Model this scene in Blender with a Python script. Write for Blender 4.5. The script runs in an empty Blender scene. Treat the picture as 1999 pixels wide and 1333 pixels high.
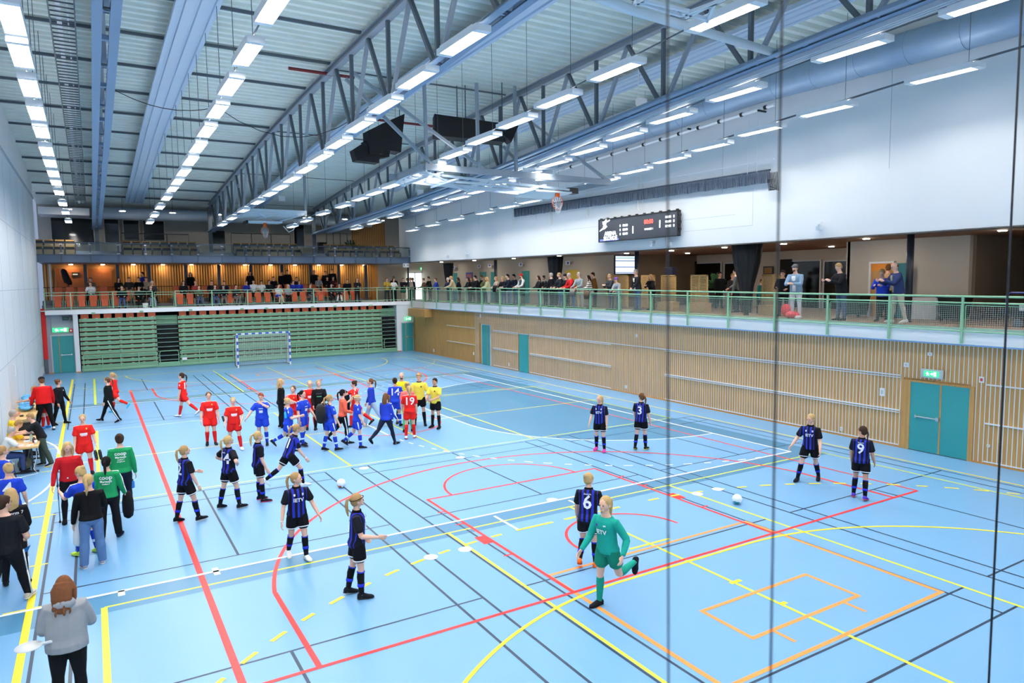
import bpy, math, random
from mathutils import Vector, Matrix
random.seed(7)
SC = bpy.context.scene
COL = SC.collection

# ---------------------------------------------------------------- camera
FPX = 1359.548
CAMPOS = Vector((1.0855, -2.7363, 5.036))
YAW, PITCH, ROLL = 0.5422, 0.0866, -0.0114
_cy, _sy, _cp, _sp = math.cos(YAW), math.sin(YAW), math.cos(PITCH), math.sin(PITCH)
_f = Vector((_sy*_cp, _cy*_cp, -_sp)); _r = Vector((_cy, -_sy, 0)); _u = _r.cross(_f)
_cr, _sr = math.cos(ROLL), math.sin(ROLL)
CR = _r*_cr + _u*_sr; CU = _u*_cr - _r*_sr; CF = _f
cam_d = bpy.data.cameras.new('camera'); cam = bpy.data.objects.new('camera', cam_d); COL.objects.link(cam)
cam_d.sensor_width = 36; cam_d.sensor_fit = 'HORIZONTAL'; cam_d.lens = FPX/1999*36
cam_d.clip_start = .05; cam_d.clip_end = 300
cam_d.dof.use_dof = True; cam_d.dof.focus_distance = 15; cam_d.dof.aperture_fstop = 2.8
cam.matrix_world = Matrix(((CR.x, CU.x, -CF.x, CAMPOS.x), (CR.y, CU.y, -CF.y, CAMPOS.y), (CR.z, CU.z, -CF.z, CAMPOS.z), (0, 0, 0, 1)))
SC.camera = cam

# ---------------------------------------------------------------- world, exposure
w = bpy.data.worlds.new('world'); SC.world = w; w.use_nodes = True
w.node_tree.nodes['Background'].inputs[0].default_value = (.55, .7, 1, 1)
w.node_tree.nodes['Background'].inputs[1].default_value = .3
SC.view_settings.view_transform = 'Standard'; SC.view_settings.look = 'None'
SC.view_settings.gamma = 1; SC.view_settings.use_curve_mapping = False
SC.view_settings.exposure = 0.74
LAMP = 46.0      # emission strength of the hall's fluorescent diffusers
SC.cycles.max_bounces = 8; SC.cycles.diffuse_bounces = 5; SC.cycles.glossy_bounces = 3; SC.cycles.transparent_max_bounces = 12
SC.cycles.sample_clamp_indirect = 6; SC.cycles.caustics_reflective = False; SC.cycles.caustics_refractive = False

def PX(u, v, **pl):
    """the place a measured sight line meets a known plane of the hall (x=, y= or z=)"""
    d = CR*((u-999.5)/FPX) + CU*((666.5-v)/FPX) + CF
    k, val = list(pl.items())[0]; i = 'xyz'.index(k)
    return CAMPOS + d*((val-CAMPOS[i])/d[i])

# ---------------------------------------------------------------- materials
MATS = {}
def lin(c): return tuple(((x/255)/12.92 if x/255 <= .04045 else ((x/255+.055)/1.055)**2.4) for x in c)
def mat(name, col, rough=.6, metal=0, emit=0, var=.06, vscale=6, spec=.5, bump=0, alpha=1, trans=0):
    if name in MATS: return MATS[name]
    m = bpy.data.materials.new(name); m.use_nodes = True; nt = m.node_tree; b = nt.nodes['Principled BSDF']
    b.inputs['Roughness'].default_value = rough; b.inputs['Metallic'].default_value = metal
    b.inputs['Specular IOR Level'].default_value = spec
    c = (*col, 1)
    if var:
        tc = nt.nodes.new('ShaderNodeTexCoord'); n = nt.nodes.new('ShaderNodeTexNoise'); n.inputs['Scale'].default_value = vscale
        n.inputs['Detail'].default_value = 4
        nt.links.new(tc.outputs['Object'], n.inputs['Vector'])
        mx = nt.nodes.new('ShaderNodeMix'); mx.data_type = 'RGBA'
        mx.inputs[6].default_value = (*[x*(1-var) for x in col], 1); mx.inputs[7].default_value = (*[min(1, x*(1+var)) for x in col], 1)
        nt.links.new(n.outputs['Fac'], mx.inputs[0]); nt.links.new(mx.outputs[2], b.inputs['Base Color'])
        if bump:
            bp = nt.nodes.new('ShaderNodeBump'); bp.inputs['Strength'].default_value = bump; bp.inputs['Distance'].default_value = .02
            nt.links.new(n.outputs['Fac'], bp.inputs['Height']); nt.links.new(bp.outputs['Normal'], b.inputs['Normal'])
    else: b.inputs['Base Color'].default_value = c
    if emit: b.inputs['Emission Color'].default_value = c; b.inputs['Emission Strength'].default_value = emit
    if alpha < 1: b.inputs['Alpha'].default_value = alpha
    if trans: b.inputs['Transmission Weight'].default_value = trans
    MATS[name] = m; return m
def M(r, g, b, rough=.6, **k):
    n = k.pop('name', 'c%02x%02x%02x_%d' % (r, g, b, int(rough*100)))
    return mat(n, lin((r, g, b)), rough, **k)

# ---------------------------------------------------------------- mesh builder
class MB:
    def __init__(s): s.v = []; s.f = []; s.m = []; s.k = 0
    def quad(s, a, b, c, d, k=None):
        n = len(s.v); s.v += [tuple(a), tuple(b), tuple(c), tuple(d)]; s.f.append((n, n+1, n+2, n+3)); s.m.append(s.k if k is None else k)
    def box(s, x0, x1, y0, y1, z0, z1, k=None):
        n = len(s.v); k = s.k if k is None else k
        s.v += [(x, y, z) for z in (z0, z1) for y in (y0, y1) for x in (x0, x1)]
        for q in ((0, 2, 3, 1), (4, 5, 7, 6), (0, 1, 5, 4), (2, 6, 7, 3), (0, 4, 6, 2), (1, 3, 7, 5)):
            s.f.append(tuple(n+i for i in q)); s.m.append(k)
        return s
    def bar(s, p, q, w, h, up=(0, 0, 1), k=None):
        p, q = Vector(p), Vector(q); d = (q-p); up = Vector(up)
        if d.length < 1e-6: return s
        d.normalize()
        if abs(d.dot(up)) > .98: up = Vector((0, 1, 0))
        a = d.cross(up).normalized(); b = a.cross(d).normalized(); n = len(s.v); k = s.k if k is None else k
        for c in (p, q):
            for i, j in ((-1, -1), (1, -1), (1, 1), (-1, 1)): s.v.append(tuple(c + a*(i*w/2) + b*(j*h/2)))
        for t in ((3, 2, 1, 0), (4, 5, 6, 7), (0, 1, 5, 4), (1, 2, 6, 5), (2, 3, 7, 6), (3, 0, 4, 7)):
            s.f.append(tuple(n+i for i in t)); s.m.append(k)
        return s
    def loft(s, rings, k=None, cap=True):
        n0 = len(s.v); n = len(rings[0]); k = s.k if k is None else k
        for r in rings: s.v += [tuple(p) for p in r]
        for i in range(len(rings)-1):
            for j in range(n):
                a = n0+i*n+j; b = n0+i*n+(j+1) % n
                s.f.append((a, b, b+n, a+n)); s.m.append(k)
        if cap:
            s.f.append(tuple(n0+n-1-j for j in range(n))); s.m.append(k)
            e = n0+(len(rings)-1)*n; s.f.append(tuple(e+j for j in range(n))); s.m.append(k)
        return s
    def tube(s, pts, rad, n=8, k=None, ell=None, side=None, cap=True):
        pts = [Vector(p) for p in pts]; R = rad if hasattr(rad, '__len__') else [rad]*len(pts); rings = []
        ref = Vector(side) if side else None
        for i, p in enumerate(pts):
            d = (pts[min(i+1, len(pts)-1)]-pts[max(i-1, 0)])
            if d.length < 1e-9: d = Vector((0, 0, 1))
            d.normalize()
            if ref is None: ref = Vector((1, 0, 0)) if abs(d.x) < .8 else Vector((0, 1, 0))
            a = (ref - d*ref.dot(d)).normalized(); b = d.cross(a); ref = a
            e = ell[i] if ell else 1
            rings.append([p + a*(R[i]*math.cos(2*math.pi*j/n)) + b*(R[i]*e*math.sin(2*math.pi*j/n)) for j in range(n)])
        return s.loft(rings, k, cap)
    def ball(s, c, r, n=10, m=7, k=None, fn=None):
        rx, ry, rz = r if hasattr(r, '__len__') else (r, r, r); c = Vector(c); rings = []
        for i in range(m+1):
            t = math.pi*(i/m); t = min(max(t, .08), math.pi-.08)
            rings.append([])
            for j in range(n):
                a = 2*math.pi*j/n; p = Vector((math.sin(t)*math.cos(a), math.sin(t)*math.sin(a), -math.cos(t)))
                if fn: p = fn(p)
                rings[-1].append(c + Vector((p.x*rx, p.y*ry, p.z*rz)))
        return s.loft(rings, k)
    def xform(s, mtx, start=0):
        for i in range(start, len(s.v)): s.v[i] = tuple(mtx @ Vector(s.v[i]))
        return s
    def build(s, name, mats, parent=None, smooth=False):
        me = bpy.data.meshes.new(name); me.from_pydata(s.v, [], s.f)
        for m in (mats if isinstance(mats, (list, tuple)) else [mats]): me.materials.append(m)
        me.polygons.foreach_set('material_index', s.m)
        if smooth: me.polygons.foreach_set('use_smooth', [True]*len(s.f))
        me.update(); o = bpy.data.objects.new(name, me); COL.objects.link(o)
        if parent: o.parent = parent
        return o

def tag(o, label=None, cat=None, group=None, kind=None):
    if label: o['label'] = label
    if cat: o['category'] = cat
    if group: o['group'] = group
    if kind: o['kind'] = kind
    return o
def struct(o): o['kind'] = 'structure'; return o
def empty(name, loc=(0, 0, 0), label=None, cat=None, group=None, rz=0):
    o = bpy.data.objects.new(name, None); COL.objects.link(o); o.location = loc; o.rotation_euler = (0, 0, rz); o.empty_display_size = .2
    return tag(o, label, cat, group)
def copy_tree(o, parent=None):
    c = o.copy(); COL.objects.link(c)
    if parent: c.parent = parent
    for ch in list(o.children): copy_tree(ch, c)
    return c
def ordn(i): return ['first', 'second', 'third', 'fourth', 'fifth', 'sixth', 'seventh', 'eighth', 'ninth', 'tenth', 'eleventh', 'twelfth', 'thirteenth', 'fourteenth', 'fifteenth', 'sixteenth', 'seventeenth', 'eighteenth', 'nineteenth', 'twentieth', 'twenty-first', 'twenty-second', 'twenty-third', 'twenty-fourth', 'twenty-fifth', 'twenty-sixth'][i]
def interp(tab, x):
    if x <= tab[0][0]: return tab[0][1]
    for (a, b), (c, d) in zip(tab, tab[1:]):
        if x <= c: return b+(d-b)*(x-a)/(c-a)
    return tab[-1][1]
FONT = None
def text_mesh(txt, size, bold=False, extrude=.002):
    cu = bpy.data.curves.new('t', 'FONT'); cu.body = txt; cu.size = size; cu.extrude = extrude; cu.align_x = 'CENTER'; cu.align_y = 'CENTER'
    cu.resolution_u = 2
    if bold: cu.offset = size*.018
    o = bpy.data.objects.new('t', cu); COL.objects.link(o)
    bpy.context.view_layer.update()
    me = bpy.data.meshes.new_from_object(o.evaluated_get(bpy.context.evaluated_depsgraph_get()))
    bpy.data.objects.remove(o); bpy.data.curves.remove(cu)
    return me
def text_obj(name, txt, size, mt, mtx, parent=None, bold=False, extrude=.002, mapf=None):
    me = text_mesh(txt, size, bold, extrude); me.materials.clear(); me.materials.append(mt)
    for v in me.vertices:
        v.co = mapf(v.co) if mapf else mtx @ v.co
    o = bpy.data.objects.new(name, me); COL.objects.link(o)
    if parent: o.parent = parent
    return o
def rotm(origin, xa, ya):
    xa, ya = Vector(xa).normalized(), Vector(ya).normalized(); za = xa.cross(ya)
    return Matrix(((xa.x, ya.x, za.x, origin[0]), (xa.y, ya.y, za.y, origin[1]), (xa.z, ya.z, za.z, origin[2]), (0, 0, 0, 1)))
# ---------------------------------------------------------------- floor and its court markings
XL, XR = -1.43, 21.35
YN, YF = -6.5, 44.9
FBLUE = mat('floor_blue', lin((110, 161, 203)), .36, var=.03, vscale=.6, spec=.45)
FDARK = mat('floor_dark_blue', lin((72, 128, 164)), .36, var=.03, vscale=.6, spec=.45)
def paint(n, c): return mat('paint_'+n, lin(c), .42, var=.04, vscale=3, spec=.4)
PN, PY, PR_, PL_, PW, PO = paint('navy', (22, 48, 74)), paint('yellow', (250, 226, 40)), paint('red', (232, 40, 40)), paint('lime', (214, 226, 60)), paint('white', (240, 244, 248)), paint('orange', (246, 148, 70))
fl = MB(); fl.quad((XL, YN, 0), (XR+.1, YN, 0), (XR+.1, 47.5, 0), (XL, 47.5, 0), 0)
ZI = {1: .001, 2: .0016, 3: .0022, 4: .0028, 5: .0034, 6: .004, 7: .0046}
def sx(y, x0, x1, w, k): z = ZI[k]; fl.quad((x0, y-w/2, z), (x1, y-w/2, z), (x1, y+w/2, z), (x0, y+w/2, z), k)
def sy(x, y0, y1, w, k):
    z = ZI[k]+.0003; y0, y1 = min(y0, y1), max(y0, y1); fl.quad((x-w/2, y0, z), (x+w/2, y0, z), (x+w/2, y1, z), (x-w/2, y1, z), k)
def arc(cx, cy, r, a0, a1, w, k, n=40, dash=None):
    z = ZI[k]+.0005; L = abs(math.radians(a1-a0))*r
    if dash: n = max(1, int(L/.05))
    for i in range(n):
        if dash and (i*.05) % dash > dash*.45: continue
        t0, t1 = math.radians(a0+(a1-a0)*i/n), math.radians(a0+(a1-a0)*(i+1)/n)
        p = [(cx+rr*math.cos(t), cy+rr*math.sin(t), z) for rr, t in ((r-w/2, t0), (r+w/2, t0), (r+w/2, t1), (r-w/2, t1))]
        fl.quad(*p, k)
def disc(cx, cy, r, k): fl.loft([[(cx+r*math.cos(t*math.pi/8), cy+r*math.sin(t*math.pi/8), ZI[k]+.0006) for t in range(16)], [(cx, cy, ZI[k]+.0006)]*16], k, False)
# dark band round the cross court and the dark goal area by the right side
for a in ((XL, 19.0, 9.4, 10.15), (XL, 19.0, 31.0, 31.85), (18.26, 19.0, 10.15, 31.0)): fl.quad((a[0], a[2], .0008), (a[1], a[2], .0008), (a[1], a[3], .0008), (a[0], a[3], .0008), 1)
pts = [(18.26, 12.9-.4)] ; cy0, cy1 = 19.1, 22.0
poly = [(18.26+6*math.cos(math.radians(a)), cy0+6*math.sin(math.radians(a))) for a in range(270, 179, -5)] + [(18.26+6*math.cos(math.radians(a)), cy1+6*math.sin(math.radians(a))) for a in range(180, 89, -5)]
for (a, b), (c, d) in zip(poly, poly[1:]): fl.quad((a, b, .0009), (18.26, b, .0009), (18.26, d, .0009), (c, d, .0009), 1)
# white cross court
K = {'n': 2, 'l': 3, 'o': 4, 'r': 5, 'y': 6, 'w': 7}
for y in (10.15, 31.0): sx(y, XL, 18.29, .07, 7)
sy(18.26, 10.15, 31.0, .07, 7)
arc(18.26, cy0, 6, 180, 270, .06, 7); arc(18.26, cy1, 6, 90, 180, .06, 7); sy(12.26, cy0, cy1, .06, 7)
arc(18.26, cy0, 9, 180, 267, .06, 7, dash=.55); arc(18.26, cy1, 9, 93, 180, .06, 7, dash=.55); sy(9.26, cy0, cy1, .06, 7)
arc(-6.0, 19.1, 6, -40, 0, .06, 7); arc(-6.0, 22, 6, 0, 40, .06, 7)
sy(8.26, 9.02, 10, .06, 7); sy(10.23, 9.25, 10, .06, 7); sx(10.06, 1.2, 1.3, .22, 7); sx(10.15, 2.66, 2.76, .34, 7)
for x, y in ((6.17, 8.68), (6.87, 8.67), (9.93, 10.24), (9.92, 14.88), (13.04, 8.74), (13.71, 8.74), (12.5, 26.5), (7.2, 15.3)): disc(x, y, .13, 7)
# yellow handball court
sy(0, 0, 41.6, .10, 6); sy(19.97, 0, 41.4, .06, 6)
for y in (0, 41.5): sx(y, 0, 20, .06, 6)
sx(20.4, -.3, 20, .05, 6); sx(24.95, 14.1, 19.6, .04, 6)
for gy, s in ((0, 1), (41.5, -1)):
    for r, dsh in ((6, None), (9, .62)):
        aa = 90 if r == 6 else math.degrees(math.acos(-8.5/9)) if False else (90 if r == 6 else 70.8)
        e = math.degrees(math.acos(8.5/9)) if r == 9 else 0
        if s > 0:
            arc(8.5, 0, r, 90, 180-e, .06 if r == 6 else .07, 6, dash=dsh); arc(11.5, 0, r, e, 90, .06 if r == 6 else .07, 6, dash=dsh)
        else:
            arc(8.5, gy, r, 180+e, 270, .06, 6, dash=dsh); arc(11.5, gy, r, 270, 360-e, .06, 6, dash=dsh)
    if r: sx(gy+s*6, 8.5, 11.5, .06, 6); sx(gy+s*9, 8.5, 9.1, .07, 6); sx(gy+s*9, 9.4, 10.0, .07, 6); sx(gy+s*9, 10.3, 10.9, .07, 6)
    sx(gy+s*7, 9.48, 10.48, .06, 6); sx(gy+s*4.97, 9.9, 10.15, .08, 6); sx(gy+s*4.04, 9.95, 10.1, .08, 6)
for y in (10.2, 14.1, 15.4, 16.6, 19.8, 22.9, 23.5, 27.9, 30, 36, 12.2): sx(y, -.35, .15, .05, 6)
# red basketball court
for x in (2.46, 17.52): sy(x, 6.1, 35.2, .10 if x < 3 else .06, 5)
for y in (6.1, 35.2): sx(y, 2.46, 17.52, .07, 5)
for s, by in ((1, 6.1), (-1, 35.2)):
    f = lambda y: by+s*y
    for x in (3.40, 16.57): sy(x, f(0), f(2.6), .08, 5)
    a = math.degrees(math.asin(1.05/6.67))
    if s > 0: arc(9.98, 7.65, 6.67, a, 180-a, .07, 5, 70)
    else: arc(9.98, 33.65, 6.67, 180+a, 360-a, .07, 5, 70)
    for x in (7.52, 12.40): sy(x, f(0), f(5.73), .07, 5)
    sx(f(5.73), 7.5, 12.42, .07, 5)
    arc(9.95, f(5.73), 1.8, 0 if s > 0 else 180, 180 if s > 0 else 360, .06, 5)
    arc(9.97, f(1.45), 1.27, 0 if s > 0 else 180, 180 if s > 0 else 360, .06, 5)
    for x, q in ((7.52, -1), (12.40, 1)):
        sx(f(2.8), x, x+q*.22, .42, 5)
        for yy in (1.9, 3.85, 4.75): sx(f(yy), x, x+q*.2, .05, 5)
arc(9.9, 20.6, 1.9, 0, 360, .06, 5, 60)
# orange goal area
for s, b in ((1, 0), (-1, 41.5)):
    f = lambda y: b+s*y
    for x in (7.53, 12.48): sy(x, f(2.95), f(6.85), .08, 4)
    for y in (2.95, 6.85): sx(f(y), 7.49, 12.52, .07, 4)
    for x in (8.78, 11.25): sy(x, f(3.58), f(4.53), .07, 4)
    for y in (3.58, 4.53): sx(f(y), 8.75, 11.28, .07, 4)
    for x in (9.2, 10.85): sy(x, f(3.2), f(3.58), .06, 4)
# lime volleyball courts
for y0, y1 in ((.6, 9.62), (15.75, 25.2), (31.5, 41.1)):
    for y in (y0, y1): sx(y, 1, 18.92, .05, 3)
    sy(1.0, y0, y1, .09, 3)
    for x in (6.98, 9.98, 12.97, 18.92): sy(x, y0, y1, .06, 3)
# navy badminton courts
for x0 in (.13, 6.92, 13.72):
    for m in (0, 1):
        g = (lambda y: y) if m == 0 else (lambda y: 41.55-y)
        for dx in (0, .46, 5.6, 6.06): sy(x0+dx, g(2.08), g(15.5), .045, 2)
        for y in (2.08, 2.85, 6.72, 10.73, 14.75, 15.52): sx(g(y), x0, x0+6.06, .04, 2)
        for a, b in ((2.08, 6.72), (10.73, 15.52)): sy(x0+3.05, g(a), g(b), .045, 2)
struct(fl.build('floor', [FBLUE, FDARK, PN, PL_, PO, PR_, PY, PW]))

# ---------------------------------------------------------------- walls
WHITE = mat('wall_white', lin((232, 234, 236)), .75, var=.02, vscale=.8)
WJ = mat('wall_joint', lin((178, 186, 194)), .8, var=0)
GREYW = mat('wall_beige', lin((196, 188, 174)), .8, var=.04, vscale=1)
GREYD = mat('wall_brown', lin((120, 106, 90)), .8, var=.04, vscale=1)
ALU = mat('aluminium_strip', lin((230, 234, 240)), .4, 0, var=.03)
def wood_mat(name, c, s=1.0, axis=2, dark=.72):
    m = bpy.data.materials.new(name); m.use_nodes = True; nt = m.node_tree; b = nt.nodes['Principled BSDF']; b.inputs['Roughness'].default_value = .55
    tc = nt.nodes.new('ShaderNodeTexCoord'); mp = nt.nodes.new('ShaderNodeMapping'); sc = [14*s, 14*s, 14*s]; sc[axis] = .9*s; mp.inputs['Scale'].default_value = sc
    n = nt.nodes.new('ShaderNodeTexNoise'); n.inputs['Scale'].default_value = 1.2; n.inputs['Detail'].default_value = 6
    cr = nt.nodes.new('ShaderNodeValToRGB'); cr.color_ramp.elements[0].position = .3; cr.color_ramp.elements[0].color = (*[x*dark for x in lin(c)], 1)
    cr.color_ramp.elements[1].position = .7; cr.color_ramp.elements[1].color = (*lin(c), 1)
    nt.links.new(tc.outputs['Object'], mp.inputs[0]); nt.links.new(mp.outputs[0], n.inputs['Vector']); nt.links.new(n.outputs['Fac'], cr.inputs[0]); nt.links.new(cr.outputs[0], b.inputs['Base Color'])
    return m
WOODW = wood_mat('wall_boards', (202, 154, 88)); PINE = wood_mat('pine_light', (226, 188, 122), axis=0); ORW = wood_mat('warm_slats', (222, 178, 112)); ORD = mat('slat_gap', lin((176, 120, 62)), .7)
TEAL = mat('teal_paint', lin((48, 150, 152)), .4, var=.03, vscale=2)
STEEL = mat('brushed_steel', lin((196, 200, 204)), .3, .9, var=.03)
BLACKP = mat('black_plastic', lin((22, 23, 26)), .5, var=.05)
OAK = mat('oak_edge', lin((206, 142, 72)), .5)
FRAMEG = mat('frame_grey', lin((196, 200, 206)), .5)
ZR = [(-8, 12.95), (5, 12.65), (12.5, 12.5), (20, 12.35), (24, 12.25), (31, 11.95), (38, 11.45), (45, 10.95), (53, 10.3)]
zroof = lambda y: interp(ZR, y)
# left wall: smooth white panels with fine joints
lw = MB(); ys = [YN, 0, 5, 12.5, 20, 24, 31, 38, 45.3]
for a, b in zip(ys, ys[1:]):
    lw.loft([[(XL, y, 0), (XL, y, zroof(y)), (XL-.2, y, zroof(y)), (XL-.2, y, 0)] for y in (a, b)], 0)
for y in range(2, 45, 3): lw.box(XL, XL+.004, y, y+.012, 0.15, 9.8, 1)
for z in (2.45, 4.9, 7.35): lw.box(XL, XL+.004, 0, 45.3, z, z+.015, 1)
lw.box(XL, XL+.05, YN, 45.3, 9.95, 10.05, 1)
struct(lw.build('wall_left', [WHITE, WJ]))
tr = MB(); tr.box(XL, XL+.012, YN, 45.3, 0, .15)
for i in range(60): tr.box(XL, XL+.014, 30+i*.25, 30.01+i*.25, 0, .55)
struct(tr.build('baseboard_left', [mat('base_grey', lin((200, 204, 208)), .6)]))
# near end wall, closing the hall behind the camera
nw = MB(); nw.box(XL-.2, XR+7, YN-.2, YN, 0, 13.2); struct(nw.build('wall_near', [WHITE]))
# right wall, lower storey: boards with light strips
rw = MB(); rw.box(XR+.03, XR+.25, YN, 45.3, 0, 3.2, 0)
DOORS = [(6.86, 8.45, 2.0), (33.36, 34.55, 2.4)]
def free(y, z=None): return not any(a-.12 < y < b+.12 for a, b, h in DOORS) and not (29.15 < y < 30.1)
y = YN
while y < 44.6:
    if y > 35.3:
        rw.box(XR, XR+.03, y+.004, y+.35, 0.04, 3.2, 0); y += .36; continue
    if free(y): rw.box(XR, XR+.03, y, y+.088, .04, 3.2, 0); rw.box(XR+.002, XR+.03, y+.09, y+.112, .04, 3.2, 1)
    else:
        zt = 2.5 if 33 < y < 35 else 2.1
        rw.box(XR, XR+.03, y, y+.088, zt, 3.2, 0); rw.box(XR+.002, XR+.03, y+.09, y+.112, zt, 3.2, 1)
    y += .114
struct(rw.build('wall_right', [WOODW, ALU]))
ra = MB()
for z in (2.13, 1.09):
    for a, b, dbl in ((35.3, 39.3, 0), (30.25, 33.05, 1), (22.1, 29.0, 1), (8.75, 18.6, 1), (YN, 6.45, 0)):
        ra.box(XR-.03, XR, a, b, z, z+.035, 0)
        if dbl: ra.box(XR-.03, XR, a, b, z-.06, z-.035, 0)
ra.box(XR-.03, XR, 18.6, 22.1, 2.13, 2.16, 0)
for a, b in ((22.1, 29.0), (30.25, 33.0), (8.75, 18.6), (YN, 6.45)): ra.box(XR-.02, XR, a, b, .06, .09, 0)
struct(ra.build('trim_1', [ALU]))
bb = MB()
for a, b in ((35.3, 44.9), (30.1, 33.2), (8.6, 29.1), (YN, 6.75)): bb.box(XR-.02, XR, a, b, 0, .045)
struct(bb.build('baseboard_right', [OAK]))
# wooden box at the far corner under the gallery
bx = MB(); bx.box(20.75, XR-.01, 41.6, 44.5, 2.6, 3.15); tag(bx.build('cladding_box', [WOODW]), 'boarded wooden box hung under the gallery in the far right corner', 'box')
# doors in the right wall
def door_panel(n, x, y0, y1, z1, split, bars, frame=.06):
    d = MB(); d.box(x-.02, x+.05, y0, y1, 0.02, z1, 0)
    if split is not None: d.box(x-.025, x+.01, split-.02, split+.02, .02, z1, 1)
    o = struct(d.build(n, [TEAL, OAK]))
    fr = MB(); fr.box(x-.03, x+.1, y1, y1+frame, 0, z1+.05, 0); fr.box(x-.03, x+.1, y0-frame*.6, y0, 0, z1+.05, 0); fr.box(x-.03, x+.1, y0, y1, z1, z1+.05, 0)
    fr.build('door_frame', [WOODW if n == 'door_1' else FRAMEG], o)
    for a, b in bars:
        h = MB(); h.tube([(x-.09, a, 1.02), (x-.09, b, 1.02)], .02); h.box(x-.1, x-.02, a-.05, a+.03, .97, 1.07); h.box(x-.1, x-.02, b-.02, b+.02, .98, 1.06); h.build('push_bar', [STEEL], o)
    return o
door_panel('door_1', XR-.0, 6.86, 8.45, 2.0, 7.61, [(7.66, 8.25)], .2)
door_panel('door_2', XR-.0, 33.4, 34.4, 2.42, 33.75, [])
d3 = MB(); d3.box(XR-.03, XR+.03, 29.17, 30.1, 0.02, 2.1, 0); d3.box(XR-.035, XR+.03, 29.12, 30.15, 2.1, 2.15, 1); struct(d3.build('door_3', [TEAL, FRAMEG]))
hd = MB(); hd.box(XR-.07, XR-.02, 33.62, 33.66, .95, 1.15); hd.build('door_handle', [STEEL], bpy.data.objects['door_2'])
# upper white wall on the right
uw = MB(); ys = [YN, 0, 5, 12.5, 20, 24, 31, 38, 45, 47.2]
for a, b in zip(ys, ys[1:]): uw.loft([[(21.3, y, 6.3+.2*max(0, y-20)/25), (21.3, y, zroof(y)), (21.5, y, zroof(y)), (21.5, y, 6.3+.2*max(0, y-20)/25)] for y in (a, b)], 0)
for y in (3, 9.3, 15.6, 28.2, 34.5, 40.8): uw.box(21.295, 21.3, y, y+.012, 8.2, 11, 1)
uw.box(21.296, 21.3, 15, 17.6, 7.35, 7.36, 1); uw.box(21.296, 21.3, 22.7, 27, 7.5, 7.51, 1); uw.box(21.296, 21.3, 14.2, 14.21, 6.9, 8.2, 1); uw.box(21.296, 21.3, 14.2, 17.6, 6.9, 6.91, 1)
struct(uw.build('wall_upper', [WHITE, WJ]))
tb = MB(); tb.tube([(21.27, YN, 6.26), (21.27, 20, 6.26), (21.27, 45, 6.44)], .02, 6); struct(tb.build('trim_2', [BLACKP]))
# right gallery: slab, back rooms
GZ = 3.65
gs = MB()
gs.box(21.12, 31.5, YN, 44.6, 3.2, GZ, 0); gs.box(21.42, 24.3, 44.6, 50.1, 3.2, GZ, 0); gs.box(21.11, 21.12, YN, 44.6, 3.16, 3.20, 1)
struct(gs.build('floor_gallery', [mat('gallery_fascia', lin((250, 250, 250)), .6, var=.02), mat('blue_edge', lin((120, 160, 205)), .5)]))
gf = MB(); gf.box(21.2, 31.4, YN, 44.6, GZ, GZ+.01); struct(gf.build('floor_gallery_covering', [mat('gallery_vinyl', lin((150, 120, 96)), .45, var=.05)]))
gc = MB(); gc.quad((21.5, YN, 6.3), (21.5, 24.6, 6.3), (31.5, 24.6, 6.3), (31.5, YN, 6.3), 0); gc.quad((21.5, 24.6, 6.32), (21.5, 50, 6.52), (25, 50, 6.52), (25, 24.6, 6.32), 1)
gc.box(21.5, 31.5, YN, 24.6, 6.35, 6.45, 0)
struct(gc.build('ceiling_gallery', [mat('gallery_ceiling', lin((128, 92, 66)), .7), mat('gallery_ceiling_light', lin((170, 160, 148)), .8)]))
gw = MB()
gw.box(24.3, 24.5, 24.6, 50, GZ, 6.5, 0)                       # nearer beige wall with teal doors
gw.box(24.5, 31.5, 24.6, 24.8, GZ, 6.4, 1)
gw.box(29.3, 29.5, 12.7, 24.6, GZ, 6.4, 0)
gw.box(24.6, 29.3, 12.6, 12.75, GZ, 6.4, 0)
gw.box(24.6, 24.8, 8.6, 12.7, GZ, 6.4, 0)
gw.box(24.8, 29, 8.5, 8.62, GZ, 6.4, 1)
gw.box(28.6, 28.8, YN, 8.6, GZ, 6.4, 1)
struct(gw.build('wall_gallery', [GREYW, GREYD]))
# ---------------------------------------------------------------- roof, trusses, lamps
DECK = mat('roof_deck', lin((222, 230, 224)), .55, var=.12, vscale=1.2)
STG = mat('steel_grey', lin((142, 152, 164)), .5, var=.05)
STD = mat('steel_dark', lin((88, 98, 108)), .55, var=.05)
STB = mat('steel_blue', lin((132, 154, 180)), .5, var=.04)
LAMPM = mat('lamp_diffuser', (1, .965, .92), .5, emit=LAMP, var=0)
UPM = mat('added_uplight', (1, .98, .95), .5, emit=4.5, var=0)  # for the upward glow strips added to brighten the roof deck
LHOUS = mat('lamp_housing', lin((235, 238, 242)), .4, var=.02)
dk = MB(); prof = []; y = YN
while y < 53:
    zr = zroof(y)
    for dy, dz in ((0, 0), (.17, 0), (.22, .13), (.38, .13)): prof.append((y+dy, zr+dz))
    y += .42
dk.v = [(x, yy, zz) for yy, zz in prof for x in (XL-.2, 24)]
for i in range(len(prof)-1): dk.f.append((2*i, 2*i+1, 2*i+3, 2*i+2)); dk.m.append(0)
struct(dk.build('ceiling', [DECK]))
pu = MB()
for i, y in enumerate([2.2+3.08*k for k in range(16)]):
    z = zroof(y); pu.box(XL, 8.3, y, y+.07, z-.09, z-.005, 0)
    if i % 3 == 0: pu.box(8.4, 15.4, y+.6, y+.64, z-.07, z-.03, 0)
struct(pu.build('trim_3', [STD]))
ZT = [(-8, 12.6), (5, 12.3), (12.5, 12.15), (20, 12.02), (24, 11.92), (31, 11.62), (38, 11.12), (45, 10.62), (50, 10.2)]
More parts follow.
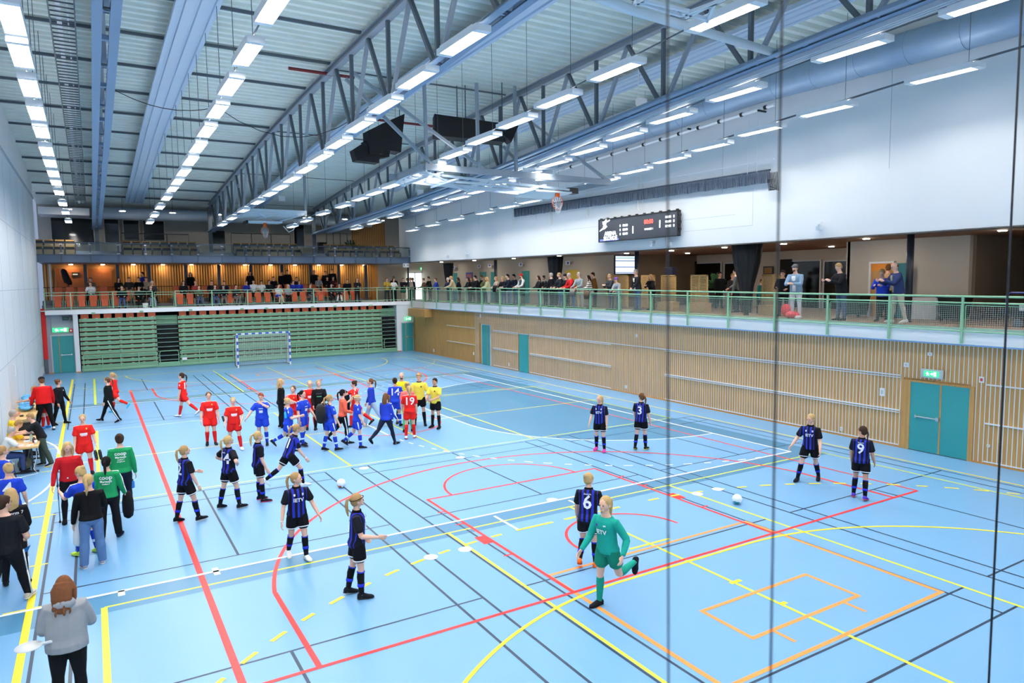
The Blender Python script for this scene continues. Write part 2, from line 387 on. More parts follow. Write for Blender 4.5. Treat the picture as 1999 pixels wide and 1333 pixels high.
ZB = [(-8, 10.9), (5, 10.4), (12.5, 10.02), (15.7, 9.82), (18.7, 9.62), (21.6, 9.44), (28, 9.2), (34, 8.97), (40, 8.8), (47, 8.58), (50, 8.5)]
zt = lambda y: interp(ZT, y); zb = lambda y: interp(ZB, y)
NODES = [12.55+3.09*k for k in range(-5, 12)]
def truss(x, label):
    t = empty('roof_truss', (x, 0, 0), label, 'truss', 'steel roof trusses along the hall')
    c = MB(); ys = [YN]+[n for n in NODES if n > YN]+[49.2]
    for a, b in zip(ys, ys[1:]):
        for s in (-1, 1):
            c.bar((s*.155, a, zb(a)+.09), (s*.155, b, zb(b)+.09), .18, .03); c.bar((s*.075, a, zb(a)+.16), (s*.075, b, zb(b)+.16), .02, .15)
    for n in NODES:
        for d in (0, 1.5): c.box(-.1, .1, n+d, n+d+.12, zb(n+d)+.1, zb(n+d)+.2)
    c.build('bottom_chord', [STB], t)
    c = MB()
    for a, b in zip(ys, ys[1:]):
        c.bar((0, a, zt(a)), (0, b, zt(b)), .22, .03); c.bar((0, a, zt(a)+.2), (0, b, zt(b)+.2), .22, .03); c.bar((0, a, zt(a)+.1), (0, b, zt(b)+.1), .03, .2)
    c.build('top_chord', [STG], t)
    for n in NODES:
        if n < YN+1 or n > 48: continue
        m = MB(); m.bar((0, n, zb(n)+.1), (0, n, zt(n)), .1, .1, (0, 1, 0)); m.build('web_member', [STD], t)
        for s in (-1, 1):
            yy = n+s*1.54
            m = MB(); m.bar((0, n+s*.15, zb(n)+.12), (0, yy, zt(yy)), .1, .1, (0, 1, 0)); m.build('web_member', [STG if s < 0 else STD], t)
    m = MB(); m.bar((0, 49.3, 6.8), (0, 49.3, zt(49)), .24, .24); m.build('end_post', [STD], t)
    return t
truss(1.62, 'blue grey steel roof truss nearest the left wall, seen from right below')
truss(8.35, 'middle steel roof truss with the long lamp row hung on its left side')
truss(15.45, 'steel roof truss nearest the right wall, carrying the ribbed curtain housing')
# ribbed ventilation strips under the deck
RIB = mat('ribbed_panel', lin((176, 196, 218)), .45, .1, var=.04)
for i, (x0, x1, y1, lb) in enumerate(((3.25, 4.25, 48, 'broad ribbed pale metal panel under the roof, left bay'), (10.5, 11.5, 48, 'broad ribbed pale metal panel under the roof, middle bay'), (17.25, 18.25, 40, 'broad ribbed pale metal panel under the roof, right bay'))):
    m = MB(); ys = [YN+.1, 5, 12.5, 20, 24, 31, 38, 45, y1]; ys = [v for v in ys if v <= y1]
    if ys[-1] < y1: ys.append(y1)
    pr = [(0, .12), (0, 0), (.12, 0), (.14, .05), (.2, .05), (.22, 0), (.45, 0), (.47, .05), (.53, .05), (.55, 0), (.78, 0), (.8, .05), (.86, .05), (.88, 0), (1, 0), (1, .12)]
    rings = [[(x0+a*(x1-x0), y, zroof(y)-.5+b) for a, b in pr] for y in ys]; m.loft(rings)
    tag(m.build('ribbed_panel', [RIB]), lb, 'ceiling panel', 'ribbed panels under the roof')
# ribbed housing along the right truss
m = MB()
for a, b in zip([YN, 5, 12.5, 21.6, 34, 40], [5, 12.5, 21.6, 34, 40, 47]):
    for k in range(3): m.bar((15.75+.11*k, a, zb(a)+.02-.0*k), (15.75+.11*k, b, zb(b)+.02), .08, .1)
    m.bar((15.87, a, zb(a)+.1), (15.87, b, zb(b)+.1), .36, .04)
tag(m.build('curtain_housing', [mat('ribbed_alu', lin((190, 198, 208)), .6, .1)]), 'long triple ribbed aluminium curtain housing along the right roof truss', 'housing')
# lamps: rows of fluorescent fittings along the hall
ZL = [(-4, 10.6), (7, 10.2), (10.5, 10.0), (13, 9.85), (15, 9.7), (17, 9.56), (19, 9.42), (21, 9.28), (23, 9.16), (25, 9.07), (27, 9.0), (29, 8.95), (31.5, 8.87), (35, 8.8), (38.3, 8.7), (41.5, 8.6)]
ZLA = [(-4, 9.8), (12, 9.58), (14, 9.45), (18, 9.3), (22, 9.1), (27, 9.0), (32, 8.92), (48, 8.85)]
LY = [-4, -1, 1.6, 4.3, 7.2, 10.5, 12.9, 15.0, 17.0, 19.0, 20.95, 22.9, 24.9, 26.85, 28.8, 31.4, 34.9, 38.3, 41.6]
YA = [-4, -1.5, .6, 2.9, 5.1, 7.4, 9.6, 12.0, 13.75, 15.9, 18.05, 20, 22.4, 24.5, 26.6, 28.8, 31.7, 36.1, 40.5, 46]
def make_lamp():
    t = empty('ceiling_light', (0, 0, 0))
    h = MB(); L = .75; W = .17
    h.box(-W, W, -L, L, .02, .075); h.box(-W, -W+.012, -L, L, -.075, .02); h.box(W-.012, W, -L, L, -.075, .02)
    for s in (-1, 1): h.box(-W, W, s*(L+.08)-.08, s*(L+.08)+.08, -.08, .05)
    h.build('housing', [LHOUS], t)
    d = MB(); d.quad((-W+.012, -L, -.01), (-W+.012, L, -.01), (W-.012, L, -.01), (W-.012, -L, -.01)); d.build('diffuser', [LAMPM], t)
    b = MB()
    for fx in (-.084, 0, .084): b.box(fx-.003, fx+.003, -L, L, -.075, -.012)
    b.build('louvre', [LHOUS], t)
    d = MB(); d.quad((-.1, -L, .078), (.1, -L, .078), (.1, L, .078), (-.1, L, .078)); d.build('added_top_glow', [UPM], t)  # glowing strip added on top to brighten the ceiling above
    return t
lamp0 = make_lamp(); used = False
ROWS = [(.2, 'above the left side line'), (4.15, 'in the second row from the left wall'), (7.95, 'beside the middle truss'), (12.0, 'between the middle and right trusses'), (16.1, 'beside the right truss'), (20.0, 'nearest the white right wall')]
for ri, (x, ph) in enumerate(ROWS):
    for k, y in enumerate(YA if ri == 0 else LY):
        z = interp(ZLA if ri == 0 else ZL, y)
        l = lamp0 if not used else copy_tree(lamp0); used = True
        l.location = (x, y, z); tag(l, 'white lamp %s, %s from the near end' % (ph, ordn(k)), 'ceiling light', 'fluorescent lamps over the court')
    m = MB(); yy = YA if ri == 0 else LY; f = ZLA if ri == 0 else ZL
    for a, b in zip(yy, yy[1:]): m.tube([(x, a, interp(f, a)+.09), (x, b, interp(f, b)+.09)], .018 if ri < 5 else .03, 5)
    for a in yy:
        if ri in (2, 4): continue
        m.tube([(x, a-.6, interp(f, a)+.09), (x, a-.6, zroof(a))], .008, 4)
    tag(m.build('lamp_rail', [STD]), 'thin rail and wires of the lamps '+ph, 'lamp rail', 'lamp rails')
# cable ladder
m = MB(); ys = [YN+.1, 5, 12.5, 20, 24, 31, 38, 45]
for x in (.62, 1.12): 
    for a, b in zip(ys, ys[1:]): m.bar((x, a, zroof(a)-1.2), (x, b, zroof(b)-1.2), .03, .07)
y = YN+.2
while y < 44: m.box(.62, 1.12, y, y+.03, zroof(y)-1.21, zroof(y)-1.18); y += .3
m.k = 1
for a, b in zip(ys, ys[1:]):
    m.bar((.8, a, zroof(a)-1.14), (.8, b, zroof(b)-1.14), .1, .05); m.bar((.98, a, zroof(a)-1.14), (.98, b, zroof(b)-1.14), .03, .03)
tag(m.build('cable_ladder', [STD, LHOUS]), 'grey cable ladder with cables hung under the roof beside the left truss', 'cable ladder')
# round duct along the right wall, and one across the far end
ZD = [(-6, 11.5), (6, 11.3), (14, 11.4), (30, 10.8), (45, 10.05)]
m = MB(); y = YN
pts = []; rad = []
while y < 45.2:
    pts += [(20.82, y, interp(ZD, y))]; rad += [.45]; y += 2.87
m.tube(pts, rad, 20); o = m.build('ventilation_duct', [mat('galvanised', lin((150, 172, 196)), .45, .3, var=.1, vscale=3)], None, True)
m = MB(); y = YN+.5
while y < 45: m.tube([(20.82, y, interp(ZD, y)), (20.82, y+.04, interp(ZD, y+.04))], .458, 24); y += 1.45
m.build('seam_rings', [mat('galvanised', (0, 0, 0))], o)
tag(o, 'long round galvanised ventilation duct along the top of the right wall', 'duct')
m = MB(); m.tube([(1.9, 50.2, 9.75), (20.2, 50.2, 9.75)], .38, 18); tag(m.build('ventilation_duct', [mat('duct_pale', lin((190, 206, 222)), .45, .2)], None, True), 'pale round ventilation duct across the far end above the upper gallery', 'duct')
m = MB(); m.box(XL, 1.3, 49.6, 51.9, 9.5, 9.95); tag(m.build('boxed_duct', [WHITE]), 'flat white boxed duct at the far left corner below the roof', 'duct')
# white tube with clamps near the duct
m = MB(); m.tube([(20.7, 12.9, 10.72), (20.7, 25.5, 10.3)], .06, 8)
for k in range(12): m.tube([(20.7, 13.2+k, 10.71-k*.033), (20.7, 13.3+k, 10.707-k*.033)], .075, 8, 1)
for yy in (13.4, 16.6): m.bar((20.5, yy, 10.62), (20.9, yy, 10.62), .05, .06, k=1)
tag(m.build('winding_tube', [LHOUS, BLACKP]), 'slim pale winding tube with black clamps under the right duct', 'tube')
# rolled net along the right wall
NETM = mat('net_dark', lin((62, 74, 92)), .9, var=.3, vscale=40)
m = MB(); P0 = Vector((21.15, 30.2, 8.95)); P1 = Vector((21.15, 13.4, 8.72))
for k in range(13):
    z = -.035*k
    m.bar(P0+Vector((0, 0, z)), P1+Vector((0, 0, z)), .02, .011)
for k in range(330):
    p = P0.lerp(P1, k/329); m.bar(p, p+Vector((.02*math.sin(k), .02*math.sin(k*2.3), -.42-.02*math.sin(k*.35))), .012, .02)
m.bar(P0+Vector((.03, 0, 0)), P1+Vector((.03, 0, 0)), .05, .05)
tag(m.build('gathered_net', [NETM]), 'dark gathered safety net hung in a long roll on the right wall', 'net')
m = MB(); m.bar((21.1, 28, 9.1), (21.1, 13.2, 9.05), .03, .03)
for y in (13.9, 14.3): m.bar((21.1, y, 11), (21.1, y, 8.7), .015, .015)
tag(m.build('net_rail', [LHOUS]), 'thin white rail above the gathered net on the right wall', 'rail')
m = MB()
for k in range(7):
    y = 13.35-.05*k; m.tube([(21.1, y, 8.6), (21.05, y-.1, 8.2-.04*k), (21.1, y+.02, 8.0), (21.12, y+.1, 8.4)], .012, 5)
tag(m.build('rope_bundle', [BLACKP]), 'black looped rope ends at the near end of the gathered net', 'rope')
for i, (u, v0, v1) in enumerate(((1000, 402, 442), (1072, 408, 440), (1145, 372, 424), (1245, 345, 412))):
    a = PX(u, v0, x=21.2); b = PX(u, v1, x=21.2); m = MB()
    m.tube([a, (21.2, a.y, b.z+.12), (21.2, a.y-.07, b.z+.02), (21.2, a.y-.16, b.z), (21.2, a.y-.25, b.z+.05), (21.2, a.y-.28, b.z+.2), (21.2, a.y-.3, a.z)], .014, 6)
    tag(m.build('hanging_cord', [mat('cord_cream', lin((225, 222, 210)), .8)]), ['white U shaped cord at the far end of the net roll', 'short white cord loop behind the near basketball hoop', 'white U shaped cord right of the near hoop', 'white U shaped cord left above the scoreboard'][i], 'cord', 'cord loops on the right wall')
# ---------------------------------------------------------------- far end of the hall
GREEN = mat('rail_green', lin((138, 186, 152)), .45, var=.03)
GREEND = mat('bleacher_green', lin((122, 166, 134)), .5, var=.06, vscale=3)
ORANGE = mat('seat_orange', lin((204, 92, 50)), .5, var=.08, vscale=8)
CHAR = mat('dark_gap', lin((16, 20, 20)), .8, var=0)
SLATE = mat('slate_blue', lin((62, 76, 96)), .5, var=.05)
DGLASS = mat('dark_window', lin((10, 12, 14)), .08, var=0, spec=.6)
TAN = mat('tan_upholstery', lin((150, 128, 98)), .7, var=.08)
BLK = mat('black_fabric', lin((14, 14, 17)), .8, var=.05)
def frosted(name, tint, f=.5):
    m = bpy.data.materials.new(name); m.use_nodes = True; nt = m.node_tree; nt.nodes.remove(nt.nodes['Principled BSDF'])
    t = nt.nodes.new('ShaderNodeBsdfTransparent'); g = nt.nodes.new('ShaderNodeBsdfGlossy'); g.inputs['Roughness'].default_value = .02; t.inputs[0].default_value = (*tint, 1)
    l = nt.nodes.new('ShaderNodeLayerWeight'); l.inputs[0].default_value = f*.6
    mx = nt.nodes.new('ShaderNodeMixShader'); nt.links.new(l.outputs['Fresnel'], mx.inputs[0]); nt.links.new(t.outputs[0], mx.inputs[1]); nt.links.new(g.outputs[0], mx.inputs[2])
    nt.links.new(mx.outputs[0], nt.nodes['Material Output'].inputs[0]); return m
GLASS = frosted('clear_glass', (.86, .92, .94))
# lower far wall
fw = MB()
fw.box(XL, -.98, 45.3, 45.6, 0, GZ, 0); fw.box(-1.0, .12, 45.3, 45.6, 2.2, GZ, 0); fw.box(XL-.2, XR+.2, 47.2, 47.4, 0, GZ, 2)
fw.box(.12, .36, 44.9, 46.6, 0, 3.4, 1); fw.box(20.03, 20.36, 44.9, 46.6, 0, 3.4, 1); fw.box(20.36, XR, 44.9, 45.2, 2.1, 3.4, 1); fw.box(.1, 20.4, 46.6, 46.8, 0, 3.4, 2)
struct(fw.build('wall_far', [mat('wall_grey', lin((168, 168, 180)), .8), WHITE, CHAR]))
b = MB(); b.box(.1, .38, 44.88, 45, 0, .06); b.box(20.02, 20.36, 44.88, 45, 0, .06); b.box(-1.2, -.98, 45.2, 45.32, 0, .06); struct(b.build('baseboard_far', [OAK]))
def far_door(n, x0, x1, y, z1, split, bar, c=TEAL):
    d = MB(); d.box(x0, x1, y, y+.06, .01, z1, 0); d.box(split-.018, split+.018, y-.012, y+.03, .01, z1, 1); o = struct(d.build(n, [c, OAK]))
    f = MB(); f.box(x0-.07, x0, y-.03, y+.1, 0, z1+.07); f.box(x1, x1+.02, y-.03, y+.1, 0, z1+.07); f.box(x0, x1, y-.03, y+.1, z1, z1+.07); f.build('door_frame', [FRAMEG], o)
    h = MB(); h.tube([(bar[0], y-.08, 1.05), (bar[1], y-.08, 1.05)], .02); 
    for q in bar: h.box(q-.03, q+.03, y-.09, y, 1.0, 1.1)
    h.build('push_bar', [STEEL], o); return o
far_door('door_4', -.98, .08, 45.28, 2.16, -.64, (-.55, -.05))
far_door('door_5', 20.4, 21.28, 44.9, 2.06, 20.7, (20.75, 21.2))
m = MB(); m.box(-1.42, -1.2, 45.18, 45.35, .85, 3.75); tag(m.build('red_curtain', [M(214, 34, 28, .7)]), 'long red fabric pad hanging in the corner left of the teal door', 'pad')
m = MB(); m.box(-1.4, -1.22, 45.12, 45.28, 0, .84); tag(m.build('corner_post', [STD]), 'short grey post below the red pad in the far left corner', 'post')
SIGNG = mat('sign_green', lin((40, 190, 110)), .4, emit=1.2, var=0); SIGNW = mat('sign_white', (.95, 1, .95), .4, emit=2.2, var=0)
def exit_sign(c, xa, wd, ht, label, plate=None):
    """green box with the running figure, arrow and door in white"""
    t = empty('exit_sign', c, label, 'sign', 'exit signs'); ya = Vector((0, 0, 1)); xa = Vector(xa); na = xa.cross(ya); R = rotm((0, 0, 0), xa, ya)
    m = MB(); m.box(-wd/2, wd/2, -ht/2, ht/2, -.04, 0, 0); m.xform(R); m.build('sign_box', [SIGNG], t)
    m = MB(); z = .004
    def q(x0, x1, y0, y1): m.box(x0*wd, x1*wd, y0*ht, y1*ht, 0, z)
    q(.2, .38, -.38, .38); m.bar((-.05*wd, 0, z), (.14*wd, 0, z), .1*ht, .004); m.bar((.14*wd, 0, z), (.07*wd, .2*ht, z), .1*ht, .004); m.bar((.14*wd, 0, z), (.07*wd, -.2*ht, z), .1*ht, .004)
    q(-.28, -.22, .18, .36); m.bar((-.26*wd, .15*ht, z), (-.22*wd, -.1*ht, z), .16*ht, .004); m.bar((-.22*wd, -.1*ht, z), (-.3*wd, -.36*ht, z), .1*ht, .004); m.bar((-.22*wd, -.1*ht, z), (-.12*wd, -.3*ht, z), .1*ht, .004); m.bar((-.36*wd, .05*ht, z), (-.14*wd, .1*ht, z), .08*ht, .004)
    m.xform(R); m.build('pictogram', [SIGNW], t)
    if plate: m = MB(); m.box(-plate[0]/2, plate[0]/2, -plate[1]/2, plate[1]/2, -.06, -.04); m.xform(R); m.build('back_plate', [FRAMEG], t)
    return t
exit_sign(PX(118, 644, y=45.2), (1, 0, 0), .78, .24, 'lit green exit sign above the teal door in the far left corner')
exit_sign(PX(796.5, 622, y=44.8), (1, 0, 0), .5, .22, 'lit green exit sign above the teal door in the far right corner')
exit_sign(PX(1817, 730, x=21.25), (0, -1, 0), .38, .15, 'lit green exit sign above the large teal double door', (.62, .26))
exit_sign(PX(824, 524.5, y=50.04), (1, 0, 0), .28, .2, 'small green exit sign over the bright glass doors upstairs')
c = PX(138.5, 645, y=45.25); m = MB(); m.box(c.x-.1, c.x+.1, 45.22, 45.3, c.z-.1, c.z+.1, 0); m.box(c.x-.05, c.x+.05, 45.2, 45.22, c.z-.05, c.z+.05, 1); tag(m.build('fire_alarm_button', [M(220, 40, 40), WHITE]), 'small red square fire alarm button right of the far left exit sign', 'alarm')
for (u, v, w_, h_, lb) in ((127.5, 621.5, .3, .2, 'small dark display box under the gallery slab at far left'), (138.5, 621, .13, .24, 'small dark loudspeaker box next to the display at far left')):
    c = PX(u, v, y=45.2); m = MB(); m.box(c.x-w_/2, c.x+w_/2, 45.12, 45.3, c.z-h_/2, c.z+h_/2, 0); m.box(c.x-w_*.4, c.x+w_*.4, 45.11, 45.12, c.z-h_*.35, c.z+h_*.35, 1); tag(m.build('wall_box', [BLACKP, M(60, 80, 80)]), lb, 'wall box')
# retractable bleachers
bl = empty('retractable_bleacher', (0, 0, 0), 'closed green retractable bleacher with orange top seats across the far wall', 'bleacher')
P = .272
for (x0, x1) in ((.42, 4.42), (5.64, 18.9)):
    for r in range(11):
        z1 = 3.12-r*P; yy = 45.02-.014*r; m = MB()
        m.box(x0, x1, yy, yy+.05, z1-.19, z1, 0); m.box(x0, x1, yy+.02, yy+.6, z1-.215, z1-.2, 1)
        x = x0+.3
        while x < x1-.1: m.box(x-.07, x+.07, yy-.025, yy, z1-.035, z1+.025, 2); x += .585
        for xx in [x0+.1, (x0+x1)/2, x1-.1]: m.box(xx-.006, xx+.006, yy-.004, yy, z1-.19, z1, 3)
        m.build('tier', [GREEND, M(170, 70, 40), GREEN, CHAR], bl)
        m = MB(); m.box(x0, x1, yy+.08, yy+1.1, z1-.27, z1-.23, 0); m.build('tier_shadow_gap', [CHAR], bl) if False else None
    x = x0+.28
    while x < x1-.1:
        m = MB(); m.box(x-.2, x+.2, 45.1, 45.16, 3.14, 3.38); m.box(x-.2, x+.2, 45.02, 45.14, 3.12, 3.15); m.build('seat', [ORANGE], bl); x += .585
    m = MB(); m.box(x0, x1, 44.86, 44.9, .02, .2, 0)
    xs = [x0+.1+(x1-x0-.2)*i/round((x1-x0)/1.03) for i in range(round((x1-x0)/1.03)+1)]
    for xx in xs: m.tube([(xx, 44.8, .05), (xx, 44.8, .98)], .022, 6)
    for z in (.98, .12): m.tube([(x0+.08, 44.8, z), (x1-.08, 44.8, z)], .024, 6)
    m.build('guard_rail', [GREEN], bl)
for (x0, x1) in ((4.44, 5.62), (18.92, 20.0)):
    for r in range(11):
        z1 = 3.16-r*P; m = MB(); m.box(x0, x1, 45.1-.02*r, 45.5, z1-.03, z1, 0 if r > 1 else 1); m.box(x0, x1, 45.2, 45.5, z1-.24, z1-.03, 2 if r > 1 else 1); m.build('step', [mat('step_edge', lin((120, 150, 145)), .5), GREEND, CHAR], bl)
    m = MB(); m.box(x0, x1, 44.88, 44.95, .02, .3)
    pts = [(x0+.12, 44.78, .25), (x0+.06, 44.78, .4), (x0+.06, 44.78, .85), (x0+.12, 44.78, 1.0), (x1-.12, 44.78, 1.0), (x1-.06, 44.78, .85), (x1-.06, 44.78, .4), (x1-.12, 44.78, .25), (x0+.12, 44.78, .25)]
    m.tube(pts, .022, 6); m.tube([(x0+.06, 44.78, .6), (x0-.02, 44.8, .6)], .02, 6); m.build('gate', [GREEN], bl)
c = PX(360, 700, y=44.8); m = MB(); m.box(c.x-.15, c.x+.15, 44.79, 44.8, c.z-.08, c.z+.08); m.build('notice', [WHITE], bl)
# far gallery slab, steps and back wall
s = MB(); s.box(-1.2, 21.12, 44.85, 47.3, 3.4, GZ, 0); s.box(-1.42, 21.4, 45.0, 50.3, 3.6, GZ-.001, 0)
s.box(XL, 4.35, 46.95, 50.2, GZ, 3.9, 1); s.box(5.6, 18.2, 46.95, 50.2, GZ, 3.9, 1); s.box(XL, 4.35, 47.85, 50.2, 3.9, 4.15, 1); s.box(5.6, 18.2, 47.85, 50.2, 3.9, 4.15, 1); s.box(4.35, 5.6, 47.4, 50.2, GZ, 3.85, 1); s.box(18.2, 21.4, 49.5, 50.2, GZ, 3.66, 1)
struct(s.build('floor_far_gallery', [mat('gallery_fascia', (.9, .9, .9)), mat('gallery_grey_floor', lin((96, 100, 104)), .6, var=.05)]))
s = MB(); s.box(XL, 21.4, 50.2, 50.4, GZ, 6.6, 0)
x = XL+.1
while x < 20.1:
    if not (-.9 < x < 2.85): s.box(x, x+.06, 50.13, 50.2, 3.9, 6.5, 1)
    x += .165
s.box(20.1, 20.6, 50.1, 50.2, GZ, 6.5, 2); s.box(20.6, 24.4, 50.1, 50.3, GZ, 6.6, 3)
struct(s.build('wall_far_gallery', [ORD, ORW, OAK, GREYW]))
for i, (x0, x1) in enumerate(((-.75, .95), (1.0, 2.35))):
    d = MB(); d.box(x0, x1, 50.05, 50.12, 3.9, 6.15, 0); d.box(x0-.03, x0, 50.03, 50.12, 3.9, 6.15, 1); struct(d.build('door_%d' % (6+i), [wood_mat('door_veneer', (168, 92, 40)), OAK]))
m = MB(); c = PX(148, 535.5, y=50); m.box(c.x-.22, c.x+.22, 50.0, 50.05, c.z-.13, c.z+.13, 0); m.box(c.x-.16, c.x+.1, 49.99, 50.0, c.z-.04, c.z+.04, 1); tag(m.build('door_sign', [BLACKP, WHITE]), 'small black sign on the wooden door at the far left', 'sign')
m = MB(); m.tube([(XL, 49.6, 4.95), (18, 49.6, 4.95)], .025, 6); 
for k in range(12): m.tube([(XL+.2+k*1.6, 49.6, 4.15), (XL+.2+k*1.6, 49.6, 4.95)], .02, 6)
tag(m.build('handrail', [BLACKP]), 'thin dark handrail behind the top seat row of the far gallery', 'handrail')
for i, u in enumerate((98, 167, 230, 291.5, 363, 427.5, 489.5, 550, 606, 661, 714)):
    c = PX(u, 540, y=49.3); m = MB(); m.box(c.x-.09, c.x+.09, 49.2, 49.4, 4.15 if c.x < 18.2 else GZ, 6.4)
    if i == 0: m = MB(); m.box(c.x-.04, c.x+.04, 49.2, 49.3, 4.15, 6.4)
    tag(m.build('gallery_column', [SLATE if i else ALU]), 'slate steel column behind the far gallery seats, %s from the left wall' % ordn(i), 'column', 'columns under the upper gallery')
# warm downlights under the upper gallery
WARM = mat('warm_downlight', (1, .74, .42), .5, emit=75, var=0)
def downlight(x, y, z, r=.09, mt=None, lb='', g=''):
    t = empty('downlight', (x, y, z), lb, 'downlight', g)
    m = MB(); m.tube([(0, 0, 0), (0, 0, .03)], [r, r], 12); m.build('lens', [mt], t)
    m = MB(); m.tube([(0, 0, .001), (0, 0, .05)], [r*1.25, r*1.25], 12); m.v = [(a, b_, c_+.012) for a, b_, c_ in m.v]; m.build('trim_ring', [LHOUS], t)
for i in range(12): downlight(.1+i*1.75, 49.75, 6.38, .11, WARM, 'warm downlight under the upper gallery, %s from the left wall' % ordn(i), 'warm downlights over the far gallery')
for i in range(8):
    downlight(.2+i*2.9, 48.6, 9.75, .17, mat('upper_lamp', (1, .93, .84), .5, emit=40, var=0), 'round lamp in the partly added row over the upper gallery, %s from the left wall' % ordn(i), 'round lamps over the upper gallery, most of them added')  # one such lamp is seen, the rest are added to brighten the upper gallery
    m = MB(); m.tube([(0, 0, .05), (0, 0, zroof(48.6)-9.75)], .012, 5); m.build('hanger', [BLACKP], [o for o in COL.objects if o.name.startswith('downlight')][-1])
# upper gallery
s = MB(); s.box(XL, 21.35, 45.3, 52.4, 6.42, 6.55, 0); s.box(XL, 21.35, 45.2, 45.3, 6.4, 6.8, 1); s.box(XL, 21.35, 45.3, 46.9, 6.55, 6.72, 2); s.box(XL, 21.35, 46.9, 52.3, 6.55, 7.1, 2)
struct(s.build('floor_upper_gallery', [SLATE, mat('fascia_slate', lin((74, 92, 116)), .5), mat('step_dark', lin((48, 52, 60)), .7)]))
s = MB(); s.box(XL-.2, 24.5, 52.3, 52.5, 6.5, 11, 0); s.box(24.4, 24.6, 44.6, 52.5, 6.5, 12, 0)
for k in range(17):
    x = 19.4+.155*k; s.box(x, x+.07, 52.2, 52.3, 7.1, 9.9, 1)
s.box(19.3, 22.1, 52.25, 52.3, 7.1, 9.9, 2)
struct(s.build('wall_upper_gallery', [mat('wall_grey_green', lin((186, 182, 172)), .8), ORW, ORD]))
wi = 1
for (u0, u1, v0, v1) in ((99, 184, 425, 475), (203, 233, 428, 474), (240.5, 272, 430, 468), (279.5, 321, 431, 468), (413, 440, 450, 487), (573, 594, 430, 480)):
    a = PX(u0, v0, y=52.15); b = PX(u1, v1, y=52.15); d = MB(); d.box(a.x, b.x, 52.14, 52.2, max(7.1, b.z), a.z); o = struct(d.build('window_%d' % wi, [DGLASS])); wi += 1
    f = MB(); 
    for q in ((a.x-.06, a.x), (b.x, b.x+.06)): f.box(q[0], q[1], 52.08, 52.25, 7.1, a.z+.06)
    f.box(a.x, b.x, 52.08, 52.25, a.z, a.z+.06); f.build('window_frame', [GREYW], o)
t = empty('glass_balustrade', (0, 0, 0), 'long glass balustrade with slate posts along the upper gallery edge', 'balustrade')
xs = [PX(u, 490, y=45.2).x for u in (119, 176, 231, 284, 335, 386, 433, 480, 525, 570, 612, 653, 693.6, 734, 762, 799)]
m = MB(); m.box(XL, xs[-1], 45.17, 45.22, 7.52, 7.57); m.box(XL, xs[-1], 45.14, 45.19, 6.8, 6.86); m.build('top_rail', [SLATE], t)
pv = XL
for i, x in enumerate(xs):
    m = MB(); m.box(x-.04, x+.04, 45.12, 45.2, 6.42, 7.56); m.box(x-.07, x+.07, 45.1, 45.12, 6.9, 6.94, 1); m.box(x-.07, x+.07, 45.1, 45.12, 7.42, 7.46, 1); m.build('post', [SLATE, STEEL], t)
    m = MB(); m.box(pv+.05, x-.05, 45.18, 45.192, 6.86, 7.5); m.build('glass_panel', [GLASS], t); pv = x
m = MB(); m.tube([(xs[-1], 45.2, 7.54), (21.3, 46.5, 7.54)], .02, 6); m.build('end_rail', [SLATE], t)
# tan seats of the upper gallery
def tan_seat():
    t = empty('folding_seat')
    m = MB(); m.box(-.22, .22, -.06, .0, .02, .46, 0); m.build('seat_pan', [TAN], t)
    m = MB(); m.box(-.22, .22, .1, .16, .38, .62, 0); m.box(-.23, .23, .09, .17, .62, .69, 1); m.build('backrest', [BLK, mat('oak_cap', lin((176, 132, 66)), .5)], t)
    m = MB(); 
    for sx_ in (-.25, .25): m.box(sx_-.02, sx_+.02, -.05, .14, 0, .5)
    m.build('side_frame', [BLACKP], t); return t
proto = tan_seat(); first = True
for (u0, n, gl) in ((61, 4, 'beside the left wall'), (238.5, 8, 'left of the middle stairs'), (459.5, 8, 'behind the far hoop'), (639, 7, 'before the timber panel'), (741, 3, 'at the right end')):
    xa = PX(u0, 490, y=46.2).x+.3
    for r, (yy, zz) in enumerate(((46.2, 6.72), (47.25, 7.12))):
        for k in range(n):
            x = xa+k*.535
            o = proto if first else copy_tree(proto); first = False
            o.location = (x, yy, zz); tag(o, 'tan seat %s upstairs, %s row, %s from left' % (gl, ('front', 'back')[r], ordn(k)), 'seat', 'tan seats of the upper gallery')
for i, (u0, u1) in enumerate(((236, 368), (451, 566), (637, 677))):
    a, b = PX(u0, 455, y=49.5), PX(u1, 455, y=49.5); m = MB(); zt_ = a.z
    m.tube([(a.x, 49.5, 7.1), (a.x, 49.5, zt_), (b.x, 49.5, zt_), (b.x, 49.5, 7.1)], .03, 6)
    for k in (1, 2): xx = a.x+(b.x-a.x)*k/3; m.tube([(xx, 49.5, 7.1), (xx, 49.5, zt_)], .025, 6)
    tag(m.build('guard_rail', [BLACKP]), 'dark guard rail behind the tan seats, %s' % ['left block', 'middle block', 'right block'][i], 'rail')
# stair treads seen between the blocks
for i, (u0, u1) in enumerate(((146, 236), (374, 458), (574, 640))):
    a, b = PX(u0, 490, y=45.9), PX(u1, 490, y=45.9); m = MB()
    for k in range(4): m.box(a.x, b.x, 45.8+k*.28, 46.1+k*.28, 6.72+k*.1, 6.82+k*.1)
    tag(m.build('stair_flight', [mat('tread', lin((132, 138, 150)), .5)]), 'short grey stair flight of the upper gallery, %s gap' % ['left', 'middle', 'right'][i], 'stairs')
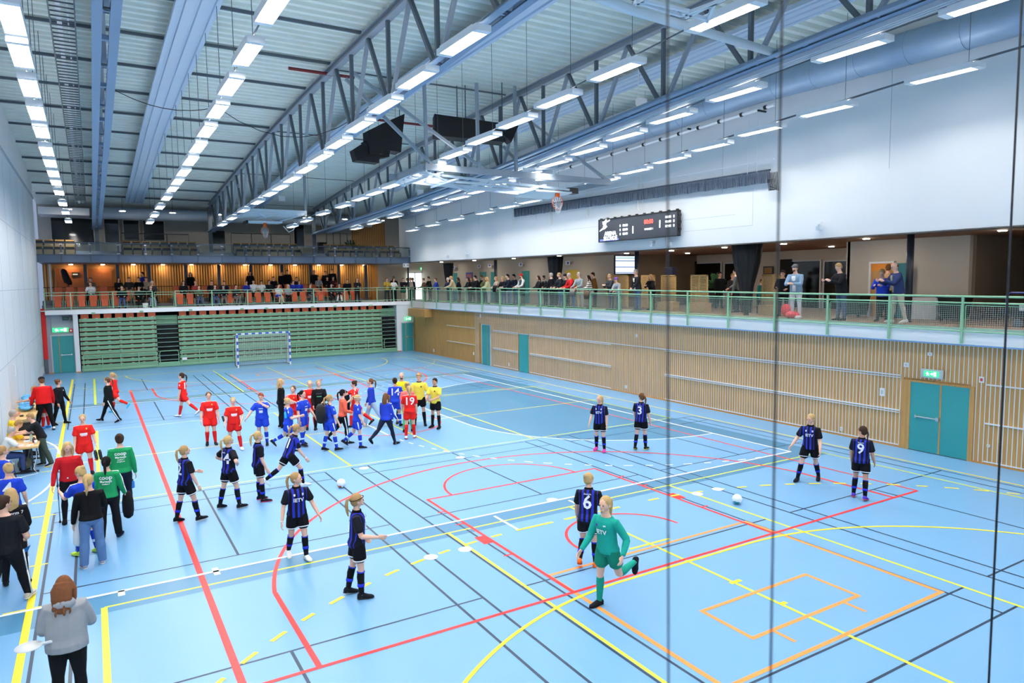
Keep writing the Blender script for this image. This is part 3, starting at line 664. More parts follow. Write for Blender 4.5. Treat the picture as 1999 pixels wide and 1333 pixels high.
# plant upstairs
t = empty('potted_plant', (18.9, 51.2, 7.1), 'dark leafy potted plant beside the timber wall of the upper gallery', 'plant')
m = MB(); m.tube([(0, 0, 0), (0, 0, .4)], [.18, .24], 10); m.build('pot', [BLACKP], t)
m = MB()
for k in range(60):
    a = random.uniform(0, 6.28); e = random.uniform(.3, 1.3); L = random.uniform(.5, .95); d = Vector((math.cos(a)*math.cos(e), math.sin(a)*math.cos(e), math.sin(e)))
    m.bar(Vector((0, 0, .45)), Vector((0, 0, .45))+d*L, .09, .01)
m.build('leaves', [M(34, 66, 38, .6)], t)
m = MB(); c = PX(628, 478, y=51.5); m.box(c.x-.32, c.x+.32, 51.3, 51.6, 7.1, c.z-.1+.3); m.tube([(c.x, 51.45, c.z+.1), (c.x, 51.45, c.z+.2)], [.3, .2], 12); tag(m.build('waste_bin', [BLACKP]), 'tall dark bin standing against the upper gallery back wall', 'bin')
# ---------------------------------------------------------------- orange seats on the far gallery
def orange_seat(opened):
    t = empty('folding_seat')
    m = MB(); m.loft([[(x, .12+.02*math.cos(x*6), z) for x in (-.2, -.1, 0, .1, .2)]+[(x, .16, z) for x in (.2, .1, 0, -.1, -.2)] for z in (.48, .6, .8)]); m.build('backrest', [ORANGE], t)
    m = MB()
    if opened: m.box(-.2, .2, -.3, .1, .4, .44)
    else: m.box(-.17, .17, -.02, .04, .14, .54); m.box(-.17, .17, -.05, -.02, .48, .54)
    m.build('seat_pan', [ORANGE], t)
    m = MB()
    for s_ in (-.24, .24): m.tube([(s_, .1, 0), (s_, .1, .5), (s_, -.02, .5), (s_, -.04, .1)], .014, 5)
    m.build('frame', [GREEN], t); return t
OS = [orange_seat(False), orange_seat(True)]; OSu = [False, False]
OCC = {0: [], 1: [], 2: []}   # x of seated spectators, filled from the table in the people section
# ---------------------------------------------------------------- railings
RT = [(-6, 4.42), (5.7, 4.48), (12.5, 4.52), (22.7, 4.6), (43.7, 4.66)]
RAILC = GREEN; WIRE = mat('wire_mesh', lin((176, 190, 180)), .45, .3, var=0)
t = empty('railing', (21.06, 0, 0), 'long green tubular railing with wire mesh panels along the right gallery', 'railing')
PY = [-5, -3, -1, 1, 3, 5, 7, 9, 11, 13, 15.03, 17.06, 19.16, 21.2, 23.3, 25.38, 27.5, 29.62, 31.73, 33.85, 36, 38.1, 40.25, 42.38, 44.5]
zr = lambda y: interp(RT, y)
for off, r, nm in ((0, .03, 'top_rail'), (-.17, .024, 'middle_rail'), (-.93, .022, 'lower_rail')):
    m = MB(); m.tube([(0, y, zr(y)+off) for y in PY], r, 7); m.build(nm, [RAILC], t, True)
for y in PY:
    m = MB(); m.box(-.035, .02, y-.03, y+.03, 3.22, zr(y)-.02); m.build('post', [RAILC], t)
for a, b in zip(PY, PY[1:]):
    z1, z0 = zr(a)-.24, zr(a)-.86; m = MB(); x = .03
    for z in (z0, z1): m.bar((x, a+.06, z), (x, b-.06, z+(zr(b)-zr(a))), .02, .025, k=0)
    for y in (a+.06, b-.06): m.bar((x, y, z0), (x, y, z1), .025, .02, k=0)
    n = int((b-a-.12)/.055)
    for i in range(1, n): y = a+.06+(b-a-.12)*i/n; m.bar((x, y, z0), (x, y, z1), .006, .006, k=1)
    for i in range(1, 12): z = z0+(z1-z0)*i/12; m.bar((x, a+.06, z), (x, b-.06, z), .006, .006, k=1)
    m.build('mesh_panel', [RAILC, WIRE], t)
t = empty('railing', (0, 44.92, 0), 'green tubular railing along the front of the far gallery', 'railing')
xs = [-1.18, .08, 2.2, 4.29, 5.54, 7.65, 9.79, 11.93, 14.07, 16.22, 18.58, 19.82, 21.05]
for z, r, nm in ((4.66, .026, 'top_rail'), (4.5, .02, 'middle_rail'), (3.78, .02, 'lower_rail')):
    for a, b, g in ((-1.18, 4.29, 0), (5.54, 21.05, 0), (4.38, 5.44, 1)):
        m = MB()
        if not g: m.tube([(a, 0, z), (b, 0, z)], r, 6); m.build(nm, [RAILC], t)
for x in xs:
    m = MB(); m.box(x-.028, x+.028, -.04, .02, 3.4, 4.66); m.build('post', [RAILC], t)
m = MB(); m.tube([(4.4, -.02, 3.72), (4.4, -.02, 4.6), (5.44, -.02, 4.6), (5.44, -.02, 3.72), (4.4, -.02, 3.72)], .022, 6); m.tube([(4.4, -.02, 4.45), (5.44, -.02, 4.45)], .018, 6); m.build('gate', [RAILC], t)
m = MB(); m.tube([(-1.18, 0, 4.9), (-1.18, .6, 4.9)], .022, 6); m.tube([(-1.18, 0, 3.7), (-1.18, 0, 4.92)], .03, 6); m.build('end_post', [RAILC], t)
m = MB()
for a, b in zip([5.54]+xs[5:], xs[5:]):
    pass
for a, b in ((18.62, 19.78), (19.86, 21.0)): m.box(a, b, .0, .012, 3.8, 4.46)
m.build('glass_panel', [GLASS], t)
for i, u in enumerate((182, 276, 372, 472.5, 520, 610, 654, 723.5)):
    c = PX(u, [611.5, 608, 605, 603, 602, 599, 598, 596][i], y=44.8); m = MB(); m.box(c.x-.1, c.x+.1, 44.78, 44.85, c.z-.05, c.z+.05); m.tube([(c.x, 44.76, c.z+.03), (c.x, 44.85, c.z+.03)], .03, 8); tag(m.build('slab_bracket', [GREEN]), 'small green bracket under the far gallery edge, %s from left' % ordn(i), 'bracket', 'green brackets on the far slab')
# columns of the right gallery and their black drapes
for i, (u, y, dr) in enumerate(((875, 39.3, 1), (967.5, 33.08, 0), (1084, 26.9, 1), (1243, 20.67, 0), (1458, 14.69, 1), (1776, 8.8, 0))):
    m = MB(); y = PX(u, 520, x=22.2).y; m.tube([(22.2, y, GZ), (22.2, y, 6.32)], .1, 14); c = m.build('gallery_column', [mat('column_navy', lin((30, 38, 50)), .4)], None, True)
    tag(c, 'round dark navy column of the right gallery, %s from the far end' % ordn(i), 'column', 'columns of the right gallery')
    if dr:
        W_ = {0: .5, 2: .55, 4: .62}[i]; rings = []
        for z, s_ in ((6.3, 1), (5.95, .93), (5.6, .85), (5.2, .68), (4.8, .5), (4.5, .42), (3.75, .36)):
            rings.append([(22.2+math.cos(a)*W_*s_*.55*(1+.1*math.cos(9*a)), y+math.sin(a)*W_*s_*(1+.1*math.cos(9*a)), z) for a in [2*math.pi*j/36 for j in range(36)]])
        m = MB(); m.loft(rings); o = m.build('black_drape', [BLK], None, True); tag(o, 'black drape gathered round the gallery column, %s' % {0: 'farthest one', 2: 'middle one beside the yellow door', 4: 'nearest and largest one'}[i], 'drape', 'black drapes on the gallery columns')
t = empty('column', (20.98, 45.45, 0)); tag(t, 'slim dark corner column where the two galleries meet', 'column'); m = MB(); m.tube([(.25, 0, GZ), (.25, 0, 6.4)], .07, 10); m.build('shaft', [mat('column_navy', (0, 0, 0))], t)
# ---------------------------------------------------------------- scoreboard
LED = mat('led_panel', lin((52, 58, 68)), .5, var=.05, vscale=30); LW = mat('led_white', (.9, .95, 1), .5, emit=1.6, var=0); LR = mat('led_red', (1, .08, .06), .5, emit=1.8, var=0); LB = mat('led_blue_glow', (.12, .16, .8), .5, emit=.7, var=0)
sb = empty('scoreboard', (21.05, 20.14, 6.76), 'wide dark electronic scoreboard reading 1 - 1 on the right wall', 'scoreboard')
m = MB(); m.box(0, .16, -2.47, 2.47, 0, .98); m.build('casing', [LED], sb)
m = MB(); 
for z in (-.02, .97): m.box(-.02, .17, -2.5, 2.5, z, z+.03)
for y in (-2.5, 2.47): m.box(-.02, .17, y, y+.03, -.02, 1.0)
for k in range(11): m.box(.02, .12, -2.45+k*.48, -2.37+k*.48, .98, 1.05)
for k in range(3): m.box(.02, .14, -2.56, -2.5, .2+k*.28, .3+k*.28)
m.build('frame', [BLACKP], sb)
def sbt(txt, s_, yy, zz, mt, nm, bold=False): text_obj(nm, txt, s_, mt, rotm((-.012, yy, zz), (0, -1, 0), (0, 0, 1)), sb, bold, .003)
sbt('00:00', .25, -.85+.02, .66, LR, 'clock_digits', True); sbt('HALVLEK 1', .11, -.85, .36, LW, 'period_text')
sbt('1', .42, .15, .38, LW, 'score_digit', True); sbt('1', .42, -1.5, .5, LW, 'score_digit', True)
for k in range(3):
    sbt('0', .16, .98, .62-.18*k, LW, 'penalty_digit'); sbt('00:00', .15, .65, .62-.18*k, LW, 'penalty_clock')
    sbt('00:00', .15, -1.98, .76-.18*k, LW, 'penalty_clock'); sbt('0', .16, -2.3, .76-.18*k, LW, 'penalty_digit')
sbt('ARENA', .25, 1.66, .33, LW, 'logo_text', True); sbt('SKÖVDE', .25, 1.66, .12, LW, 'logo_text', True)
m = MB()
def lg(pts, r): m.tube([(-.012, a, b) for a, b in pts], r, 6)
m.ball((-.012, 1.88, .93), (.01, .06, .06), 8, 6); lg([(1.9, .85), (1.98, .66), (1.95, .6)], [.07, .09, .06]); lg([(1.9, .8), (1.75, .82), (1.62, .9)], [.04, .035, .02]); lg([(1.95, .8), (2.08, .74), (2.1, .84)], [.035, .03, .02])
lg([(1.97, .62), (1.86, .5), (2.0, .42), (2.2, .34), (2.34, .24)], [.06, .06, .05, .035, .015]); lg([(1.95, .6), (2.04, .5), (1.98, .36)], [.05, .045, .03])
m.v = [(a, b_+.08, .47+(c_-.24)*.7) for a, b_, c_ in m.v]
m.build('logo_figure', [LW], sb)
m = MB(); m.box(-.004, 0, 1.1, 2.4, .02, .1); m.build('logo_glow', [LB], sb)
for i, (u, v) in enumerate(((1276, 477), (1309, 475), (913, 493), (876, 502), (1601, 443))):
    c = PX(u, v, x=21.3); m = MB(); m.box(c.x-.16, c.x, c.y-.09, c.y+.05, c.z-.1, c.z+.06); m.box(c.x-.22, c.x-.05, c.y-.16, c.y+.0, c.z+.1, c.z+.13); m.tube([(c.x, c.y, c.z+.1), (c.x-.2, c.y, c.z)], .02, 6)
    tag(m.build('wall_camera', [LHOUS]), ['small pale bracket camera below the scoreboard, left one', 'small pale bracket camera below the scoreboard, right one', 'small pale camera on the upper wall near the far end', 'small pale box on the wall edge above the farthest drape', 'small pale camera on the bright wall right of the scoreboard'][i], 'camera', 'wall cameras')
# ---------------------------------------------------------------- things in the right gallery
def on_wall(nm, u0, v0, u1, v1, x, mts, lb, cat, th=.05, inner=None, grp=None):
    a, b = PX(u0, v0, x=x), PX(u1, v1, x=x); m = MB(); m.box(x-th, x, min(a.y, b.y), max(a.y, b.y), max(b.z, GZ), a.z, 0)
    if inner: e = inner; m.box(x-th-.006, x-th, min(a.y, b.y)+e, max(a.y, b.y)-e, b.z+e, a.z-e, 1)
    return tag(m.build(nm, mts), lb, cat, grp)
YEL = M(222, 190, 74, .5)
WX = 24.28
dn = 8
for (u0, u1, v0, c) in ((886, 892, 533, TEAL), (937, 949, 531, TEAL), (959, 967, 531, TEAL), (1019, 1033, 529, TEAL), (1105, 1128, 527, YEL)):
    a, b = PX(u0, v0, x=WX), PX(u1, v0, x=WX); m = MB(); m.box(WX-.04, WX+.03, b.y, a.y, GZ, a.z); struct(m.build('door_%d' % dn, [c])); dn += 1
BL = mat('sign_blue', lin((60, 90, 190)), .4)
for i, (u, v) in enumerate(((892, 522), (942, 519.5), (963, 518), (1024, 516), (1116.5, 513))):
    c = PX(u, v, x=WX); m = MB(); m.box(WX-.3, WX-.27, c.y-.2, c.y+.2, c.z-.12, c.z+.1, 0); m.box(WX-.31, WX-.3, c.y-.12, c.y+.04, c.z-.07, c.z+.06, 1); m.box(WX-.27, WX, c.y-.02, c.y+.02, c.z+.02, c.z+.05, 0)
    tag(m.build('room_sign', [WHITE, BL]), 'small white and blue room sign upstairs, %s from the far end' % ordn(i), 'sign', 'projecting room signs')
on_wall('poster', 910, 532, 923, 545, WX, [BL, M(190, 120, 140)], 'blue and pink poster on the beige wall behind the far spectators', 'poster', .03, .12)
t = empty('glass_doors', (0, 49.9, 0), 'bright daylit glass doors at the far corner of the right gallery', 'doors')
a, b = PX(796, 533, y=49.9), PX(851, 533, y=49.9); m = MB(); m.box(a.x, b.x, .05, .08, GZ, a.z); m.build('lit_glass', [mat('lit_glass', (.85, .93, .95), .4, emit=1.3, var=.08, vscale=2)], t)
m = MB()
for k in range(5): xx = a.x+(b.x-a.x)*k/4; m.box(xx-.03, xx+.03, 0, .05, GZ, a.z)
m.box(a.x, b.x, 0, .05, a.z, a.z+.08); m.build('frame', [FRAMEG], t)
c = PX(792, 518, y=45.1); m = MB(); m.box(c.x-.23, c.x+.23, 45.05, 45.08, c.z-.14, c.z+.14); o = m.build('entrance_sign', [WHITE]); tag(o, 'white sign with 2 and H beside the upper gallery corner', 'sign')
text_obj('lettering', '2  H', .22, BLACKP, rotm((c.x+.02, 45.045, c.z), (1, 0, 0), (0, 0, 1)), o, True)
m = MB(); m.bar((c.x-.2, 45.045, c.z), (c.x-.12, 45.045, c.z+.06), .004, .02); m.build('arrow_mark', [BLACKP], o)
c = PX(856, 520, y=49.5); m = MB(); m.box(c.x-.5, c.x+.5, 49.4, 49.5, c.z-.15, c.z+.12); tag(m.build('wall_panel', [mat('panel_pale', lin((196, 200, 204)), .6)]), 'pale blank panel above the far corner glass doors', 'panel')
# screen
t = empty('monitor', PX(1221, 517, y=24.3), 'wide screen showing a pale table of rows, hung by the gallery column', 'monitor')
a, b = PX(1202, 500, y=24.3), PX(1240, 534, y=24.3); wv, hv = (b.x-a.x)/2, (a.z-b.z)/2
m = MB(); m.box(-wv-.05, wv+.05, 0, .08, -hv-.05, hv+.05); m.build('bezel', [BLACKP], t)
m = MB(); m.box(-wv, wv, -.004, 0, -hv, hv, 0)
for k, z in enumerate((.78, .45, -.25, -.9)): m.box(-wv, wv, -.006, -.004, z*hv-.015, z*hv+.02, 1 if k else 2)
m.build('screen', [mat('screen_pale', (.55, .68, .95), .4, emit=.9, var=.05), mat('screen_dark', (.03, .06, .25), .4, emit=.2, var=0), mat('screen_green', (.1, .4, .25), .4, emit=.4, var=0)], t)
m = MB(); m.box(-.03, .03, .02, .08, hv, hv+.8); m.build('hanger', [BLACKP], t)
# slatted timber screens
def slat_screen(u0, u1, vt, x, lb):
    a, b = PX(u0, vt, x=x), PX(u1, vt, x=x); t = empty('slatted_screen', (x, (a.y+b.y)/2, GZ), lb, 'screen', 'slatted timber booth screens'); hw = abs(a.y-b.y)/2; H = a.z-GZ
    m = MB(); m.box(0, .05, -hw, -hw+.06, 0, H); m.box(0, .05, hw-.06, hw, 0, H); m.box(0, .05, -hw, hw, H-.06, H); m.box(0, .05, -.03, .03, 0, H); m.build('frame', [PINE], t)
    m = MB(); z = .05
    while z < H-.08: m.box(.012, .035, -hw+.06, hw-.06, z, z+.05); z += .066
    m.build('slats', [PINE], t)
for u0, u1, vt, x, lb in ((1182, 1226, 538, 23.9, 'slatted timber screen behind the woman with the purple beanie'), (1251, 1278, 537, 23.9, 'slatted timber screen behind the man in the black jacket'), (1290, 1319, 537, 23.4, 'slatted timber screen below the small dark speaker'), (1348, 1381, 536.5, 23.0, 'slatted timber screen left of the nearest drape'), (1487, 1524, 535.5, 23.0, 'slatted timber screen right of the nearest drape')): slat_screen(u0, u1, vt, x, lb)
for i, (u0, u1, v0, v1) in enumerate(((1283, 1313, 590, 606), (1341, 1375, 592, 609), (1479, 1515, 597, 615))):
    a, b = PX(u0, v0, x=22.6), PX(u1, v1, x=22.6); m = MB(); m.box(22.6, 23.0, b.y, a.y, GZ, a.z); m.box(22.58, 23.02, b.y-.02, a.y+.02, a.z, a.z+.03); tag(m.build('timber_bench', [PINE]), 'low light timber bench box behind the railing, %s' % ['left one', 'middle one', 'right one'][i], 'bench', 'timber benches')
# recess windows
for (u0, v0, u1, x) in ((1361, 515, 1408, 29.25), (1416, 515, 1441, 29.25), (1546, 511, 1602, 29.25), (1611, 511, 1655, 29.25)):
    a, b = PX(u0, v0, x=x), PX(u1, v0, x=x); m = MB(); m.box(x-.03, x, b.y, a.y, 4.4 if u0 < 1500 else GZ, a.z); o = struct(m.build('window_%d' % wi, [DGLASS])); wi += 1
    m = MB(); m.box(x-.06, x, b.y-.06, b.y, GZ, a.z+.06); m.box(x-.06, x, a.y, a.y+.06, GZ, a.z+.06); m.box(x-.06, x, b.y, a.y, a.z, a.z+.06); m.build('window_frame', [FRAMEG], o)
on_wall('picture', 1491, 520, 1510, 536, 29.2, [BLACKP, M(150, 110, 60)], 'small framed picture on the wall right of the nearest drape', 'picture', .04, .06)
on_wall('roller_blind', 1345, 511, 1360, 560, 29.2, [BLK], 'tall narrow black curtain left of the recess windows', 'curtain')
on_wall('roller_blind', 1524, 506.5, 1545, 575, 29.2, [BLK], 'tall black curtain right of the small framed picture', 'curtain')
c = PX(1311, 530, x=23.9); m = MB(); m.box(23.7, 24.0, c.y-.25, c.y+.25, c.z-.2, c.z+.2); m.box(23.83, 23.87, c.y-.02, c.y+.02, GZ, c.z-.2); tag(m.build('loudspeaker', [mat('speaker_navy', lin((22, 28, 60)), .5)]), 'small dark blue speaker box standing above a slatted screen', 'speaker')
t = empty('potted_plant', PX(1395, 560, x=27), 'green bush in the dim window behind the right gallery', 'plant')
t.location.z = GZ; m = MB()
for k in range(90):
    a = random.uniform(0, 6.28); e = random.uniform(.1, 1.4); L = random.uniform(.3, .8); d = Vector((math.cos(a)*math.cos(e), math.sin(a)*math.cos(e), math.sin(e))); m.bar(Vector((0, 0, .9))+d*.2, Vector((0, 0, .9))+d*L, .12, .01)
m.build('leaves', [M(60, 110, 70, .6)], t); m = MB(); m.tube([(0, 0, 0), (0, 0, .8)], [.2, .28], 10); m.build('pot', [BLACKP], t)
# open door to the warm room
a, b = PX(1703, 515, x=24.55), PX(1748, 515, x=24.55)
m = MB(); m.box(24.5, 24.59, b.y, a.y, GZ, a.z); o = struct(m.build('door_%d' % dn, [mat('warm_room', lin((196, 150, 96)), .8, var=.2)])); dn += 1
m = MB(); m.box(24.49, 24.5, b.y, a.y, a.z-.25, a.z); m.build('door_head', [M(226, 140, 40, .6)], o)
m = MB(); m.box(24.46, 24.6, a.y, a.y+.07, GZ, a.z+.07); m.box(24.46, 24.6, b.y, a.y, a.z, a.z+.07); m.build('door_frame', [WHITE], o)
a2, b2 = PX(1748, 514, x=24.3), PX(1772, 514, x=24.3); m = MB(); m.box(24.26, 24.31, b2.y, a2.y, GZ, a2.z); struct(m.build('door_%d' % dn, [mat('teal_dark', lin((36, 110, 120)), .4)])); dn += 1
on_wall('white_cabinet', 1785, 581, 1838, 640, 24.4, [WHITE], 'low white double cabinet behind the railing right of the navy jacket man', 'cabinet', .35)
for i, (u0, u1, v0, v1, x, lb, c) in enumerate(((1841, 1890, 576, 640, 23.8, 'black wheelie bin beside the white cabinet', M(28, 34, 34)), (1655, 1690, 573, 640, 23.9, 'dark green wheelie bin behind the man in the black jacket', M(30, 52, 38)))):
    a, b = PX(u0, v0, x=x), PX(u1, v0, x=x); m = MB(); yc = (a.y+b.y)/2; h2 = abs(a.y-b.y)/2
    m.loft([[(x-w_*h2, yc-w_*h2, z), (x+w_*h2, yc-w_*h2, z), (x+w_*h2, yc+w_*h2, z), (x-w_*h2, yc+w_*h2, z)] for z, w_ in ((GZ+.08, .75), (a.z-.08, .95))]); t = m.build('wheelie_bin', [c]); tag(t, lb, 'bin')
    m = MB(); m.loft([[(x-w_*h2, yc-w_*h2, z), (x+w_*h2, yc-w_*h2, z), (x+w_*h2, yc+w_*h2, z), (x-w_*h2, yc+w_*h2, z)] for z, w_ in ((a.z-.08, 1.05), (a.z-.03, 1.05), (a.z, .7))]); m.build('lid', [c], t)
    m = MB(); m.tube([(x-.25, yc-h2*.8, GZ+.08), (x-.25, yc-h2*.7, GZ+.08)], .08, 10); m.tube([(x-.25, yc+h2*.7, GZ+.08), (x-.25, yc+h2*.8, GZ+.08)], .08, 10); m.build('wheel', [BLACKP], t)
t = empty('trolley', (22.6, 5.9, GZ), 'dark equipment trolley with a blue handle at the right edge upstairs', 'trolley')
m = MB(); m.box(-.4, .4, -.8, .6, .28, .34); m.box(-.35, .35, -.75, .5, .34, .62); m.build('platform', [M(34, 34, 38)], t)
m = MB(); m.tube([(-.3, .6, .3), (-.3, .62, .85), (-.3, .5, .92), (-.3, -.05, .92), (-.3, -.12, .85), (-.3, -.12, .3)], .022, 7); m.build('handle', [M(50, 70, 160, .4)], t)
m = MB(); m.tube([(-.3, -.2, .3), (-.3, -.2, .85), (-.3, -.3, .92), (-.3, -.8, .92)], .022, 7); m.build('handle', [BLACKP], t)
for yy in (-.6, .3):
    m = MB(); m.tube([(-.35, yy, .12), (-.3, yy, .12)], .12, 12); m.build('wheel', [STD], t)
m = MB(); m.box(-.42, -.41, -.05, .25, .45, .62); m.build('label_plate', [WHITE], t)
on_wall('dark_cabinet', 1961, 512, 1985, 640, 28.5, [CHAR], 'tall narrow dark cabinet at the back right of the gallery', 'cabinet', .3)
t = empty('hung_jacket', (21.4, 11.6, GZ), 'bright red jacket lying over a bag behind the railing', 'jacket'); c = PX(1541, 618, x=21.5); t.location = (21.5, c.y, GZ)
m = MB(); m.ball((0, .15, .28), (.15, .18, .22), 10, 7); m.ball((0, -.1, .14), (.15, .3, .12), 10, 7); m.build('fabric', [M(226, 44, 60, .8)], t, True)
m = MB(); m.ball((0, -.35, .06), (.14, .12, .06), 8, 5); m.build('shoe', [WHITE], t)
for i, (x, y) in enumerate(((23, 23), (23, 20), (26, 22), (23, 17), (26, 18), (23, 14.2), (27, 15), (23, 11), (23, 7), (22.6, 28), (22.8, 33), (22.8, 38), (22.8, 43))):
    downlight(x, y, 6.27 if y < 25 else 6.3+.2*(y-24.6)/25.4, .1, mat('added_downlight', (1, .88, .74), .5, emit=135, var=0), 'added downlight in the right gallery ceiling, %s of the set from the drape outward' % ordn(i), 'added gallery downlights')  # no such fittings seen; added to light the gallery rooms
# court wall fittings
for i, (u, v, w_, h_, lb) in enumerate(((1643, 837, .08, .12, 'white power socket low on the boarded wall behind player 9'), (1930, 870, .07, .07, 'round white socket right of the double door'), (1222.5, 755, .1, .13, 'white socket low on the boarded wall at mid hall'), (847, 684, .1, .2, 'small white socket at the far right corner wall'), (925, 690, .1, .18, 'small white socket left of the narrow teal door'), (994, 711, .1, .18, 'small white socket between the two narrow teal doors'), (1243, 655, .09, .12, 'small white switch high on the boarded wall'), (938, 616, .1, .18, 'small pale plate above the narrow teal door'), (1770, 712, .14, .13, 'square white wall unit left of the exit sign'), (1723, 765, .15, .24, 'white paper notice in a clear holder left of the double door'), (1816, 691, .12, .09, 'small grey wall unit above the exit sign'), (1917, 741, .12, .16, 'round red and white sign right of the double door'))):
    c = PX(u, v, x=XR); m = MB(); m.box(XR-.03, XR, c.y-w_/2, c.y+w_/2, c.z-h_/2, c.z+h_/2, 0); m.box(XR-.034, XR-.03, c.y-w_*.25, c.y+w_*.25, c.z-h_*.25, c.z+h_*.25, 1)
    tag(m.build('wall_fitting', [WHITE, M(200, 60, 50) if 'red' in lb else FRAMEG]), lb, 'wall fitting')
# ---------------------------------------------------------------- goal
g = empty('handball_goal', (10, 41.5, 0), 'blue and white handball goal with net in front of the bleacher', 'goal')
BLU = M(40, 90, 200, .4); 
for s_ in (-1.54, 1.54):
    m = MB()
    for k in range(11):
        z0, z1 = k*.2, min((k+1)*.2, 2.08); m.box(s_-.04, s_+.04, -.04, .04, z0, z1, (k+1) % 2)
    m.build('post', [BLU, WHITE], g)
m = MB()
for k in range(15): m.box(-1.5+k*.2, -1.5+(k+1)*.2, -.04, .04, 2.0, 2.08, (k) % 2)
m.build('crossbar', [BLU, WHITE], g)
m = MB()
for s_ in (-1.54, 1.54): m.tube([(s_, 0, 2.0), (s_, .75, 1.9), (s_, 1.0, .03), (s_, 0, .03)], .02, 6)
m.tube([(-1.54, 1.0, .03), (1.54, 1.0, .03)], .02, 6); m.build('back_frame', [BLACKP], g)
m = MB(); r = .006
bk = lambda t_: (.78+.2*t_+.12*math.sin(t_*3.1), 1.95*(1-t_)+.02)
for i in range(29):
    x = -1.5+i*3/28; m.tube([(x, bk(q/6)[0], bk(q/6)[1]) for q in range(7)], r, 4); m.tube([(x, .02, 2.0), (x, .4, 1.9), (x, .8, 1.97)], r, 4)
for q in range(19): yy, zz = bk(q/18); m.tube([(-1.52, yy, zz), (1.52, yy, zz)], r, 4)
for s_ in (-1.53, 1.53):
    for q in range(18): zz = .05+q*.11; m.tube([(s_, .02, zz), (s_, .98-.1*zz, zz)], r, 4)
    for q in range(9): yy = .1+q*.1; m.tube([(s_, yy, .03), (s_, yy, 1.95)], r, 4)
m.build('net', [mat('net_white', lin((214, 216, 214)), .8, var=0)], g)
# ---------------------------------------------------------------- basketball frames under the roof
WS = mat('frame_white', lin((214, 226, 236)), .4, var=.03); WST = mat('frame_steel', lin((150, 160, 170)), .5, var=.04)
def hoop(parent, c, d, r=.225):
    d = Vector(d).normalized(); m = MB(); c = Vector(c)
    m.tube([c+Vector((math.cos(a)*r, 0, math.sin(a)*r)) if abs(d.z) < .5 else c+Vector((math.cos(a)*r, math.sin(a)*r, 0)) for a in [2*math.pi*k/20 for k in range(21)]], .014, 6); m.box(c.x-.08, c.x+.08, c.y-.06, c.y+.04, c.z+r*.95, c.z+r+.22); m.build('rim', [M(232, 96, 34, .4)], parent, True)
    m = MB()
    for k in range(12):
        a = 2*math.pi*k/12; a2 = a+.5; m.tube([c+Vector((math.cos(a)*r, .0, math.sin(a)*r)), c+Vector((math.cos(a2)*r*.6, -.1, math.sin(a2)*r*.6-.06)), c+Vector((math.cos(a)*r*.45, -.02, math.sin(a)*r*.4-.32))], .009, 4)
    m.build('hoop_net', [WHITE], parent)
# middle, large folded backstop with its steel carrier frame
F = empty('folded_backstop', (0, 0, 0), 'large folded white basketball backstop hung at mid hall below the trusses', 'basketball backstop')
A, B, Cc, D = PX(835, 327, y=19.7), PX(1190, 356, y=19.7), PX(1102, 376, z=9.0), PX(786, 343, z=9.0)
z9 = 8.98
A = Vector((11.2, 19.75, z9+.02)); B = Vector((19.35, 19.75, z9)); Cq = Vector((19.35, 23.6, z9)); D = Vector((11.2, 22.3, z9))
m = MB()
for a, b in ((A, B), (B, Cq), (A, D)): m.bar(a, b, .12, .22)
m.bar(D+Vector((-.3, 0, 0)), Vector((14.3, 22.6, z9-.05)), .12, .2)
m.build('carrier_frame', [WST], F)
m = MB()
for a, b in ((B, (15.6, 20.2, 11.2)), ((11.6, 19.75, z9), (8.5, 19.8, 11.6)), ((13.7, 19.75, z9), (8.7, 19.9, 11.9)), ((13.3, 19.75, z9), (13.3, 19.8, 12.1)), ((14.9, 19.75, z9), (14.9, 19.8, 12.2)), ((11.3, 19.8, z9), (11.3, 19.9, 12.2)), ((17.3, 21.5, z9-.3), (15.5, 21.7, 10.4))): m.bar(a, b, .1, .1)
m.build('hanger', [WST], F)
m = MB()
def P2(u, v, z=8.75): return PX(u, v, z=z)
fo = lambda x, y, z: Vector((x, y, z))
for yy, zz in ((20.2, 8.75), (20.9, 8.72), (21.6, 8.7), (22.2, 8.72)): m.bar((11.2, yy, zz+.1), (17.5, yy-.2, zz-.15), .07, .08)
for xx in (11.4, 12.6, 13.9, 15.2, 16.4, 17.3): m.bar((xx, 20.0, 8.72), (xx, 22.3, 8.68), .07, .07)
for a, b in (((11.3, 20, 8.9), (14, 22, 8.6)), ((11.3, 22, 8.9), (14, 20.1, 8.6)), ((14, 20.1, 8.75), (17.2, 22, 8.55)), ((14, 22, 8.7), (17.3, 20.1, 8.5)), ((12, 20, 8.9), (12, 22.4, 8.9)), ((15.3, 19.9, 9.25), (17.2, 19.9, 9.38)), ((16.7, 19.9, 9.35), (16.7, 19.9, 8.9)), ((16.2, 20.4, 8.95), (17.9, 20.4, 9.0))): m.bar(a, b, .06, .06)
m.tube([(11.2, 20.2, 9.0), (11.2, 22.4, 8.8), (11.6, 22.5, 8.7)], .045, 8); m.build('folding_arms', [WS], F)
m = MB(); m.loft([[(15.9, 19.95, 8.46), (17.6, 19.95, 8.46), (17.6, 19.95, 8.52), (15.9, 19.95, 8.52)], [(15.9, 21.6, 8.4), (17.6, 21.6, 8.4), (17.6, 21.6, 8.46), (15.9, 21.6, 8.46)]]); m.box(17.6, 18.1, 20.2, 20.6, 8.5, 8.72, 1)
m.build('backboard', [mat('board_white', lin((216, 232, 240)), .3, var=.02), BLACKP], F)
hoop(F, (17.0, 20.1, 8.08), (0, 1, 0), .25)
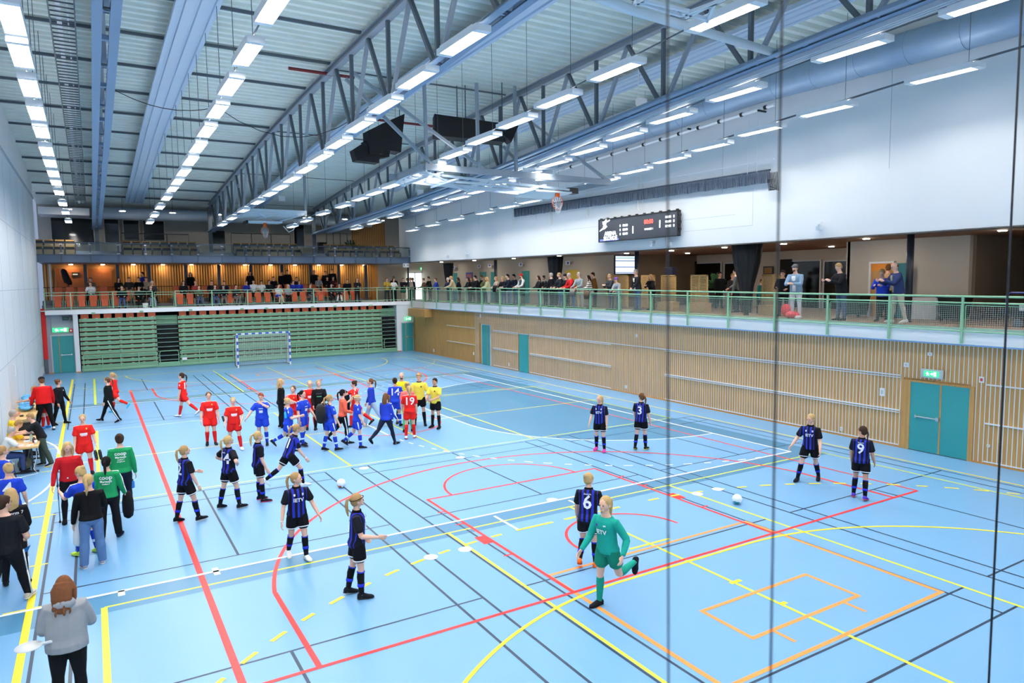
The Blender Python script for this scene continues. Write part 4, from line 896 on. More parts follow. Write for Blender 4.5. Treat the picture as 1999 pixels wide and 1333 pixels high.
# far backstop
F = empty('folded_backstop', (0, 0, 0), 'smaller folded white basketball backstop hung before the upper gallery', 'basketball backstop')
m = MB()
for k in range(8): m.bar((8.6-.06*k, 38.2+.3*k, 9.0-.02*k), (11.9-.12*k, 38.2+.3*k, 9.02-.02*k), .07, .07)
for a, b in (((8.6, 38.2, 9.0), (8.2, 40.3, 8.7)), ((11.9, 38.2, 9.0), (11.0, 40.3, 8.75)), ((9.3, 38.2, 9), (10.6, 40.3, 8.7)), ((10.6, 38.2, 9), (9.2, 40.3, 8.7))): m.bar(a, b, .06, .06)
m.box(8.3, 12, 38.1, 38.25, 9.05, 9.2); m.build('folding_arms', [WS], F)
m = MB(); m.box(9.0, 10.9, 39.4, 40.4, 8.56, 8.64, 0); m.box(8.9, 9.0, 39.4, 40.4, 8.5, 8.66, 1); m.build('backboard', [mat('board_white', (0, 0, 0)), BLACKP], F)
m = MB(); m.bar((11.95, 38.2, 8.9), (11.95, 38.2, 11.2), .12, .12); m.bar((8.4, 38.2, 9.1), (8.35, 38.3, 10.5), .1, .1); m.build('hanger', [WST], F)
hoop(F, (9.97, 39.7, 8.1), (0, 1, 0), .24)
m = MB(); c0 = PX(553, 441, y=39.2); c1 = PX(585, 428, y=38.4); m.tube([c0, c0+Vector((.3, 0, -.35)), c0.lerp(c1, .6)+Vector((0, 0, -.45)), c1], .02, 6); m.build('cable_loop', [WHITE], F)
# near backstop, cut by the top of the frame
F = empty('folded_backstop', (0, 0, 0), 'white folded frame of the near backstop at the top edge', 'basketball backstop')
m = MB()
for (u0, v0, u1, v1) in ((1240, 3, 1330, 30), (1252, 0, 1345, 22), (1330, 30, 1400, 4), (1338, 33, 1415, -3), (1380, 42, 1394, 8), (1333, 24, 1382, 38), (1240, 8, 1262, -4)):
    m.bar(PX(u0, v0, z=9.6), PX(u1, v1, z=9.6), .05, .06)
m.build('folding_arms', [WS], F)
m = MB(); a, b = PX(1235, 20, z=10.4), PX(1525, 107, z=10.4); m.tube([a+Vector((-1, 0, .1)), a, b], .1, 8); m.build('cross_tube', [WS], F, True)
# loudspeakers in the middle
t = empty('speaker_cluster', (0, 0, 0), 'black angled loudspeaker cluster hung behind the middle truss', 'loudspeaker')
def pxbox(pts, y0, dy, mt, nm, par):
    fr = [PX(u, v, y=y0) for u, v in pts]; m = MB(); m.loft([fr, [p+Vector((0, dy, 0)) for p in fr]]); return m.build(nm, [mt], par)
SPK = mat('speaker_black', lin((10, 11, 16)), .7, var=.1)
pxbox([(742, 243), (790, 222), (783, 297), (740, 290)], 24.2, .7, SPK, 'cabinet', t); pxbox([(718, 255), (750, 240), (748, 300), (722, 300)], 24.0, .6, SPK, 'cabinet', t)
pxbox([(690, 292), (712, 278), (742, 300), (740, 318), (696, 313)], 24.1, .5, SPK, 'cabinet', t); pxbox([(712, 275), (765, 262), (760, 306), (735, 310)], 24.3, .5, SPK, 'cabinet', t)
m = MB(); a = PX(720, 250, y=24.3); b = PX(780, 228, y=24.3)
for p in (a, b): m.bar(p, (p.x, 24.3, zroof(24)), .03, .03)
m.build('hanger', [STD], t)
t = empty('line_speaker', (0, 0, 0), 'long black box loudspeaker hung level between the trusses', 'loudspeaker')
a0, a1, b0, b1 = PX(848, 222, y=21.5), PX(848, 264, y=21.5), PX(984, 241, y=19.8), PX(984, 277, y=19.8)
m = MB(); m.loft([[a0, b0, b1, a1], [p+Vector((.25, .7, .0)) for p in (a0, b0, b1, a1)]]); m.build('cabinet', [SPK], t)
c = PX(996, 250, y=19.6); m = MB(); m.loft([[c+Vector((-.3, 0, -.25)), c+Vector((.15, -.1, .35)), c+Vector((.4, 0, .2)), c+Vector((.05, 0, -.5))], [c+Vector((-.2, .5, -.25)), c+Vector((.25, .4, .35)), c+Vector((.5, .5, .2)), c+Vector((.15, .5, -.5))]]); m.build('tilted_cabinet', [SPK], t)
m = MB()
for p in (a0.lerp(b0, .35), a0.lerp(b0, .47), b0): m.bar(p+Vector((.1, .3, 0)), (p.x+.1, p.y+.3, zroof(p.y)), .03, .03)
m.build('hanger', [STD], t)
for (xa_, xb_, yy, lb) in ((11.8, 15.2, 25.9, 'dark red pipe under the roof above the long box loudspeaker'), (7.0, 9.2, 21.0, 'dark red pipe under the roof crossing behind the middle truss')):
    m = MB(); m.tube([(xa_, yy, zroof(yy)-.3), (xb_, yy, zroof(yy)-.3)], .055, 8); tag(m.build('sprinkler_pipe', [M(120, 30, 34, .5)]), lb, 'pipe')
# floodlight and small fittings
for i, (u, v, y) in enumerate(((1246, 200, 15), (818, 374, 36), (1806, 37, 9), (685, 398, 40), (549, 386, 44))):
    c = PX(u, v, y=y); m = MB(); m.loft([[c+Vector((-.12, 0, -.08)), c+Vector((.12, 0, -.08)), c+Vector((.12, 0, .08)), c+Vector((-.12, 0, .08))], [c+Vector((-.2, -.2, -.22)), c+Vector((.2, -.2, -.22)), c+Vector((.2, -.2, .1)), c+Vector((-.2, -.2, .1))]]); m.tube([c, (c.x, c.y, zroof(c.y))], .015, 6)
    tag(m.build('spotlight', [LHOUS]), ['white spotlight under the ribbed panel at upper right', 'white spotlight hung left of the right truss foot', 'white square floodlight beside the round duct at top right', 'small white spotlight near the far end of the middle bay', 'small dark detector below the far roof edge'][i], 'spotlight')
# hanging cable across the bays
m = MB(); pts = []
for i, (a, b, sag) in enumerate((((1.7, 20, 10.6), (4.6, 20, 10.3), .35), ((4.6, 20, 10.3), (9.5, 20, 11.0), 1.0))):
    for k in range(9):
        q = k/8; p = Vector(a).lerp(Vector(b), q); p.z -= sag*4*q*(1-q); pts.append(p)
m.tube(pts, .012, 5); tag(m.build('slack_cable', [BLACKP]), 'thin slack black cable strung from the left truss to the middle truss', 'cable')
# net guide ropes close to the photographer
ROPE = mat('rope_black', lin((20, 24, 34)), .8, var=.1)
for i, (u0, u1, d, r, lb) in enumerate(((1303, 1305, 1.3, .0019, 'thin black vertical guide rope left of the pair near the viewer'), (1527, 1504, 1.35, .0021, 'thin black vertical guide rope in the middle of the three near the viewer'), (1995, 1930, 3.4, .0055, 'thin black vertical guide rope near the right picture edge'))):
    def at(u, v): return CAMPOS + (CR*((u-999.5)/FPX) + CU*((666.5-v)/FPX) + CF)*d
    a, b = at(u0, 0), at(u1, 1333); dr = (b-a); a2 = a-dr*.6; b2 = b+dr*.45; m = MB(); m.tube([a2, b2], r, 8); tag(m.build('guide_rope', [ROPE], None, True), lb, 'cord', 'guide ropes near the camera')
# ---------------------------------------------------------------- people
SKIN = {'f': mat('skin_fair', lin((226, 176, 152)), .55, var=.05, vscale=12), 'm': mat('skin_mid', lin((204, 150, 122)), .55, var=.05, vscale=12), 't': mat('skin_tan', lin((176, 120, 92)), .55, var=.05, vscale=12)}
HAIRC = {'blond': (190, 158, 108), 'dblond': (168, 134, 90), 'brown': (104, 70, 46), 'dbrown': (58, 40, 30), 'black': (24, 20, 20), 'grey': (170, 164, 156), 'white': (214, 212, 206), 'auburn': (112, 70, 44), 'red': (130, 62, 36), 'bald': (190, 150, 128)}
EYE = mat('eye_dark', lin((36, 28, 26)), .3, var=0); LIP = mat('lips', lin((176, 92, 84)), .5, var=0)
def stripe_mat(name, a, b_, sleeve=.165, width=.088):
    """football shirt: vertical stripes over the chest and back, plain sleeves"""
    m = bpy.data.materials.new(name); m.use_nodes = True; nt = m.node_tree; b = nt.nodes['Principled BSDF']; b.inputs['Roughness'].default_value = .75; b.inputs['Specular IOR Level'].default_value = .2
    tc = nt.nodes.new('ShaderNodeTexCoord'); sp = nt.nodes.new('ShaderNodeSeparateXYZ'); nt.links.new(tc.outputs['Object'], sp.inputs[0])
    def mth(op, x, y):
        n = nt.nodes.new('ShaderNodeMath'); n.operation = op
        for i, v in enumerate((x, y)):
            if v is None: continue
            if isinstance(v, (int, float)): n.inputs[i].default_value = v
            else: nt.links.new(v, n.inputs[i])
        return n.outputs[0]
    ab = mth('ABSOLUTE', sp.outputs['X'], None); w_ = mth('COSINE', mth('MULTIPLY', sp.outputs['X'], 6.2832/width), None)
    st = mth('GREATER_THAN', w_, .1); inn = mth('LESS_THAN', ab, sleeve); f = mth('MULTIPLY', st, inn)
    mx = nt.nodes.new('ShaderNodeMix'); mx.data_type = 'RGBA'; mx.inputs[6].default_value = (*lin(a), 1); mx.inputs[7].default_value = (*lin(b_), 1)
    nt.links.new(f, mx.inputs[0]); nt.links.new(mx.outputs[2], b.inputs['Base Color']); return m
HOME = stripe_mat('shirt_black_blue', (16, 15, 22), (34, 46, 168))
def cloth(c, n='cloth'): return mat('%s_%02x%02x%02x' % (n, *c), lin(c), .85, var=.12, vscale=9, bump=.25, spec=.18)
V = Vector
def rx(a): return Matrix.Rotation(a, 3, 'X')
def rz(a): return Matrix.Rotation(a, 3, 'Z')
def ring(c, ax, ay, n=14): return [c + ax*math.cos(2*math.pi*j/n) + ay*math.sin(2*math.pi*j/n) for j in range(n)]
TOR_F = [(-.24, .048, .052, -.004), (-.14, .088, .066, -.006), (-.02, .101, .070, -.008), (.14, .093, .062, 0), (.36, .076, .054, .002), (.55, .084, .058, .004), (.74, .094, .063, .006), (.86, .098, .056, .0), (.93, .076, .046, -.004), (.99, .046, .037, -.006), (1.06, .033, .034, -.004)]
TOR_M = [(-.24, .048, .052, -.004), (-.14, .086, .066, -.004), (-.02, .095, .068, -.006), (.14, .091, .064, 0), (.36, .088, .060, .002), (.55, .096, .063, .004), (.74, .106, .066, .004), (.86, .110, .058, .0), (.93, .084, .048, -.004), (.99, .052, .039, -.006), (1.06, .037, .037, -.004)]
def person(loc, head, h, pose, fit, label, vox=.012, group=None, sex='f', hair='blond', style='pony', skin='f', bulk=1.0, face=True, seat=None, name='person'):
    """pose: L/R = (hip, knee, spread[, toe]) of each leg, l/r = (raise, spread, elbow, forearm spread) of each arm in degrees, lean, turn (head), nod.
    fit: top/bottom colours and kinds. loc is the floor point between the feet (or under the seat)."""
    D = math.radians; P = dict(L=(0, 0, 3), R=(0, 0, 3), l=(5, 8, 15, 4), r=(5, 8, 15, 4), lean=2, turn=0, nod=0, twist=0); P.update(pose)
    TOR = TOR_M if sex == 'm' else TOR_F; LS = .292*h; b = bulk
    # spine
    lean = D(P['lean']); tw = D(P['twist'])
    def spine(s):
        n = 8; p = V((0, 0, 0)); st = s/n
        for i in range(n):
            t = max(0, min(1, (st*(i+.5))/.5)); a = lean*(.35+.65*t); p = p + V((0, math.sin(a), math.cos(a)))*st*LS
        a = lean*(.35+.65*max(0, min(1, s/.5))); return p, rx(-a) @ rz(tw*max(0, min(1, s)))
    def at(s, x, y, z=0): p, R = spine(s); return p + R @ V((x, y, z))
    # legs
    legs = {}
    for sd, k in ((-1, 'L'), (1, 'R')):
        q = P[k]; f_, kn, sp = D(q[0]), D(q[1]), D(q[2]); hip = V((sd*.053*h*(.8+.2*b), 0, -.012*h))
        R = Matrix.Rotation(-sd*sp, 3, 'Y')
        th = R @ V((0, math.sin(f_), -math.cos(f_))); sh = R @ V((0, math.sin(f_-kn), -math.cos(f_-kn)))
        knee = hip+th*.245*h; ank = knee+sh*.240*h; a_ = f_-kn
        toe = D(q[3]) if len(q) > 3 else (a_*.75 if a_ < 0 else a_*.4)   # foot pitch, negative = toe down
        fd = rz(-sd*D(8)) @ V((0, math.cos(toe), math.sin(toe))); up = rz(-sd*D(8)) @ V((0, -math.sin(toe), math.cos(toe)))
        legs[k] = (hip, knee, ank, fd, up, sd, sh)
    zmin = min(min((a-up*.038*h).z, (a+fd*.10*h-up*.038*h).z) for _, _, a, fd, up, _, _ in legs.values())
    mid = (legs['L'][2]+legs['R'][2])/2
    if seat is not None: off = V((0, 0, seat+.085*h*b)); 
    else:
        off = V((-mid.x, -mid.y-.0*h, -zmin))
        if 'anchor' in P: a = legs[P['anchor']][2]; off = V((-a.x, -a.y, -zmin))
    root = empty(name, loc, label, 'person', group, -head)
    T = Matrix.Translation(off)
    # ---- body, one closed surface
    B = MB()
    def limb(pts, rad, n=10, mb=B, e=None):
        pts = [V(p) for p in pts]; d = [(pts[min(i+1, len(pts)-1)]-pts[max(i-1, 0)]).normalized() for i in range(len(pts))]
        pts = [pts[0]-d[0]*rad[0]*.45]+pts+[pts[-1]+d[-1]*rad[-1]*.45]; rad = [rad[0]*.6]+list(rad)+[rad[-1]*.6]
        mb.tube(pts, rad, n)
    def torso(mb, s0, s1, g, gw=None, hemx=0):
        rings = []; tb = [t for t in TOR if s0 < t[0] < s1]
        def val(s):
            return [interp([(t[0], t[i]) for t in TOR], s) for i in (1, 2, 3)]
        for s in [s0]+[t[0] for t in tb]+[s1]:
            a_, c_, y_ = val(s); p, R = spine(s)
            if gw and s < .6: a_, c_ = max(a_, gw[0]), max(c_, gw[1])
            bb = b if s < .9 else 1+(b-1)*.3; ge = g+(.008 if gw and s < .1 else 0)
            rings.append(ring(p+R @ V((0, y_*h, 0)), R @ V(((a_*bb)*h+ge, 0, 0)), R @ V((0, (c_*bb)*h+ge, 0))))
        mb.loft(rings)
    torso(B, -.24, 1.06, 0)
    nb = at(1.0, 0, -.004*h); ha = lean*.45-D(P['nod'])*1.0
    neckd = V((0, math.sin(lean*.8), math.cos(lean*.8)))
    hc = nb + neckd*.024*h + V((0, math.sin(lean*.4-D(P['nod'])*.3)+.10, math.cos(lean*.4)))*.080*h
    limb([nb-neckd*.02*h, hc+V((0, -.008*h, -.03*h))], [.033*h*(1.1 if sex == 'm' else 1), .030*h*(1.12 if sex == 'm' else 1)])
    HR = rz(-D(P['turn'])) @ rx(D(P['nod'])-lean*.2)
    hs = .132*h/2; n0 = len(B.v)
    def hf(p):
        t = max(0, -p.z); q = V((p.x*(1-.30*t*t), p.y*(1-.12*t)+.10*t, p.z))
        return q
    B.ball((0, 0, 0), (hs*.70, hs*.86, hs), 14, 10, fn=hf)
    B.ball((0, hs*.86, -hs*.16), (hs*.12, hs*.2, hs*.2), 8, 6); B.ball((0, hs*.74, -hs*.62), (hs*.3, hs*.2, hs*.2), 8, 6)
    for s_ in (-1, 1): B.ball((s_*hs*.70, -hs*.05, -hs*.1), (hs*.08, hs*.2, hs*.26), 8, 6)
    HM = Matrix.Translation(hc) @ HR.to_4x4(); B.xform(HM, n0)
    # arms
    arms = {}
    for sd, k in ((-1, 'l'), (1, 'r')):
        q = P[k]; f_, ab, el, a2 = D(q[0]), D(q[1]), D(q[2]), D(q[3]); S = at(.855, sd*(.114 if sex == 'm' else .103)*h, 0)
        bf = rz(tw)
        d1 = bf @ V((sd*math.sin(ab), math.cos(ab)*math.sin(f_), -math.cos(ab)*math.cos(f_)))
        d2 = bf @ V((sd*math.sin(a2), math.cos(a2)*math.sin(f_+el), -math.cos(a2)*math.cos(f_+el)))
        E = S+d1*.172*h; W_ = E+d2*.148*h; arms[k] = (S, E, W_, d1, d2, sd)
        m_ = .5+.5*b
        limb([at(.86, sd*.06*h, 0), S, S+d1*.06*h, E], [.028*h*m_, .034*h*m_, .029*h*m_, .0235*h*m_]); limb([E, E+d2*.045*h, W_], [.0235*h*m_, .024*h*m_, .0155*h])
        # hand: palm, four bent fingers of different lengths and a thumb from the side of the palm
        side = V((sd, 0, 0)) if abs(d2.x) < .8 else V((0, 1, 0)); nrm = -(side-d2*side.dot(d2)).normalized(); wid = d2.cross(nrm).normalized()
        if wid.y < 0: wid = -wid
        if k in P.get('palm', {}): pass
        u_ = h/1.7*1.08
        pc = [W_+d2*t*u_ for t in (-.005, .02, .05, .085)]; pw = [.016, .026, .037, .038]; pt = [.014, .014, .014, .012]
        B.loft([ring(c_, wid*w1*u_, nrm*t1*u_, 10) for c_, w1, t1 in zip(pc, pw, pt)])
        for j, (o_, L_) in enumerate(((.029, .066), (.0105, .076), (-.0085, .071), (-.027, .056))):
            s_ = pc[3]+wid*o_*u_-d2*.006; c1 = P.get('curl', .45)+.08*j
            e1 = (d2*math.cos(c1*.5)+nrm*math.sin(c1*.5)); e2 = (d2*math.cos(c1*1.6)+nrm*math.sin(c1*1.6)); m1 = s_+e1*L_*.5*u_; m2 = m1+e2*L_*.5*u_
            B.tube([s_-e1*.01, s_, m1, m2, m2+e2*.003], [.007*u_, .0092*u_, .0088*u_, .0076*u_, .004], 7)
        s_ = pc[1]+wid*.022*u_; td = (d2*.75+wid*.6+nrm*.35).normalized(); B.tube([s_, s_+td*.032*u_, s_+(td*.6+d2*.5).normalized()*.06*u_], [.012*u_, .0105*u_, .007*u_], 7)
    # legs and feet
    for hip, knee, ank, fd, up, sd, sh in legs.values():
        th = (knee-hip).normalized()
        limb([hip+V((-sd*.008*h, 0, .01*h)), hip+th*.06*h, hip+th*.15*h, knee], [.052*h*b, .051*h*b, .041*h*b, .0300*h*(.5+.5*b)], 12)
        bk = -V((0, fd.y, 0))*.006*h
        limb([knee, knee+sh*.07*h+bk, knee+sh*.14*h+bk*.5, ank], [.0295*h*(.5+.5*b), .0325*h*(.4+.6*b), .027*h*(.6+.4*b), .0195*h], 12)
        sr = fd.cross(up)
        B.loft([ring(ank+fd*t*h-up*z_*h, sr*w1*h, up*t1*h, 8) for t, z_, w1, t1 in ((-.03, .018, .015, .014), (-.012, .014, .02, .022), (.03, .018, .022, .019), (.075, .024, .026, .014), (.105, .027, .018, .009))])
    def fin(mb, nm, mt, vx=vox, rem=True, smooth=2):
        mb.xform(T); o = mb.build(nm, [mt], root, True)
        if rem:
            m1 = o.modifiers.new('skin', 'REMESH'); m1.mode = 'VOXEL'; m1.voxel_size = vx; m1.use_smooth_shade = True
            if smooth: m2 = o.modifiers.new('smooth', 'SMOOTH'); m2.factor = .5; m2.iterations = smooth
        return o
    fin(B, 'body', SKIN[skin], vox)
    # ---- hair
    hc3 = HAIRC[hair]; HMt = cloth(hc3, 'hair')
    H = MB()
    if style != 'bald':
        H.ball((0, -hs*.16, hs*.20), (hs*.80, hs*.90, hs*.92), 14, 9)
        H.ball((0, -hs*.35, -hs*.15), (hs*.72, hs*.66, hs*.72), 12, 8)
        if style == 'short': H.ball((0, hs*.2, hs*.62), (hs*.58, hs*.6, hs*.36), 10, 6)
        if style == 'pony':
            H.ball((0, -hs*1.02, hs*.35), (hs*.22, hs*.24, hs*.22), 8, 6); H.tube([(0, -hs*1.0, hs*.38), (0, -hs*1.45, hs*.2), (hs*.1, -hs*1.62, -hs*.5), (hs*.1, -hs*1.5, -hs*1.5), (0, -hs*1.35, -hs*2.2)], [hs*.16, hs*.24, hs*.27, hs*.2, hs*.07], 8)
        if style == 'braid': H.tube([(0, -hs*.95, hs*.1), (0, -hs*1.25, -hs*.2), (0, -hs*1.25, -hs*.7), (0, -hs*1.15, -hs*1.2), (0, -hs*1.1, -hs*1.6), (0, -hs*1.05, -hs*2.0)], [hs*.2, hs*.13, hs*.2, hs*.12, hs*.17, hs*.06], 8)
        if style == 'bun': H.ball((0, -hs*.9, hs*.62), (hs*.38, hs*.36, hs*.36), 9, 7)
        if style in ('long', 'wavy'):
            k_ = 1.25 if style == 'wavy' else 1
            H.tube([(0, -hs*.5, hs*.2), (0, -hs*.72, -hs*.6), (0, -hs*.85, -hs*1.4), (0, -hs*.82, -hs*2.2), (0, -hs*.8, -hs*2.9)], [hs*.7*k_, hs*.8*k_, hs*.82*k_, hs*.66*k_, hs*.3], 12, ell=[.8, .6, .45, .4, .3], side=(1, 0, 0))
            for s_ in (-1, 1): H.tube([(s_*hs*.62, hs*.1, hs*.4), (s_*hs*.82*k_, 0, -hs*.5), (s_*hs*.8*k_, hs*.15, -hs*1.4), (s_*hs*.62*k_, hs*.3, -hs*2.2)], [hs*.2, hs*.26, hs*.25, hs*.1], 8)
            if style == 'wavy':
                rr = random.Random(3)
                for _ in range(26): a_ = rr.uniform(3.5, 5.9); z_ = rr.uniform(-2.6, .3); x_ = math.cos(a_)*hs*.95; y_ = math.sin(a_)*hs*.9-.02; H.tube([(x_, y_, z_*hs), (x_*1.12, y_*1.1, (z_-.35)*hs), (x_, y_*1.05, (z_-.7)*hs)], [hs*.1, hs*.14, hs*.05], 6)
        H.xform(HM); fin(H, 'hair', HMt, vox, True, 1)
    else:
        H.ball((0, -hs*.42, -hs*.12), (hs*.70, hs*.5, hs*.42), 12, 7); H.xform(HM); fin(H, 'hair', cloth(HAIRC['brown' if hair == 'bald' else hair], 'hair'), vox, False)
    if fit.get('beard'): 
        H = MB(); H.ball((0, hs*.62, -hs*.62), (hs*.42, hs*.34, hs*.36), 10, 7); H.xform(HM); fin(H, 'beard', cloth(fit['beard'], 'hair'), vox, False)
    if fit.get('hat'):
        c_, kd = fit['hat']; H = MB(); H.ball((0, -hs*.08, hs*.42), (hs*.84, hs*.96, hs*.74), 14, 8)
        if kd == 'cap': H.loft([[V((x_*hs, (.55+y_)*hs, hs*.45)) for x_, y_ in ((-.6, 0), (.6, 0), (.5, .6), (0, .8), (-.5, .6))], [V((x_*hs, (.55+y_)*hs, hs*.53)) for x_, y_ in ((-.6, 0), (.6, 0), (.5, .6), (0, .8), (-.5, .6))]])
        else: H.ball((0, -hs*.1, hs*.1), (hs*.86, hs*.95, hs*.26), 14, 5)
        H.xform(HM); fin(H, 'cap' if kd == 'cap' else 'beanie', cloth(c_), vox, False)
    if fit.get('band'):
        H = MB(); H.tube([(math.cos(a_)*hs*.84, math.sin(a_)*hs*.98-hs*.1, hs*.3+math.sin(a_)*hs*.25) for a_ in [2*math.pi*j/20 for j in range(21)]], hs*.05, 6); H.xform(HM); fin(H, 'hairband', cloth(fit['band']), vox, False)
    if face:
        for s_ in (-1, 1):
            H = MB(); H.ball((s_*hs*.27, hs*.815, hs*.02), (hs*.11, hs*.05, hs*.06), 8, 5); H.xform(HM); fin(H, 'eye', EYE, vox, False)
        H = MB()
        for s_ in (-1, 1): H.ball((s_*hs*.28, hs*.82, hs*.17), (hs*.17, hs*.05, hs*.03), 8, 4)
        H.xform(HM); fin(H, 'eyebrows', HMt if style != 'bald' else cloth(HAIRC['brown'], 'hair'), vox, False)
        H = MB(); H.ball((0, hs*.86, -hs*.44), (hs*.2, hs*.06, hs*.045), 8, 4); H.xform(HM); fin(H, 'mouth', LIP, vox, False)
    # ---- clothes
    top = fit['top']; tk = fit.get('topk', 'short'); g = {'short': .016, 'long': .015, 'jacket': .026, 'coat': .034, 'vest': .02}[tk]
    tm = top if not isinstance(top, tuple) else cloth(top)
    m_ = .5+.5*b; C = MB(); hem = fit.get('hem', -.13 if tk in ('short', 'long') else -.20)
    torso(C, hem, .985, g, (.088*1.0, .064) if tk in ('short', 'long') else (.1, .07))
    for k, (S, E, W_, d1, d2, sd) in arms.items():
        if tk == 'vest': continue
        r1 = .040*h+g*.8
        if tk == 'short': limb([at(.85, sd*.05*h, 0), S, S+d1*.07*h, S+d1*.115*h], [.031*h+g*.4, .036*h+g*.4, .036*h+g*.6, .037*h+g*.8], 12, C)
        else:
            limb([at(.85, sd*.05*h, 0), S, S+d1*.07*h, E], [.031*h+g*.4, .036*h*m_+g*.4, .032*h*m_+g*.6, .027*h*m_+g*.6], 12, C); limb([E, E+d2*.05*h, E+d2*.14*h], [.027*h+g*.6, .026*h+g*.6, .019*h+g*.5], 12, C)
    if fit.get('hood'): n0 = len(C.v); C.ball(at(.98, 0, -.055*h), (.075*h, .05*h, .05*h), 12, 7)
    m_ = .5+.5*b
    fin(C, {'short': 'shirt', 'long': 'sweater', 'jacket': 'jacket', 'coat': 'coat', 'vest': 'vest'}[tk], tm, vox*1.1)
    if tk == 'vest' and fit.get('under'):
        C = MB()
        for k, (S, E, W_, d1, d2, sd) in arms.items(): limb([at(.86, sd*.06*h, 0), S, S+d1*.07*h, E], [.040*h+.01, .038*h+.01, .032*h+.01, .027*h+.01], 12, C); limb([E, E+d2*.14*h], [.027*h+.01, .02*h+.008], 12, C)
        fin(C, 'shirt_sleeves', cloth(fit['under']), vox*1.1)
    if fit.get('collar'):
        C = MB(); p, R = spine(.99); C.loft([ring(p+R @ V((0, -.004*h, 0)), R @ V((.05*h, 0, 0)), R @ V((0, .045*h, 0))), ring(p+R @ V((0, -.002*h, .02*h)), R @ V((.044*h, 0, 0)), R @ V((0, .042*h, 0)))]); fin(C, 'collar', cloth(fit['collar']), vox, False)
    if fit.get('front'):   # open jacket: what shows beneath
        C = MB(); rings = []
        for s in (-.1, .2, .5, .75, .9): p, R = spine(s); a_, c_ = [interp([(t[0], t[i]) for t in TOR], s)*h*b for i in (1, 2)]; q = p+R @ V((0, c_+g+.004, 0)); rings.append(ring(q, R @ V((.035*h, 0, 0)), R @ V((0, .006*h, 0)), 8))
        C.loft(rings); fin(C, 'shirt_front', cloth(fit['front']), vox, False)
    bt = fit['bottom']; bk = fit.get('botk', 'trousers'); bm = cloth(bt); C = MB(); wd = fit.get('wide', 1.0)
    torso(C, -.24, min(.1, hem+.07), .008)
    for hip, knee, ank, fd, up, sd, sh in legs.values():
        th = (knee-hip).normalized()
        if bk == 'shorts': limb([hip+V((-sd*.008*h, 0, .01*h)), hip+th*.06*h, hip+th*.145*h], [.056*h*b+.01, .057*h*b+.012, .054*h*b+.016], 12, C)
        elif bk == 'skirt': pass
        else:
            w2 = {1.0: (.036, .030, .024), 1.3: (.043, .041, .038), .8: (.032, .031, .0215)}[wd]
            limb([hip+V((-sd*.008*h, 0, .01*h)), hip+th*.06*h, hip+th*.15*h, knee], [.055*h*b+.006, .055*h*b+.008, .046*h*b+.006, w2[0]*h*(.5+.5*b)+.004], 12, C)
            bk_ = -V((0, fd.y, 0))*.006*h; limb([knee, knee+sh*.07*h+bk_, knee+sh*.14*h+bk_*.5, ank], [w2[0]*h*(.5+.5*b)+.004, (w2[1]+.005)*h*(.4+.6*b)+.006, (w2[1]*.5+w2[2]*.5+.003)*h*(.5+.5*b)+.005, w2[2]*h+.006], 12, C)
    fin(C, 'shorts' if bk == 'shorts' else ('jeans' if fit.get('jeans') else 'trousers'), bm, vox*1.1)
    if fit.get('side'):   # pale stripes down the trouser legs or shorts
        C = MB()
        for hip, knee, ank, fd, up, sd, sh in legs.values():
            th = (knee-hip).normalized(); o1 = V((sd, 0, 0)); r0 = .057*h*b+.012
            if bk == 'shorts': C.bar(hip+th*.02*h+o1*r0, hip+th*.15*h+o1*(r0+.004), .03, .012, (1, 0, 0))
            else: C.bar(hip+th*.02*h+o1*r0, knee+o1*(.037*h*(.5+.5*b)+.008), .03, .012, (1, 0, 0)); C.bar(knee+o1*(.037*h*(.5+.5*b)+.008), ank+o1*(.027*h+.008), .03, .012, (1, 0, 0))
        fin(C, 'side_stripe', cloth(fit['side']), vox, False)
    if fit.get('trim'):
        C = MB()
        for hip, knee, ank, fd, up, sd, sh in legs.values():
            th = (knee-hip).normalized(); c_ = hip+th*.140*h; ax = V((1, 0, 0)); ay = th.cross(ax); C.loft([ring(c_, ax*(.056*h*b+.017), ay*(.056*h*b+.017)), ring(c_+th*.010*h, ax*(.056*h*b+.018), ay*(.056*h*b+.018))])
        fin(C, 'shorts_trim', cloth(fit['trim']), vox, False)
    if fit.get('socks'):
        for hip, knee, ank, fd, up, sd, sh in legs.values():
            C = MB(); bk_ = -V((0, fd.y, 0))*.006*h; limb([knee+sh*.022*h+bk_*.3, knee+sh*.07*h+bk_, knee+sh*.14*h+bk_*.5, ank], [.031*h*(.5+.5*b)+.006, .0335*h*(.4+.6*b)+.006, .028*h*(.6+.4*b)+.006, .0205*h+.007], 12, C); o = fin(C, 'sock', cloth(fit['socks']), vox)
            if fit.get('sockband'):
                bb_ = (.4+.6*b)
                for t0, t1 in ((.13, .16), (.016, .026)):
                    C = MB(); r_ = interp([(0, .0315), (.07, .0335), (.14, .028), (.24, .0205)], t0)*h*bb_+.0095; ax = V((1, 0, 0)); ay = sh.cross(ax); q_ = bk_*interp([(0, .2), (.07, 1), (.14, .5), (.24, 0)], t0); C.loft([ring(knee+sh*t0*h+q_, ax*r_, ay*r_), ring(knee+sh*t1*h+q_, ax*r_, ay*r_)])
                    C.xform(T); oo = C.build('sock_band', [cloth(fit['sockband'])], o, True)
            if fit.get('anklets', 1):
                C = MB(); limb([ank-sh*.018*h, ank+sh*.0*h], [.024*h, .024*h], 10, C); fin(C, 'ankle_sock', cloth((236, 236, 236)), vox, False)
    elif fit.get('ankles'):
        C = MB()
        for hip, knee, ank, fd, up, sd, sh in legs.values(): limb([ank-sh*.01*h, ank+sh*.02*h], [.024*h, .024*h], 10, C)
        fin(C, 'ankle_socks', cloth(fit['ankles']), vox, False)
